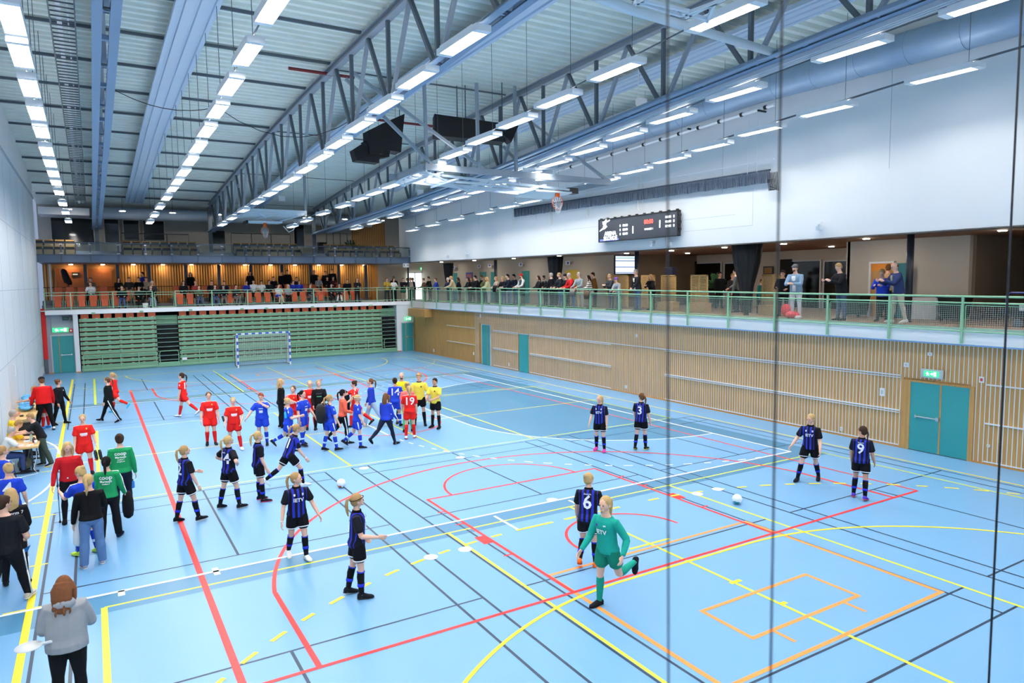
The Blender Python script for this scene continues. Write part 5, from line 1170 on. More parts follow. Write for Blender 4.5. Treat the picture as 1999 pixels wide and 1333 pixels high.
    sc, sole = fit.get('shoes', ((24, 25, 30), (40, 40, 44)))
    for hip, knee, ank, fd, up, sd, sh in legs.values():
        sr = fd.cross(up); C = MB()
        C.loft([ring(ank+fd*t*h-up*z_*h, sr*w1*h, up*t1*h, 10) for t, z_, w1, t1 in ((-.042, .018, .014, .012), (-.034, .012, .023, .024), (-.01, .004, .026, .030), (.025, .012, .026, .024), (.06, .020, .030, .017), (.095, .024, .026, .013), (.115, .027, .012, .007))])
        o = fin(C, 'shoe', cloth(sc), vox*.9, True, 1)
        C = MB(); C.loft([ring(ank+fd*t*h-up*.034*h, sr*w1*h, up*.006*h, 10) for t, w1 in ((-.043, .012), (-.03, .024), (.02, .024), (.06, .031), (.1, .024), (.118, .01))]); C.xform(T); C.build('sole', [cloth(sole)], o, True)
    # writing on shirts, wrapped over the torso
    def wrap(s, side_):
        def f(co):
            ss = s+co.y/LS; a_, c_, y_ = [interp([(t[0], t[i]) for t in TOR], ss) for i in (1, 2, 3)]; p, R = spine(ss)
            A_, C_ = max(a_*b, .088)*h+g+.014, max(c_*b, .066)*h+g+.008+co.z
            x_ = max(-.95*A_, min(.95*A_, co.x)); y2 = C_*math.sqrt(max(0, 1-(x_/A_)**2))
            xx = x_ if side_ < 0 else -x_
            return T @ (p+R @ V((xx, y_*h+side_*y2, 0)))
        return f
    for tx, sz, s, side_, c_, bd in fit.get('text', ()):
        text_obj('shirt_number' if tx.isdigit() else 'shirt_lettering', tx, sz, cloth(c_, 'print'), None, root, bd, .001, wrap(s, side_))
    if fit.get('crest'):
        for (x0, s, w_, hh, side_, c_) in fit['crest']:
            m = MB(); f = wrap(s, side_); gx = [x0-w_/2+w_*i/4 for i in range(5)]
            for i in range(4): m.quad(f(V((gx[i], -hh/2, .006))), f(V((gx[i+1], -hh/2, .006))), f(V((gx[i+1], hh/2, .006))), f(V((gx[i], hh/2, .006))))
            m.build('shirt_badge', [cloth(c_, 'print')], root)
    if fit.get('yoke'):    # white shoulder piping
        for k, (S, E, W_, d1, d2, sd) in arms.items():
            C = MB(); a0 = at(.95, sd*.05*h, 0, .004*h+g*.5); a1 = S+V((sd*.016*h, 0, .031*h+g*.4)); a2 = S+d1*.06*h+V((sd*1, 0, .15)).normalized()*(.035*h+g*.6)
            pts = [a0, a1, a2]
            if tk != 'short': pts += [E+V((sd, 0, 0))*(.026*h*m_+g*.6), E+d2*.13*h+V((sd, 0, 0))*(.020*h+g*.4)]
            for p_, q_ in zip(pts, pts[1:]): C.bar(p_, q_, .03, .008, (sd*.6, 0, 1) if p_ is a0 else (sd, 0, 0))
            fin(C, 'shoulder_stripes', cloth(fit['yoke']), vox, False)
    if fit.get('wrist'):
        S, E, W_, d1, d2, sd = arms[fit['wrist']]; C = MB(); C.tube([W_-d2*.012, W_+d2*.006], [.02*h*1.0]*2, 10); fin(C, 'wristband', cloth((240, 240, 240)), vox, False)
    root['hands'] = 0; del root['hands']
    W = Matrix.Translation(V(loc)) @ Matrix.Rotation(-head, 4, 'Z') @ T
    return dict(root=root, W=W, lh=W @ (arms['l'][2]+arms['l'][4]*.07*h), rh=W @ (arms['r'][2]+arms['r'][4]*.07*h), ld=(W.to_3x3() @ arms['l'][4]), rd=(W.to_3x3() @ arms['r'][4]), hc=W @ hc, back=W @ at(.6, 0, -.1*h))
def face_dir(x, y, rel): return math.atan2(x-CAMPOS.x, y-CAMPOS.y)+math.radians(rel)
def floor_person(u, v, ut, vt, rel, pose, fit, label, h=None, **k):
    """u, v: where the feet meet the floor; ut, vt: top of the head"""
    g = PX(u, v, z=0); g.z = 0
    if h is None: h = PX(ut, vt, y=g.y).z*k.pop('hk', 1.0)
    k.pop('hk', None)
    d = math.hypot(g.x-CAMPOS.x, g.y-CAMPOS.y)
    k.setdefault('vox', .0085 if d < 14 else (.010 if d < 19 else .0125))
    return person(tuple(g), face_dir(g.x, g.y, rel), h, pose, fit, label, **k)
# ---------------------------------------------------------------- who stands on the court
WHT = (240, 242, 244)
def kit(base, **k): d = dict(base); d.update(k); return d
HF = dict(top=HOME, topk='short', bottom=(13, 13, 18), botk='shorts', socks=(14, 14, 20), sockband=(36, 52, 190), trim=(225, 228, 235), shoes=((18, 20, 28), (30, 32, 40)), collar=(12, 12, 16))
def home(num=None, **k):
    t = [('IETV', .095, .58, 1, WHT, True)]
    if num: t += [(num, .32, .54, -1, WHT, True), ('Skövde', .045, .84, -1, WHT, False)]
    return kit(HF, text=t, crest=[(-.075, .80, .03, .04, 1, WHT), (.075, .80, .035, .045, 1, (200, 205, 230))], **k)
RD = dict(top=(222, 34, 30), topk='short', bottom=(222, 32, 28), botk='shorts', socks=(214, 30, 30), shoes=((28, 28, 32), (60, 60, 60)), yoke=WHT)
def red(num=None, **k):
    t = [('VILLEGU', .062, .60, 1, WHT, True)] if False else []
    if num: t.append((num, .34, .60, -1, WHT, True))
    return kit(RD, text=t, crest=[(0, .52, .17, .06, 1, (244, 226, 226)), (0, .43, .14, .03, 1, (236, 180, 180)), (.07, .82, .03, .04, 1, (230, 200, 90))], **k)
BF = dict(top=(34, 66, 190), topk='short', bottom=(32, 62, 184), botk='shorts', socks=(30, 58, 176), sockband=(190, 215, 245), side=WHT, yoke=WHT, shoes=((26, 26, 32), (70, 70, 74)), anklets=0)
def blue(num=None, **k):
    t = [(num, .34, .60, -1, WHT, True)] if num else []
    return kit(BF, text=t, crest=[(0, .42, .11, .08, 1, (225, 232, 246)), (0, .62, .13, .03, 1, (200, 212, 240)), (.07, .82, .035, .04, 1, WHT)], **k)
fp = floor_person
st = dict(L=(3, 2, 4), R=(-2, 2, 4))
walk = dict(L=(22, 6, 2), R=(-14, 16, 2)); walk2 = dict(L=(-14, 16, 2), R=(22, 6, 2))
G1 = 'players in black and blue stripes'; G2 = 'players in red'; G3 = 'players in blue'
# home side, black and blue
fp(367, 1018, 352, 871, 62, dict(L=(-8, 4, 6), R=(16, 8, 6), l=(20, 8, 60, -10), r=(8, 10, 14, 6), turn=8), home('2', wrist='r'), 'young woman in black and blue kit number 2, standing farthest left of her row', group=G1, hair='dblond')
fp(449, 992, 438, 852, 58, dict(L=(-10, 2, 6), R=(12, 10, 8), l=(-20, 48, 75, -45), r=(-20, 48, 75, -45), turn=12), home('14'), 'young woman in black and blue kit with hands on hips and long pale ponytail', group=G1)
p = fp(511, 977, 508, 841, 80, dict(L=(3, 3, 3), R=(6, 3, 3), l=(5, 6, 14, 2), r=(8, 8, 14, 2), turn=-6, nod=-6), home('7', shoes=((26, 24, 30), (220, 60, 110))), 'young woman in black and blue kit standing side on, third in the left row', group=G1)
fp(592, 948, 610, 829, 72, dict(L=(-34, 22, 6), R=(36, 30, 4), l=(-12, 12, 20, 4), r=(12, 10, 22, 4), lean=24, nod=-14, anchor='R'), home('11', wrist='r', shoes=(WHT, WHT)), 'young woman in black and blue kit lunging forward in white shoes near the red ball', h=1.66, group=G1, hair='dblond')
fp(581, 1088, 568, 920, 165, dict(L=(12, 10, 2), R=(-10, 18, 2), l=(14, 20, 22, 16), r=(6, 18, 12, 12), turn=-52, lean=4), home(None, shoes=((236, 236, 232), (225, 225, 220)), wrist='r'), 'young woman in black and blue kit walking forward, face turned right, white striped shoes', group=G1, hair='dblond')
fp(693, 1164, 687, 965, 80, dict(L=(-8, 4, 4), R=(4, 5, 3), l=(-24, 12, 70, 0), r=(16, 10, 68, -4), turn=-2, twist=-18), home('5', band=(20, 20, 22)), 'young woman in black and blue kit number 5 with black hairband, right arm held out', group=G1, hair='dblond')
fp(1147, 1108, 1178, 935, 10, dict(L=(12, 50, 3), R=(4, 8, 3), l=(8, 10, 20, 4), r=(10, 12, 20, 4), lean=10, turn=30), home('6', shoes=((246, 110, 36), (230, 90, 20))), 'woman in black and blue kit number 6 and orange boots, half hidden by the goalkeeper', h=1.66, group=G1, style='bun')
fp(1172, 880, 1170, 777, 195, dict(L=(5, 5, 4), R=(-6, 8, 4), l=(4, 8, 12, 4), r=(10, 14, 18, 8), turn=18), home(None, shoes=((210, 60, 150), (220, 90, 160))), 'woman in black and blue kit and pink shoes on the dark blue goal area edge', group=G1, h=1.66)
fp(1250, 878, 1240, 774, 20, dict(L=(-6, 8, 3), R=(6, 6, 3), l=(14, 12, 24, 6), r=(-6, 14, 30, 4), turn=-60), home('3', shoes=((30, 30, 34), (190, 190, 60))), 'woman in black and blue kit number 3 with long brown ponytail, seen from behind', group=G1, hair='brown', h=1.68)
fp(1577, 938, 1568, 806, 192, dict(L=(-14, 16, 4), R=(10, 10, 12), l=(12, 12, 30, 8), r=(14, 24, 34, 20), turn=20, nod=-14), home(None), 'blonde woman in black and blue kit stepping near the boarded wall, looking down', group=G1, h=1.72)
fp(1677, 974, 1674, 838, 10, dict(L=(8, 12, 4), R=(-6, 10, 3), l=(4, 8, 16, 2), r=(-4, 12, 40, 4), turn=-70), home('9', shoes=((90, 60, 190), (230, 80, 70))), 'dark haired woman in black and blue kit number 9 with braid and purple shoes', group=G1, hair='dbrown', style='braid', skin='m', h=1.66)
GK = dict(top=(28, 158, 140), topk='long', bottom=(22, 128, 104), botk='shorts', socks=(26, 150, 128), shoes=((20, 22, 30), (20, 22, 30)), text=[('IETV', .095, .58, 1, WHT, True)], crest=[(-.075, .78, .035, .045, 1, (90, 60, 160)), (.07, .80, .04, .02, 1, WHT)])
fp(1170, 1180, 1185, 958, 218, dict(L=(-18, 82, 4), R=(6, 6, 2), l=(-22, 26, 62, 10), r=(16, 12, 32, 4), lean=6, turn=-4, anchor='R'), GK, 'goalkeeper in turquoise green kit running to the viewer, one foot kicked back', h=1.76)
# red team
fp(168, 925, 154, 813, 178, dict(L=(3, 4, 4), R=(-3, 4, 4), l=(12, 14, 14, 8), r=(4, 8, 14, 4), turn=8, nod=-6), red(None, wrist='l'), 'player in red kit behind the woman with the crutch, holding a pair of black shoes', group=G2, bulk=1.08, h=1.62, style='bun')
fp(236, 806, 233, 733, 305, dict(L=(-40, 30, 3), R=(20, 10, 3), l=(-20, 12, 30, 4), r=(30, 12, 30, 4), lean=6), red(None, shoes=((90, 200, 235), (90, 200, 235))), 'player in red kit and light blue shoes walking behind the woman in black', group=G2, h=1.66)
fp(369, 814, 362, 725, 290, dict(L=(-36, 14, 3), R=(18, 6, 3), l=(4, 6, 8, 2), r=(-4, 6, 8, 2)), red('12', shoes=((240, 240, 240), (30, 34, 60))), 'player in red kit number 12 walking left, farthest back on the left half', group=G2, hair='dbrown', h=1.74)
fp(413, 868, 406, 766, 176, dict(L=(4, 6, 3), R=(22, 40, 1), l=(6, 12, 12, 6), r=(4, 12, 14, 6)), red(None, wrist='r'), 'dark haired player in red kit walking to the viewer with a clear bottle', group=G2, hair='brown', style='bun', bulk=1.1, h=1.68)
fp(459, 876, 448, 780, 172, dict(L=(8, 4, 6), R=(-10, 20, 4), l=(14, 16, 34, -18), r=(4, 14, 46, 14), nod=-6, turn=6), red(None, shoes=(WHT, WHT)), 'blonde player in red kit with white shoes, holding up a dark bottle', group=G2, bulk=1.1, h=1.62, style='bun')
fp(578, 848, 567, 757, 205, dict(L=(-12, 16, 3), R=(14, 10, 3), l=(20, 20, 110, -40), r=(45, 10, 118, -30)), red(None), 'player in red kit pressing her shirt to her mouth behind the blonde blue player', group=G2, hair='brown', style='bun', h=1.66)
fp(608, 838, 607, 746, 178, dict(L=(3, 3, 3), R=(-3, 3, 3), l=(4, 8, 20, 4), r=(4, 8, 20, 4)), red(None), 'player in red kit standing half hidden left of the keeper in black', group=G2, style='bun', h=1.70)
rp = fp(706, 834, 691, 746, 262, dict(L=(-34, 16, 3), R=(20, 18, 3), l=(30, 12, 30, 2), r=(62, 14, 24, 0), nod=-14), red(None), 'dark haired player in red kit holding out a black bag behind the hairband player', group=G2, hair='dbrown', style='bun', h=1.68)
fp(801, 856, 791, 757, 0, dict(L=(-4, 6, 3), R=(5, 6, 3), l=(10, 10, 40, 0), r=(2, 8, 12, 4)), red('19', shoes=(WHT, (220, 40, 60)), wrist='r'), 'blonde player in red kit number 19 seen from behind', group=G2, h=1.70)
fp(90, 836, 62, 768, 290, dict(L=(10, 8, 4), R=(4, 8, 4), l=(62, 10, 18, 0), r=(52, 12, 20, 0), lean=42, nod=-10), red(None, shoes=((60, 150, 230), (60, 150, 230))), 'player in red kit bending over the wooden table, behind the man in the cap', group=G2, hair='dblond', style='bun', h=1.62)
# blue team
fp(514, 868, 508, 778, 190, dict(L=(4, 4, 3), R=(-4, 4, 3), l=(76, 14, 118, -58), r=(22, 30, 20, 26), nod=-6), blue(None, beard=None), 'red haired player in blue kit with her forearm across her forehead', group=G3, hair='red', style='short', bulk=1.12, h=1.64)
fp(552, 880, 549, 775, 100, dict(L=(-22, 40, 3), R=(10, 6, 3), l=(14, 8, 80, -6), r=(26, 10, 78, -12)), blue(None), 'short blonde player in blue kit drinking break, blue bottle in hand', group=G3, style='bun', bulk=1.12, h=1.62)
fp(591, 869, 589, 768, 130, dict(L=(-8, 8, 3), R=(8, 4, 3), l=(16, 14, 22, 4), r=(2, 10, 10, 4)), blue(None), 'tall black haired player in blue kit left of the backpack player', group=G3, hair='black', bulk=1.05, h=1.72)
bp = fp(645, 880, 641, 772, 65, dict(L=(-8, 6, 4), R=(12, 6, 4), l=(8, 10, 30, 2), r=(10, 12, 16, 6), turn=10), blue(None), 'player in blue kit with a black backpack on her back', group=G3, hair='dblond', h=1.70)
fp(688, 874, 690, 774, 88, dict(L=(-16, 34, 3), R=(10, 8, 3), l=(6, 8, 20, 2), r=(12, 8, 14, 2), nod=-18), blue(None, band=WHT), 'blonde player in blue kit with white hairband and a black knee pad', group=G3, h=1.64)
fp(773, 833, 771, 739, 8, dict(L=(-4, 4, 4), R=(6, 4, 4), l=(6, 8, 20, 2), r=(18, 8, 60, -10)), blue('14'), 'dark haired player in blue kit number 14 seen from behind', group=G3, hair='dbrown', style='bun', skin='m', h=1.72)
# officials and staff in the crowd
REF = dict(top=(238, 216, 84), topk='short', bottom=(16, 16, 20), botk='shorts', socks=(18, 18, 22), shoes=((20, 20, 24), (30, 30, 34)), anklets=0, collar=(20, 20, 24), crest=[(.07, .74, .04, .05, 1, (60, 60, 40))])
fp(820, 830, 815, 728, 182, dict(L=(3, 2, 5), R=(-3, 2, 5), l=(2, 14, 10, 6), r=(8, 16, 24, 4), nod=-16, turn=10), REF, 'tall bearded referee in yellow shirt and black shorts, right of player 19', sex='m', style='short', hair='dblond', h=1.86)
fp(851, 835, 849, 738, 212, dict(L=(4, 2, 5), R=(-3, 2, 6), l=(30, 8, 44, -26), r=(30, 8, 44, -26)), REF, 'dark haired referee in yellow shirt with hands joined, rightmost of the greeting group', sex='m', style='short', hair='dbrown', skin='m', h=1.74)
fp(786, 826, 782, 728, 180, dict(L=(3, 2, 5), R=(-3, 2, 5), nod=-6), dict(top=(240, 230, 40), topk='short', bottom=(20, 20, 24), botk='shorts', socks=(20, 20, 24), beard=(70, 54, 44)), 'bald man with dark beard in bright yellow shirt behind player 14', sex='m', style='bald', hair='bald', h=1.84)
fp(797, 843, 797, 749, 4, dict(L=(-3, 4, 3), R=(4, 4, 3), r=(10, 8, 30, 0)), dict(top=(246, 120, 110), topk='short', bottom=(190, 240, 120), botk='shorts', socks=(60, 170, 110)), 'player in coral bib and lime shorts hidden behind player 19', hair='dblond', style='bun', h=1.68)
fp(640-15, 838, 624, 748, 178, dict(L=(3, 2, 4), R=(-3, 2, 4), l=(22, 10, 52, -22), r=(8, 8, 30, -4), turn=-8), dict(top=(20, 20, 24), topk='long', bottom=(14, 14, 18), botk='trousers', crest=[(0, .5, .16, .03, 1, (90, 170, 110)), (0, .7, .2, .05, 1, (60, 60, 66))]), 'goalkeeper all in black with pale hair tied back, standing in the crowd', style='bun', hair='dblond', h=1.72)
fp(660, 866, 659, 762, 78, dict(L=(-22, 26, 3), R=(10, 6, 3), l=(2, 10, 60, -20), r=(6, 12, 66, -20), turn=-8), dict(top=(246, 104, 78), topk='long', bottom=(18, 18, 22), botk='trousers', wide=.8, side=WHT, ankles=(236, 90, 130), hem=-.1), 'black haired woman in coral orange top and black striped trousers with pink socks', hair='black', h=1.72)
fp(550, 836, 549, 741, 92, dict(L=(-3, 2, 3), R=(4, 2, 3)), dict(top=(18, 18, 22), topk='long', bottom=(18, 18, 22), wide=.8, shoes=((24, 24, 28), WHT)), 'long haired blonde woman all in black behind the blue bottle player', style='long', h=1.74)
fp(732, 830, 720, 738, 268, dict(L=(-28, 8, 3), R=(20, 4, 3), l=(4, 8, 8, 2), r=(12, 8, 10, 2), turn=-4), dict(top=(36, 60, 176), topk='long', bottom=(166, 190, 216), wide=1.3, jeans=1, hem=-.1, shoes=((40, 40, 46), WHT)), 'woman in blue jacket and wide pale jeans walking left behind the group', hair='brown', h=1.72)
fp(748, 871, 754, 769, 40, dict(L=(-34, 24, 6), R=(18, 6, 6), l=(4, 8, 12, 2), r=(14, 10, 26, 2), lean=4), dict(top=(36, 60, 176), topk='long', bottom=(22, 28, 50), wide=.8, yoke=WHT, ankles=WHT, shoes=((18, 22, 36), (14, 16, 24))), 'woman in blue jacket and dark leggings with long brown hair, striding right', hair='brown', style='long', h=1.66)
fp(216, 824, 217, 730, 285, dict(L=(-20, 8, 3), R=(26, 6, 5), l=(4, 8, 12, 2), r=(-6, 10, 10, 2)), dict(top=(16, 18, 22), topk='jacket', bottom=(16, 16, 20), side=WHT, ankles=WHT, shoes=((18, 20, 26), (20, 20, 24))), 'brown haired woman in black jacket and white striped trousers striding left', hair='brown', h=1.70)
fp(117, 828, 111, 740, 130, dict(L=(6, 4, 6), R=(-10, 4, 3), l=(6, 14, 24, 10), r=(6, 12, 18, 4), turn=-38), dict(top=(16, 17, 22), topk='long', bottom=(16, 17, 22), ankles=WHT, yoke=None, shoes=((14, 14, 18), (18, 18, 22)), crest=[(.05, .75, .05, .03, 1, WHT)]), 'smiling brown haired woman in black tracksuit beside the man in the red jacket', hair='brown', style='bun', h=1.66)
fp(90, 840, 84, 735, -12, dict(L=(8, 6, 7), R=(-8, 4, 7), l=(10, 14, 12, 8), r=(6, 14, 16, 8), lean=10, nod=-10), dict(top=(196, 22, 24), topk='jacket', bottom=(16, 16, 20), hat=((20, 22, 30), 'cap'), shoes=((200, 200, 200), (60, 60, 60)), hem=-.12), 'big man in red jacket and black cap seen from behind by the left wall', sex='m', style='short', hair='brown', bulk=1.16, h=1.88)
fp(93, 908, 68, 807, 275, dict(L=(-14, 4, 4), R=(4, 8, 4), l=(48, 8, 34, -6), r=(40, 8, 48, -8), lean=26, nod=-14), dict(top=(20, 22, 28), topk='short', bottom=(62, 74, 66), wide=1.3, shoes=((20, 24, 30), (220, 220, 220))), 'fair boy in black T-shirt and grey green trousers leaning over the scorers table', sex='m', style='short', hair='dblond', h=1.56)
cw = fp(141, 1016, 143, 866, 176, dict(L=(-4, 4, 3), R=(4, 2, 3), l=(-4, 12, 8, 8), r=(2, 18, 18, 10), nod=-18, turn=-6), dict(top=(186, 26, 34), topk='long', bottom=(16, 16, 20), wide=.8, yoke=WHT, shoes=((20, 20, 26), (20, 20, 24)), crest=[(-.04, .1, .03, .03, 1, WHT)], hem=-.08), 'long haired blonde woman in red track top walking with a crutch', style='long', h=1.72)
ty = fp(242, 1000, 232, 852, 0, dict(L=(-8, 4, 3), R=(7, 3, 3), l=(4, 10, 12, 4), r=(2, 12, 10, 6)), dict(top=(26, 140, 84), topk='long', bottom=(22, 26, 44), yoke=WHT, shoes=((226, 226, 226), WHT), hem=-.08, text=[('coop', .115, .76, -1, WHT, True), ('Mariesjö', .062, .60, -1, WHT, True), ('medlem i', .036, .50, -1, WHT, True), ('morgon.se', .036, .42, -1, WHT, True)]), 'dark bun haired woman in green top lettered coop, holding a blue bottle', hair='dbrown', style='bun', bulk=1.08, h=1.76)
gy = fp(216, 1052, 200, 900, 14, dict(L=(-6, 4, 3), R=(8, 3, 3), l=(4, 8, 12, 2), r=(10, 12, 30, 4)), dict(top=(26, 140, 84), topk='long', bottom=(18, 18, 22), wide=1.3, yoke=WHT, shoes=((24, 34, 70), (30, 30, 40)), hem=-.08, text=[('coop', .115, .76, -1, WHT, True), ('Mariesjö', .062, .60, -1, WHT, True), ('medlem i', .036, .50, -1, WHT, True)]), 'woman in green top with long black ponytail carrying a black jacket', hair='black', style='pony', h=1.66)
jb = fp(183, 1104, 178, 916, -6, dict(L=(2, 3, 4), R=(6, 2, 4), l=(8, 12, 8, 6), r=(20, 12, 50, -6), turn=22), dict(top=(14, 14, 17), topk='long', bottom=(92, 122, 164), wide=1.3, jeans=1, hem=-.06, shoes=((150, 150, 160), (220, 220, 220))), 'woman in black sweater and blue jeans carrying a white plastic bag', h=1.70)
fp(173, 1082, 160, 916, -30, dict(L=(4, 6, 3), R=(-4, 10, 3), l=(40, 10, 70, -10), r=(30, 8, 60, -10), nod=-24, turn=-20), blue(None, shoes=((200, 230, 60), (220, 240, 120))), 'blonde player in blue kit and lime shoes hidden behind the jeans woman', group=G3, style='bun', h=1.66)
# left edge group, feet partly outside or hidden
def hp(u, v, h, rel, pose, fit, label, **k):
    g = PX(u, v, z=h); k.setdefault('vox', .009); return person((g.x, g.y, 0), face_dir(g.x, g.y, rel), h, pose, fit, label, **k)
hp(2, 870, 1.68, 60, dict(l=(6, 8, 20, 0), r=(6, 8, 20, 0), turn=10), blue(None), 'player in blue kit standing at the left picture edge by the green chair', group=G3, hair='dblond', style='bun')
hp(14, 905, 1.66, 10, dict(l=(20, 8, 60, -10), r=(4, 12, 30, 2), nod=-24, turn=-30), blue('4'), 'fair haired player in blue kit number 4 looking down at the left edge', group=G3, style='bun')
hp(18, 955, 1.66, 8, dict(l=(6, 10, 30, 2), r=(10, 8, 50, -10), turn=-20, L=(6, 6, 5), R=(-4, 4, 4)), dict(top=(20, 20, 24), topk='long', bottom=(20, 20, 24), side=WHT, text=[('Ulvstorm 7', .075, .74, -1, WHT, True)]), 'long haired blonde woman in black top with white lettering on the shoulders', style='long')
mn = hp(2, 968, 1.80, 20, dict(L=(-16, 4, 6), R=(20, 8, 5), l=(6, 10, 20, 4), r=(4, 14, 62, -18), turn=34, nod=-8), dict(top=(18, 20, 26), topk='short', bottom=(15, 15, 19), side=WHT, ankles=WHT, shoes=((196, 188, 176), (225, 220, 210))), 'dark haired man in black T-shirt and striped track trousers, beige shoes, left edge', sex='m', style='short', hair='dbrown', bulk=1.12)
hp(122, 1128, 1.64, 6, dict(l=(10, 14, 60, -6), r=(14, 16, 78, -12), lean=6, nod=-16, turn=8), dict(top=(150, 152, 156), topk='coat', bottom=(14, 14, 17), hood=1, hem=-.18, front=(20, 20, 22)), 'woman with wavy auburn hair in grey hoodie, nearest the viewer at bottom left', hair='auburn', style='wavy', bulk=1.1)
# seated at the scorers table
def sit(x, y, z, head, h, pose, fit, label, **k):
    P = dict(L=(82, 84, 6), R=(82, 84, 6), l=(30, 8, 50, -8), r=(30, 8, 50, -8)); P.update(pose); k.setdefault('vox', .012)
    return person((x, y, z), head, h, P, fit, label, seat=k.pop('seat', .44), **k)
sit(-1.12, 19.9, 0, math.radians(80), 1.62, dict(lean=22, nod=-24, l=(42, 8, 44, -4), r=(42, 8, 44, -4)), dict(top=(220, 222, 222), topk='short', bottom=(50, 66, 110)), 'grey haired woman in white T-shirt seated writing at the scorers table', style='bun', hair='grey')
sit(-1.12, 21.0, 0, math.radians(80), 1.66, dict(lean=30, nod=-30, l=(42, 8, 44, -4), r=(42, 8, 44, -4)), dict(top=(240, 206, 50), topk='short', bottom=(40, 44, 60)), 'fair haired person in yellow shirt bent over the scorers table', style='short', hair='dblond')
sit(-1.14, 22.3, 0, math.radians(84), 1.78, dict(lean=8, l=(38, 8, 44, -4), r=(38, 8, 44, -4)), dict(top=(240, 206, 50), topk='short', bottom=(40, 44, 60)), 'older grey haired man in yellow shirt seated farthest along the scorers table', sex='m', style='short', hair='grey')
# ---------------------------------------------------------------- things carried and lying about
def bottle(p, d, mt, label, r=.034, L=.22, cap=None):
    d = Vector(d).normalized(); t = empty('bottle', p, label, 'bottle', 'water bottles'); q = Vector((0, 0, 0))
    m = MB(); m.tube([q, d*.01, d*L*.7, d*L*.82, d*L*.9], [r*.8, r, r, r*.5, r*.45], 12); m.build('bottle_body', [mt], t, True)
    m = MB(); m.tube([d*L*.88, d*L], [r*.55, r*.5], 10); m.build('bottle_cap', [cap or BLACKP], t, True); return t
BOTB = M(40, 120, 200, .2); CY = M(40, 190, 236, .25)
down = Vector((0, 0, -1))
def dn(p, off=(0, 0, 0)): return Vector(p)+Vector(off)
bottle(PX(259, 952, y=ty['rh'].y-.05), (0, 0, 1), BOTB, 'blue water bottle held by the green coop woman', .045, .2)
bottle(PX(425, 858, y=PX(413, 868, z=0).y-.1)-Vector((0, 0, .28)), (0, 0, 1), mat('clear_bottle', lin((170, 226, 222)), .15, alpha=.55, var=0), 'clear pale bottle hanging from the hand of the first red player', .032, .22, WHITE)
bottle(PX(434, 812, y=PX(459, 876, z=0).y-.2), (.25, 0, -1), M(40, 46, 70, .3), 'dark bottle held up by the blonde red player', .033, .24)
bottle(PX(558, 816, y=PX(552, 880, z=0).y-.2), (0, 0, 1), CY, 'bright blue bottle in the hand of the short blonde player', .04, .24)
bottle(PX(648, 812, y=PX(645, 880, z=0).y-.1), (0, 0, 1), CY, 'blue bottle beside the arm of the backpack player', .035, .2)
# black boots in the red player's hand
t = empty('football_boots', PX(190, 884, y=18.75), 'pair of black boots held by the red player behind the crutch', 'boots')
for s_ in (-.05, .05):
    m = MB(); m.tube([(s_, 0, .08), (s_+.01, 0, 0), (s_+.03, 0, -.16), (s_+.035, 0, -.2)], [.03, .045, .04, .02], 8); m.build('boot', [BLACKP], t, True)
m = MB(); m.ball((-.05, -.03, -.17), .025, 8, 6); m.build('lace_end', [M(210, 40, 50)], t)
# crutch
c = PX(117.5, 1020, z=0); hnd = PX(117, 946, y=c.y); t = empty('crutch', (c.x, c.y, 0), 'grey blue elbow crutch held by the woman in the red track top', 'crutch')
hz = hnd.z; m = MB(); m.tube([(0, 0, .04), (0, 0, .5)], .010, 8); m.tube([(0, 0, .5), (0, 0, hz)], .0135, 8); m.tube([(0, 0, hz), (.0, .06, hz+.28)], .013, 8); m.build('shaft', [M(96, 124, 156, .3)], t, True)
m = MB(); m.tube([(0, -.09, hz), (0, .03, hz)], .02, 8); m.build('handle', [BLACKP], t, True)
m = MB(); m.tube([(math.cos(a)*.045, .06+math.sin(a)*.045, hz+.26) for a in [k*.35 for k in range(15)]], .012, 6); m.build('cuff', [BLACKP], t, True)
m = MB(); m.tube([(0, 0, 0), (0, 0, .05)], [.026, .016], 10); m.build('rubber_foot', [BLACKP], t, True)
# white plastic bag
c = PX(153, 1010, y=jb['lh'].y); t = empty('plastic_bag', c, 'white plastic bag hanging from the jeans woman', 'bag')
m = MB(); m.loft([[(math.cos(a)*w_*(1+.12*math.sin(3*a)), math.sin(a)*w_*.45*(1+.15*math.cos(4*a)), z) for a in [2*math.pi*k/20 for k in range(20)]] for z, w_ in ((.12, .03), (0, .07), (-.15, .085), (-.35, .1), (-.48, .1), (-.52, .06))]); m.build('bag_body', [M(226, 230, 236, .4)], t, True)
m = MB(); m.tube([(-.04, 0, 0), (-.02, 0, .1), (0, 0, .14), (.02, 0, .1), (.04, 0, 0)], .008, 6); m.build('bag_handle', [WHITE], t)
# jacket over the arm
g = gy['rh']; t = empty('carried_jacket', (g.x+.02, g.y-.02, g.z), 'black jacket carried over the arm of the black haired green woman', 'jacket')
m = MB(); m.loft([[(math.cos(a)*w_*(1+.15*math.sin(3*a)), math.sin(a)*w_*.7, z) for a in [2*math.pi*k/18 for k in range(18)]] for z, w_ in ((.10, .04), (.03, .08), (-.12, .10), (-.3, .10), (-.42, .08), (-.46, .03))]); m.build('fabric', [cloth((22, 22, 26))], t, True)
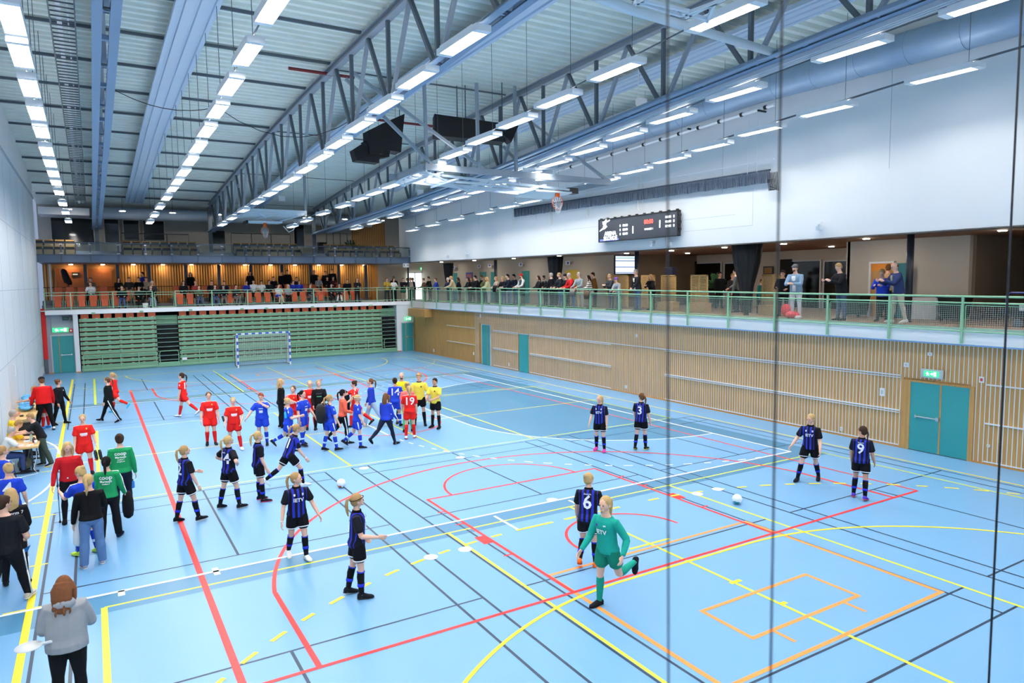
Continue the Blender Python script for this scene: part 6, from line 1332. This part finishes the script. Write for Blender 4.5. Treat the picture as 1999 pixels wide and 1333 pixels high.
# backpack and bag
p = bp['back']; hd = face_dir(p.x, p.y, 65); t = empty('backpack', (p.x, p.y, p.z-.05), 'large black backpack worn by the blue player', 'backpack', rz=-hd)
m = MB(); m.loft([[(math.cos(a)*w_, -.12+math.sin(a)*w_*.75, z) for a in [2*math.pi*k/16 for k in range(16)]] for z, w_ in ((-.3, .05), (-.27, .15), (0, .19), (.2, .16), (.28, .08))]); m.build('pack_body', [BLK], t, True)
m = MB()
for s_ in (-.1, .1): m.tube([(s_, .0, -.2), (s_*1.3, .18, -.05), (s_*1.2, .2, .12), (s_, .06, .3), (s_, -.05, .25)], .014, 6)
m.build('strap', [BLK], t)
c = PX(674, 770, y=rp['rh'].y); t = empty('gym_bag', c, 'black gym bag held out by the red player', 'bag')
m = MB(); m.loft([[(math.cos(a)*w_, math.sin(a)*w_*.6, z) for a in [2*math.pi*k/16 for k in range(16)]] for z, w_ in ((.12, .06), (.05, .13), (-.25, .17), (-.55, .15), (-.66, .07))]); m.build('bag_body', [cloth((20, 22, 34))], t, True)
m = MB(); m.tube([(-.06, 0, .08), (0, 0, .16), (.06, 0, .08)], .012, 6); m.build('bag_handle', [BLK], t)
# knee pad handled as its own thing, phone and cup in hands
c = PX(46, 1074, y=mn['rh'].y+.02); m = MB(); m.loft([[(-.05, 0, -.08), (.06, 0, -.02), (.06, .01, -.02), (-.05, .01, -.08)], [(-.02, 0, .0), (.1, 0, .07), (.1, .01, .07), (-.02, .01, 0)]]); o = m.build('blue_folder', [M(30, 120, 200, .4)]); o.location = c; tag(o, 'small bright blue folder in the hand of the man in the black T-shirt', 'folder')
# two footballs
def football(u, v, c1, lb):
    p = PX(u, v, z=.11); m = MB(); m.ball((0, 0, 0), .11, 32, 24); mt = bpy.data.materials.new('ball_'+lb[:6]); mt.use_nodes = True; nt = mt.node_tree; b = nt.nodes['Principled BSDF']; b.inputs['Roughness'].default_value = .35
    tc = nt.nodes.new('ShaderNodeTexCoord'); vo = nt.nodes.new('ShaderNodeTexVoronoi'); vo.inputs['Scale'].default_value = 9.5; vo.inputs['Randomness'].default_value = .5; cr = nt.nodes.new('ShaderNodeValToRGB'); cr.color_ramp.interpolation = 'CONSTANT'
    cr.color_ramp.elements[0].color = (.9, .9, .9, 1); cr.color_ramp.elements[1].position = .68; cr.color_ramp.elements[1].color = (*lin(c1), 1)
    nt.links.new(tc.outputs['Object'], vo.inputs['Vector']); sp = nt.nodes.new('ShaderNodeSeparateColor'); nt.links.new(vo.outputs['Color'], sp.inputs[0]); nt.links.new(sp.outputs[0], cr.inputs[0]); nt.links.new(cr.outputs[0], b.inputs['Base Color'])
    o = m.build('football', [mt], None, True); o.location = p; tag(o, lb, 'ball')
football(666, 943, (238, 92, 40), 'white and orange football on the floor left of player 5')
football(1439, 974, (40, 160, 170), 'white and turquoise football alone in front of the right goal area')
# scorers table and what stands on it
t = empty('scorers_table', (-.68, 20.8, 0), 'light wooden table with black trestle legs by the left wall', 'table')
m = MB(); m.box(-.33, .33, -1.1, 1.1, .70, .75); m.build('table_top', [PINE], t)
for yy in (-.85, .85):
    m = MB(); m.box(-.28, .3, yy-.025, yy+.025, 0, .04); m.box(-.03, .01, yy-.02, yy+.02, .04, .7); m.box(.14, .18, yy-.02, yy+.02, .04, .7); m.box(-.25, .25, yy-.02, yy+.02, .66, .7); m.build('leg', [BLACKP], t)
m = MB(); m.box(-.02, .02, -.85, .85, .3, .33); m.build('stretcher', [BLACKP], t)
c = (-.72, 21.7, .75); t = empty('scoring_console', c, 'black scoring console with silver panel on the scorers table', 'console'); m = MB(); m.box(-.24, .24, -.32, .32, .002, .06); m.build('base', [BLACKP], t); m = MB(); m.box(-.2, .2, -.3, .0, .06, .075)
for k in range(6): m.box(-.16+k*.06, -.13+k*.06, -.25, -.05, .075, .085)
m.build('panel', [STEEL], t); m = MB(); m.box(-.24, .24, .28, .34, .05, .3); m.build('lid', [BLACKP], t)
for i, (x, y, w_, l_, lb) in enumerate(((-.8, 20.15, .21, .3, 'white score sheet under the hand of the grey haired woman'), (-.62, 20.6, .21, .3, 'white paper sheet in the middle of the scorers table'), (-.55, 19.95, .15, .21, 'small white paper at the near table corner'))):
    m = MB(); m.box(x-w_/2, x+w_/2, y-l_/2, y+l_/2, .751, .754); tag(m.build('paper_sheet', [WHITE]), lb, 'paper')
m = MB(); m.box(-.7, -.62, 20.75, 20.9, .756, .768); tag(m.build('phone', [BLACKP]), 'black phone on the papers of the scorers table', 'phone')
bottle((-.55, 20.55, .75), (0, 0, 1), mat('clear_bottle', (0, 0, 0)), 'clear bottle with red label on the scorers table', .036, .24, M(210, 40, 40)); bottle((-.47, 20.25, .75), (0, 0, 1), M(70, 30, 36, .3), 'dark red drink bottle on the scorers table', .04, .16)
t = empty('paper_cup', (-.42, 20.05, .75), 'white paper cup near the boy on the scorers table', 'cup'); m = MB(); m.tube([(0, 0, 0), (0, 0, .1)], [.028, .04], 14); m.build('cup_body', [WHITE], t, True)
t = empty('stacking_chair', (-1.05, 19.2, 0), 'green seated stacking chair with thin black legs at the near end of the table', 'chair')
m = MB(); m.loft([[(math.cos(a)*.21*s_, math.sin(a)*.21*s_, z) for a in [2*math.pi*k/20 for k in range(20)]] for z, s_ in ((.42, .9), (.44, 1), (.47, .95))]); m.build('seat', [M(112, 134, 112)], t, True)
for sx_, sy_ in ((-1, -1), (1, -1), (1, 1), (-1, 1)): m = MB(); m.tube([(sx_*.15, sy_*.15, .43), (sx_*.2, sy_*.2, 0)], .012, 6); m.build('leg', [BLACKP], t)
m = MB(); m.loft([[(-.2, y, z) for y in (-.18, 0, .18)]+[(-.17, y, z) for y in (.18, 0, -.18)] for z in (.6, .82)]); m.build('backrest', [M(112, 134, 112)], t)
m = MB(); m.ball((0, 0, .17), (.17, .3, .17), 14, 9); o = m.build('duffel_bag', [M(70, 74, 62, .8)], None, True); o.location = (-.72, 20.3, 0.01); tag(o, 'olive grey bag on the floor under the scorers table', 'bag')
m = MB(); m.tube([(-.45, 20.3, .7), (-.42, 20.0, .4), (-.5, 19.9, .1), (-.4, 19.7, .01), (-.7, 19.5, .01), (-1.1, 19.3, .01)], .008, 6); tag(m.build('cable', [WHITE]), 'white cable drooping from the scorers table to the floor', 'cable')
# slatted timber table by the wall with blue bibs
t = empty('slatted_table', (-1.05, 27.0, 0), 'slatted pine table on trestle legs along the left wall', 'table')
m = MB()
for k in range(16): m.box(-.34, .34, -2.4+k*.31, -2.13+k*.31, .70, .74)
m.build('table_top', [PINE], t)
for yy in (-2.2, 0, 2.2):
    m = MB(); m.box(.26, .32, yy-.04, yy+.04, 0, .7); m.box(-.34, -.28, yy-.04, yy+.04, 0, .7); m.bar((.28, yy, .1), (-.28, yy+.02, .62), .04, .07, (0, 1, 0)); m.box(-.34, .32, yy-.04, yy+.04, .62, .7); m.build('trestle', [PINE], t)
for i, (y, r, lb) in enumerate(((26.7, .26, 'large heap of pale blue bibs on the slatted table'), (28.9, .2, 'smaller heap of pale blue bibs farther along the slatted table'))):
    m = MB(); rr = random.Random(i)
    for k in range(14): m.ball((rr.uniform(-.22, .18), rr.uniform(-.45, .45), .06+rr.uniform(0, .1)), (.12, .17, .06), 9, 6)
    o = m.build('bib_pile', [M(92, 170, 222, .8)], None, True); o.location = (-1.07, y, .742); tag(o, lb, 'bibs', None, 'stuff')
m = MB(); m.ball((0, 0, .05), (.12, .16, .05), 10, 6); o = m.build('orange_cloth', [M(240, 100, 60, .8)], None, True); o.location = (-1.28, 25.6, .745); tag(o, 'orange crumpled cloth beside the blue bibs', 'cloth')
m = MB(); m.box(-.05, .05, -.09, .09, 0, .03); m.box(-.03, .03, -.07, .07, .03, .036); o = m.build('phone', [BLACKP]); o.location = (-1.1, 25.3, .742); tag(o, 'black phone lying on the slatted table', 'phone')
for i, (x, y, s_, lb) in enumerate(((-.95, 25.2, .22, 'black sports bag on the floor beneath the slatted table'), (-.7, 23.9, .2, 'dark blue bag on the floor between the two tables'))):
    m = MB(); m.ball((0, 0, s_*.9), (s_, s_*1.5, s_*.9), 14, 9); o = m.build('sports_bag', [cloth((22, 24, 32))], None, True); o.location = (x, y, .005); tag(o, lb, 'bag')
c = PX(24.5, 723, x=XL); m = MB(); m.tube([(XL+.02, c.y, c.z-.22), (XL+.09, c.y, c.z-.18), (XL+.09, c.y, c.z+.18), (XL+.02, c.y, c.z+.22)], .02, 7); tag(m.build('door_pull', [LHOUS], None, True), 'long white vertical handle on the left wall panels', 'handle')
c = PX(56, 1265, z=.95); m = MB(); m.loft([[(math.cos(a)*r_, math.sin(a)*r_, z) for a in [2*math.pi*k/28 for k in range(28)]] for z, r_ in ((0, .09), (.012, .135), (.02, .135))]); m.tube([(.08, 0, .01), (.3, .05, 0)], .02, 8); o = m.build('round_paddle', [M(206, 210, 214, .5)], None, True); o.location = c; tag(o, 'round pale paddle shaped plate beside the woman in the grey hoodie', 'plate')
# ---------------------------------------------------------------- spectators
DK = (22, 24, 30); GR = (120, 120, 122); JN = (74, 98, 140)
def spec(u, v, rel, sex, hair, style, top, tk, bot, label, pose=None, plane=None, h=None, **fx):
    x = plane or 21.62; c = PX(u, v, x=x); h = max(1.5, min(1.9, c.z-GZ)) if h is None else h
    P = dict(l=(24, 8, 48, -14), r=(24, 8, 48, -14), lean=11, nod=-6); P.update(pose or {})
    return person((x, c.y, GZ+.01), math.radians(-90+rel), h, P, dict(dict(top=top, topk=tk, bottom=bot), **fx), label, vox=.0165, group='spectators along the right gallery', sex=sex, hair=hair, style=style, face=u > 1040, skin='f')
RG = [
(829, 545, 10, 'f', 'brown', 'bun', (92, 70, 54), 'jacket', DK, 'spectator in brown jacket at the rail, farthest of three before the glass doors'),
(839, 544, -5, 'm', 'dbrown', 'short', DK, 'jacket', DK, 'spectator in black jacket at the rail, middle of three before the glass doors'),
(853, 545, 15, 'f', 'brown', 'short', (40, 60, 150), 'jacket', DK, 'spectator in blue jacket at the rail, nearest of three before the glass doors'),
(876, 541, -10, 'f', 'white', 'bun', (34, 44, 70), 'jacket', DK, 'white haired spectator in navy jacket beside the farthest drape'),
(886, 540, 20, 'm', 'blond', 'short', (196, 176, 140), 'jacket', JN, 'spectator in beige jacket leaning at the rail right of the farthest drape'),
(897, 542, 30, 'f', 'dbrown', 'long', DK, 'jacket', DK, 'long haired spectator in dark coat right of the beige jacket'),
(916, 541, 10, 'f', 'dbrown', 'long', DK, 'coat', DK, 'spectator with long black hair before the wall poster'),
(922, 541, -20, 'f', 'dblond', 'long', DK, 'coat', DK, 'spectator with long light brown hair right of the wall poster'),
(934, 543, 10, 'm', 'black', 'short', DK, 'jacket', DK, 'dark hooded spectator bending at the rail before a teal door', ),
(943, 536, 5, 'm', 'brown', 'short', DK, 'jacket', DK, 'tall dark jacketed spectator behind the olive jacket'),
(947, 543, -15, 'f', 'blond', 'long', (112, 124, 82), 'jacket', DK, 'blonde spectator in olive green jacket at the rail'),
(953, 541, 20, 'f', 'blond', 'long', (190, 190, 150), 'jacket', (200, 206, 214), 'blonde spectator in pale jacket and light trousers'),
(971, 541, 10, 'f', 'dblond', 'long', (206, 180, 160), 'long', DK, 'spectator in cream top with long fair hair by the second column'),
(983, 539, -10, 'f', 'blond', 'long', DK, 'jacket', JN, 'long haired blonde spectator in black jacket and jeans'),
(994, 535, 10, 'm', 'black', 'short', (26, 32, 50), 'jacket', JN, 'dark haired man in navy padded jacket, left of two friends'),
(1006, 536, 0, 'm', 'black', 'short', (30, 40, 62), 'jacket', JN, 'dark haired man in navy hooded jacket, right of two friends'),
(1054, 540, 15, 'f', 'dbrown', 'long', DK, 'long', (110, 130, 170), 'dark haired woman in black top and blue jeans left of the middle drape'),
(1065, 541, 5, 'f', 'dbrown', 'bun', DK, 'jacket', DK, 'woman in black padded jacket leaning on the rail by the middle drape'),
(1077, 536, 60, 'm', 'grey', 'short', DK, 'jacket', DK, 'greying man in black jacket seen side on before the middle drape'),
(1095, 537, 5, 'm', 'dblond', 'short', (30, 32, 40), 'jacket', JN, 'fair man in black hooded jacket before the yellow door'),
(1119, 540, 10, 'm', 'grey', 'short', (190, 30, 34), 'coat', JN, 'older man in bright red jacket leaning on the rail'),
(1133, 533, -10, 'm', 'grey', 'short', (150, 160, 164), 'long', (190, 180, 160), 'grey haired man in pale grey hoodie beside the red jacket'),
(1193, 534, 0, 'f', 'dblond', 'short', (50, 52, 60), 'jacket', (70, 70, 84), 'woman in black jacket and patterned scarf with folded arms'),
(1208, 540, -10, 'f', 'dbrown', 'short', (160, 166, 172), 'long', (90, 100, 120), 'child in grey hoodie and purple beanie leaning on the rail'),
(1440, 538, 60, 'm', 'black', 'short', (104, 112, 112), 'long', DK, 'dark haired man in grey sweater standing before the window'),
(1530, 536, -20, 'f', 'dbrown', 'short', DK, 'jacket', DK, 'woman in black jacket and glasses with hand on hip by the dark blind'),
]
PS = {876: {}, 886: dict(lean=22), 934: dict(lean=24), 1006: dict(lean=12), 1065: dict(lean=14), 1119: dict(lean=26), 1133: dict(lean=14), 1208: dict(lean=24), 1193: dict(l=(34, 6, 80, -50), r=(34, 6, 80, -50)), 1440: dict(l=(5, 8, 10, 4), r=(20, 10, 40, 0), lean=8), 1530: dict(l=(-10, 40, 70, -40), r=(20, 10, 70, -20)), 1077: dict(lean=4)}
for r in RG:
    u = r[0]; x = None
    if u == 1440: x = 23.6
    if u == 1530: x = 22.4
    if u in (943,): x = 22.4
    fx = {}
    if u == 1208: fx['hat'] = ((120, 80, 170), 'beanie')
    if u == 1193: fx['collar'] = (180, 170, 150)
    if u in (897, 922, 947, 1065, 1006, 839): x = 22.1
    spec(*r, PS.get(u), x, 1.52 if u == 1208 else (1.66 if r[3] == 'f' else 1.78), **fx)
spec(1020, 535, 5, 'm', 'dbrown', 'short', (70, 84, 82), 'vest', DK, 'bearded man in red cap and grey green vest over white sleeves', dict(lean=8), None, 1.78, hat=((190, 40, 44), 'cap'), under=(224, 224, 222), beard=(90, 50, 36))
spec(1108, 541, 10, 'm', 'dbrown', 'short', DK, 'jacket', DK, 'man in black beanie and dark jacket, left of the red jacket', dict(lean=14), None, 1.72, hat=((26, 26, 30), 'beanie'))
STR = bpy.data.materials.new('knit_striped'); STR.use_nodes = True; nt = STR.node_tree; w_ = nt.nodes.new('ShaderNodeTexWave'); w_.bands_direction = 'Z'; w_.inputs['Scale'].default_value = 3.2; tc = nt.nodes.new('ShaderNodeTexCoord'); cr = nt.nodes.new('ShaderNodeValToRGB'); cr.color_ramp.interpolation = 'CONSTANT'; cr.color_ramp.elements[0].color = (.03, .03, .035, 1); cr.color_ramp.elements[1].position = .4; cr.color_ramp.elements[1].color = (.7, .66, .6, 1)
nt.links.new(tc.outputs['Object'], w_.inputs['Vector']); nt.links.new(w_.outputs['Fac'], cr.inputs[0]); nt.links.new(cr.outputs[0], nt.nodes['Principled BSDF'].inputs['Base Color'])
spec(1152, 543, 30, 'f', 'black', 'long', STR, 'long', JN, 'dark haired woman in cream and black striped sweater at the rail', dict(lean=10), None, 1.62)
spec(1161, 533, 20, 'm', 'dbrown', 'short', (130, 92, 50), 'jacket', DK, 'man in brown jacket standing well behind the striped sweater', dict(l=(4, 8, 10, 4), r=(4, 8, 10, 4)), 23.2, 1.78)
spec(1245, 529, 10, 'm', 'grey', 'short', DK, 'jacket', (60, 80, 120), 'grey haired man in open black jacket with elbow out, by the screen', dict(l=(30, 10, 20, -4), r=(-14, 36, 60, -30), turn=-30), 21.7, 1.84, front=(226, 224, 214))
spec(1273, 540, 0, 'f', 'dblond', 'long', DK, 'jacket', DK, 'woman in dark jacket with folded arms behind the rail right of the screen', dict(l=(34, 6, 80, -50), r=(34, 6, 80, -50)), 22.8, 1.62)
spec(1404, 541, -60, 'f', 'black', 'short', DK, 'jacket', DK, 'dark silhouetted person deep in the gallery before the window', dict(l=(4, 8, 10, 4), r=(4, 8, 10, 4)), 26, 1.7)
spec(1428, 545, -70, 'f', 'dblond', 'short', (60, 56, 60), 'jacket', DK, 'fair haired person behind the man in the grey sweater', dict(l=(4, 8, 10, 4), r=(4, 8, 10, 4)), 25, 1.6)
spec(1484, 555, -90, 'f', 'brown', 'short', (40, 120, 120), 'long', DK, 'child in teal top beside the slatted screen right of the big drape', dict(l=(4, 8, 10, 4), r=(4, 8, 10, 4)), 23.8, 1.36)
spec(1555, 524, -12, 'm', 'brown', 'short', (128, 156, 184), 'jacket', (220, 222, 226), 'bearded man in denim jacket and grey cap with folded hands', dict(l=(26, 8, 70, -34), r=(26, 8, 70, -34), turn=10), 21.62, 1.84, hat=((96, 98, 102), 'cap'), front=(232, 232, 230), beard=(100, 70, 50))
spec(1644, 528, 22, 'm', 'dblond', 'short', DK, 'coat', (66, 86, 116), 'fair man in black padded jacket looking at his phone', dict(l=(36, 6, 74, -16), r=(36, 6, 74, -16), nod=-24), 21.62, 1.84)
spec(1724, 549, -12, 'm', 'blond', 'short', (36, 66, 190), 'jacket', DK, 'boy in blue track jacket looking down at something in his hands', dict(l=(34, 6, 74, -24), r=(34, 6, 74, -24), nod=-26), 22.0, 1.62)
spec(1732, 529, 170, 'm', 'brown', 'short', (190, 150, 110), 'long', DK, 'man in tan sweater seen from behind inside the warm doorway', dict(l=(4, 8, 30, 0), r=(4, 8, 30, 0)), 24.0, 1.80)
spec(1757, 533, 34, 'm', 'bald', 'bald', (34, 46, 88), 'coat', (186, 178, 164), 'bald man in navy jacket and beige trousers looking at his phone', dict(l=(36, 6, 74, -16), r=(36, 6, 74, -16), nod=-24, L=(-8, 4, 5), R=(8, 4, 3)), 21.72, 1.80, front=(150, 150, 130), shoes=((222, 222, 220), WHT))
for i, (u, v, x, lb) in enumerate(((1632, 558, 21.62, 'phone held by the fair man in the black padded jacket'), (1751, 571, 21.62, 'phone held by the bald man in the navy jacket'))):
    c = PX(u, v, x=x); m = MB(); m.box(c.x-.01, c.x+.01, c.y-.04, c.y+.04, c.z-.02, c.z+.12); tag(m.build('phone', [BLACKP]), lb, 'phone')
for i, (u, v, lb) in enumerate(((1118, 570, 'grey brown jacket hung over the rail by the red jacket man'), (1146, 575, 'brown checked jacket hung over the rail by the striped sweater'), (966, 563, 'black coat hung over the rail by the cream top woman'))):
    c = PX(u, v, x=21.0); m = MB(); m.loft([[(21.0+dx, c.y-w_+k*w_/3, c.z+z+.02*math.sin(k*1.7)) for k in range(7)]+[(21.0+dx-.03, c.y-w_+k*w_/3, c.z+z+.01) for k in range(6, -1, -1)] for z, w_, dx in ((.12, .2, .1), (.16, .22, .03), (0, .2, -.02), (-.2, .16, -.03))]); tag(m.build('hung_jacket', [[cloth((120, 116, 108)), cloth((90, 74, 62)), cloth((20, 20, 24))][i]], None, True), lb, 'jacket', 'jackets over the right rail')
# far gallery: seated rows and people standing behind
ROWY = {0: (46.35, GZ+.01), 1: (47.25, 3.91), 2: (48.15, 4.16)}
def fseat(u, row, sex, hair, style, top, tk, bot, label, pose=None, **fx):
    y, z = ROWY[row]; x = PX(u, 560, y=y).x; OCC[row].append(x); P = dict(L=(78, 80, 8), R=(78, 80, 8), l=(28, 8, 54, -14), r=(28, 8, 54, -14), lean=12); P.update(pose or {})
    return person((x, y, z), math.radians(180+random.uniform(-20, 20)), random.uniform(1.66, 1.8), P, dict(dict(top=top, topk=tk, bottom=bot), **fx), label, vox=.018, group='spectators seated on the far gallery', sex=sex, hair=hair, style=style, face=False, seat=.43)
def fstand(u, y, z, rel, h, sex, hair, style, top, tk, bot, label, pose=None, **fx):
    x = PX(u, 560, y=y).x; return person((x, y, z), math.radians(rel), h, pose or {}, dict(dict(top=top, topk=tk, bottom=bot), **fx), label, vox=.018, group='spectators standing on the far gallery', sex=sex, hair=hair, style=style, face=False)
W2 = (226, 228, 228); N = (30, 34, 60)
for a in (
(178, 1, 'm', 'dbrown', 'short', W2, 'short', DK, 'spectator in white T-shirt among the leftmost orange seats'),
(178, 2, 'm', 'brown', 'short', (108, 90, 80), 'jacket', DK, 'spectator in brown top right behind the white T-shirt at far left'),
(231, 2, 'f', 'black', 'long', DK, 'coat', DK, 'dark haired spectator in black coat, top row left block'),
(252, 2, 'm', 'brown', 'short', (44, 44, 48), 'jacket', (190, 180, 160), 'spectator in dark jacket with pale front, top row left block'),
(272, 2, 'm', 'brown', 'short', DK, 'jacket', DK, 'spectator in black jacket next to the beige sweater'),
(286, 2, 'm', 'brown', 'short', (176, 160, 140), 'long', DK, 'spectator in beige sweater at the right end of the left block'),
(238, 0, 'm', 'dbrown', 'short', DK, 'jacket', JN, 'spectator in black jacket and jeans, front row left block'),
(270, 0, 'm', 'dbrown', 'short', DK, 'jacket', DK, 'spectator in dark clothes beside the small white bin'),
(293, 0, 'f', 'dblond', 'short', DK, 'jacket', (140, 160, 180), 'spectator in black and yellow next to the gallery gate'),
(296, 1, 'm', 'white', 'short', (60, 60, 64), 'jacket', DK, 'pale haired spectator in second row next to the gallery gate'),
(358, 1, 'f', 'black', 'long', DK, 'coat', DK, 'spectator in black coat first right of the gallery gate'),
(382, 1, 'f', 'dblond', 'short', (150, 60, 56), 'jacket', DK, 'spectator in reddish jacket second right of the gallery gate'),
(388, 0, 'm', 'brown', 'short', (84, 88, 62), 'jacket', JN, 'spectator in olive jacket and jeans in the front row'),
(414, 1, 'm', 'brown', 'short', DK, 'jacket', DK, 'brown haired spectator in black jacket behind the jeans sitters'),
(419, 0, 'm', 'brown', 'short', (26, 30, 40), 'jacket', JN, 'spectator in dark jacket and bright jeans in the front row'),
(436, 0, 'm', 'dbrown', 'short', DK, 'jacket', (130, 128, 122), 'spectator in black jacket and grey trousers left of the goal'),
(438, 1, 'm', 'brown', 'short', N, 'jacket', DK, 'spectator in navy jacket behind the grey trousers'),
(459, 0, 'm', 'dbrown', 'short', (40, 40, 44), 'jacket', (120, 120, 122), 'spectator in charcoal top and grey sweatpants above the goal post'),
(481, 1, 'f', 'brown', 'short', (40, 50, 150), 'jacket', DK, 'spectator in blue jacket left of the two white shirts'),
(495, 1, 'm', 'dbrown', 'short', W2, 'short', DK, 'spectator in white shirt, left of a white shirted pair'),
(510, 1, 'm', 'dbrown', 'short', W2, 'short', DK, 'spectator in white shirt, right of a white shirted pair'),
(525, 1, 'm', 'brown', 'short', DK, 'jacket', DK, 'spectator in black jacket right of the white shirts'),
(534, 2, 'm', 'dbrown', 'short', DK, 'jacket', DK, 'spectator in black, top row above the goal'),
(562, 0, 'f', 'blond', 'long', (150, 152, 156), 'jacket', DK, 'blonde spectator in grey jacket with a dark blanket over the legs'),
(571, 1, 'm', 'brown', 'short', (34, 50, 160), 'jacket', DK, 'spectator in royal blue jacket behind the blonde with the blanket'),
(584, 1, 'm', 'brown', 'short', (34, 46, 150), 'coat', DK, 'bulky spectator in blue coat right of the royal blue jacket'),
(579, 2, 'm', 'dbrown', 'short', (44, 40, 40), 'jacket', DK, 'spectator in dark sweater in the top row behind the blue coats'),
(604, 0, 'm', 'brown', 'short', DK, 'jacket', (110, 112, 116), 'spectator in black jacket with white print, front row'),
(622, 2, 'f', 'dblond', 'short', (150, 152, 152), 'long', DK, 'spectator in light grey sweater in the top row'),
(639, 2, 'm', 'dbrown', 'short', DK, 'jacket', DK, 'dark jacketed spectator in the top row right of the grey sweater'),
(650, 2, 'f', 'brown', 'short', (90, 40, 44), 'jacket', DK, 'spectator in dark red top in the top row'),
(646, 0, 'm', 'dbrown', 'short', DK, 'jacket', DK, 'spectator in black, front row right part, left of the bare legged one'),
(662, 0, 'm', 'dbrown', 'short', (36, 48, 56), 'jacket', DK, 'bare legged spectator in dark shorts and white socks in the front row'),
(678, 1, 'm', 'dbrown', 'short', DK, 'coat', DK, 'spectator in black coat at the right end of the second row')):
    fx = {}
    if a[0] == 662: fx = dict(botk='shorts', socks=(230, 232, 230))
    fseat(*a, None, **fx)
fseat(542, 0, 'm', 'dbrown', 'short', W2, 'short', (40, 70, 190), 'spectator in white shirt and blue shorts in the front row', None, botk='shorts')
for a in (
(280, 49.0, 4.16, 250, 1.75, 'm', 'dbrown', 'short', (38, 56, 170), 'short', DK, 'boy in blue shirt standing behind the left seat block'),
(373, 49.0, 4.16, 180, 1.7, 'f', 'black', 'long', DK, 'coat', DK, 'black clad person standing against the timber wall by the gate'),
(489, 49.0, 4.16, 180, 1.78, 'f', 'black', 'long', DK, 'coat', DK, 'hooded person in long black coat standing above the goal'),
(551, 49.0, 4.16, 170, 1.76, 'm', 'brown', 'short', DK, 'jacket', DK, 'man in black sweatshirt standing left of a pair behind the seats'),
(562, 49.0, 4.16, 190, 1.86, 'm', 'dbrown', 'short', DK, 'jacket', DK, 'taller man in black jacket standing right of a pair behind the seats'),
(614, 49.0, 4.16, 175, 1.84, 'm', 'grey', 'short', DK, 'coat', DK, 'man in black coat standing behind the grey sweater'),
(636, 49.0, 4.16, 190, 1.78, 'm', 'brown', 'short', DK, 'jacket', DK, 'man in black jacket standing second from right behind the top row'),
(649, 49.3, 4.16, 180, 1.94, 'm', 'brown', 'short', DK, 'jacket', DK, 'tallest man in black standing farthest right behind the top row'),
(697, 45.6, GZ+.01, 180, 1.7, 'f', 'brown', 'long', DK, 'jacket', DK, 'woman in black with folded arms alone at the far gallery rail'),
(755, 45.5, GZ+.01, 185, 1.72, 'm', 'brown', 'short', (170, 140, 50), 'jacket', (60, 60, 66), 'man in mustard jacket leaning on the rail in the far corner'),
(768, 45.5, GZ+.01, 170, 1.68, 'f', 'dbrown', 'long', W2, 'long', DK, 'woman in cream top right of the mustard jacket'),
(787, 45.6, GZ+.01, 180, 1.70, 'm', 'brown', 'short', DK, 'jacket', (40, 110, 80), 'person in black jacket and green shorts at the corner rail')):
    fx = {}
    if a[0] == 787: fx = dict(botk='shorts')
    fstand(*a, dict(l=(34, 8, 60, -20), r=(34, 8, 60, -20), lean=4) if a[1] < 46 else None, **fx)
fstand(769, 47.8, GZ+.01, 200, 1.84, 'm', 'dbrown', 'short', DK, 'coat', DK, 'man in grey beanie and dark coat behind the cream top woman', None, hat=((120, 122, 124), 'beanie'))
for a in ((798, 541, 10, 'm', 'dbrown', 'short', DK, 'jacket', DK, 'dark jacketed man farthest along the right rail at the corner'), (803, 545, -10, 'f', 'dblond', 'bun', (190, 180, 170), 'jacket', DK, 'fair woman in pale jacket near the corner of the rails'), (808, 545, 20, 'm', 'brown', 'short', N, 'jacket', DK, 'man in navy jacket right of the fair woman at the rail corner')): spec(*a, None, {798: 22.6, 803: 21.7, 808: 22.2}[a[0]], 1.72)
m = MB(); m.tube([(0, 0, .01), (0, 0, .28)], [.13, .16], 14); o = m.build('white_bucket', [WHITE], None, True); c = PX(284, 598, y=45.6); o.location = (c.x, 45.6, GZ+.01); tag(o, 'small white bin on the far gallery floor left of the gate', 'bin')
t = empty('camera_tripod', (PX(131, 560, y=45.9).x, 48.9, 4.16), 'black covered camera on a tripod among the leftmost top row seats', 'tripod')
for k in range(3): a = k*2.09; m = MB(); m.tube([(0, 0, 1.0), (math.cos(a)*.3, math.sin(a)*.3, 0)], .018, 6); m.build('leg', [BLACKP], t)
m = MB(); m.loft([[(math.cos(a)*w_-dx, math.sin(a)*w_*.8, z) for a in [2*math.pi*k/12 for k in range(12)]] for z, w_, dx in ((.95, .1, -.1), (1.1, .22, 0), (1.5, .2, .12), (1.85, .15, .2), (1.95, .06, .22))]); m.build('cover', [BLK], t, True)
# place the orange seats, opened where somebody sits
def far_seats(x0, x1):
    n = 0; x = x0
    while x < x1:
        n += 1
        for row in (0, 1, 2):
            y, z = ROWY[row]; occ = any(abs(x-q) < .3 for q in OCC[row])
            if occ: continue
            i = 0; o = OS[0] if not OSu[0] else copy_tree(OS[0]); OSu[0] = True
            o.location = (x, y, z); tag(o, 'orange folding seat, %s row, %s from left, %s block of far gallery' % (['front', 'second', 'top'][row], ordn(n-1), 'left' if x < 4.4 else 'right'), 'seat', 'orange seats of the far gallery')
        x += .6
far_seats(-.6, 4.3); far_seats(5.95, 17.9)
for row in OCC:
    for k, x in enumerate(sorted(OCC[row])):
        y, z = ROWY[row]; o = OS[1] if not OSu[1] else copy_tree(OS[1]); OSu[1] = True; o.location = (x, y+.02, z)
        tag(o, 'orange seat under a spectator, %s row, %s occupied from the left' % (['front', 'second', 'top'][row], ordn(k)), 'seat', 'orange seats of the far gallery')
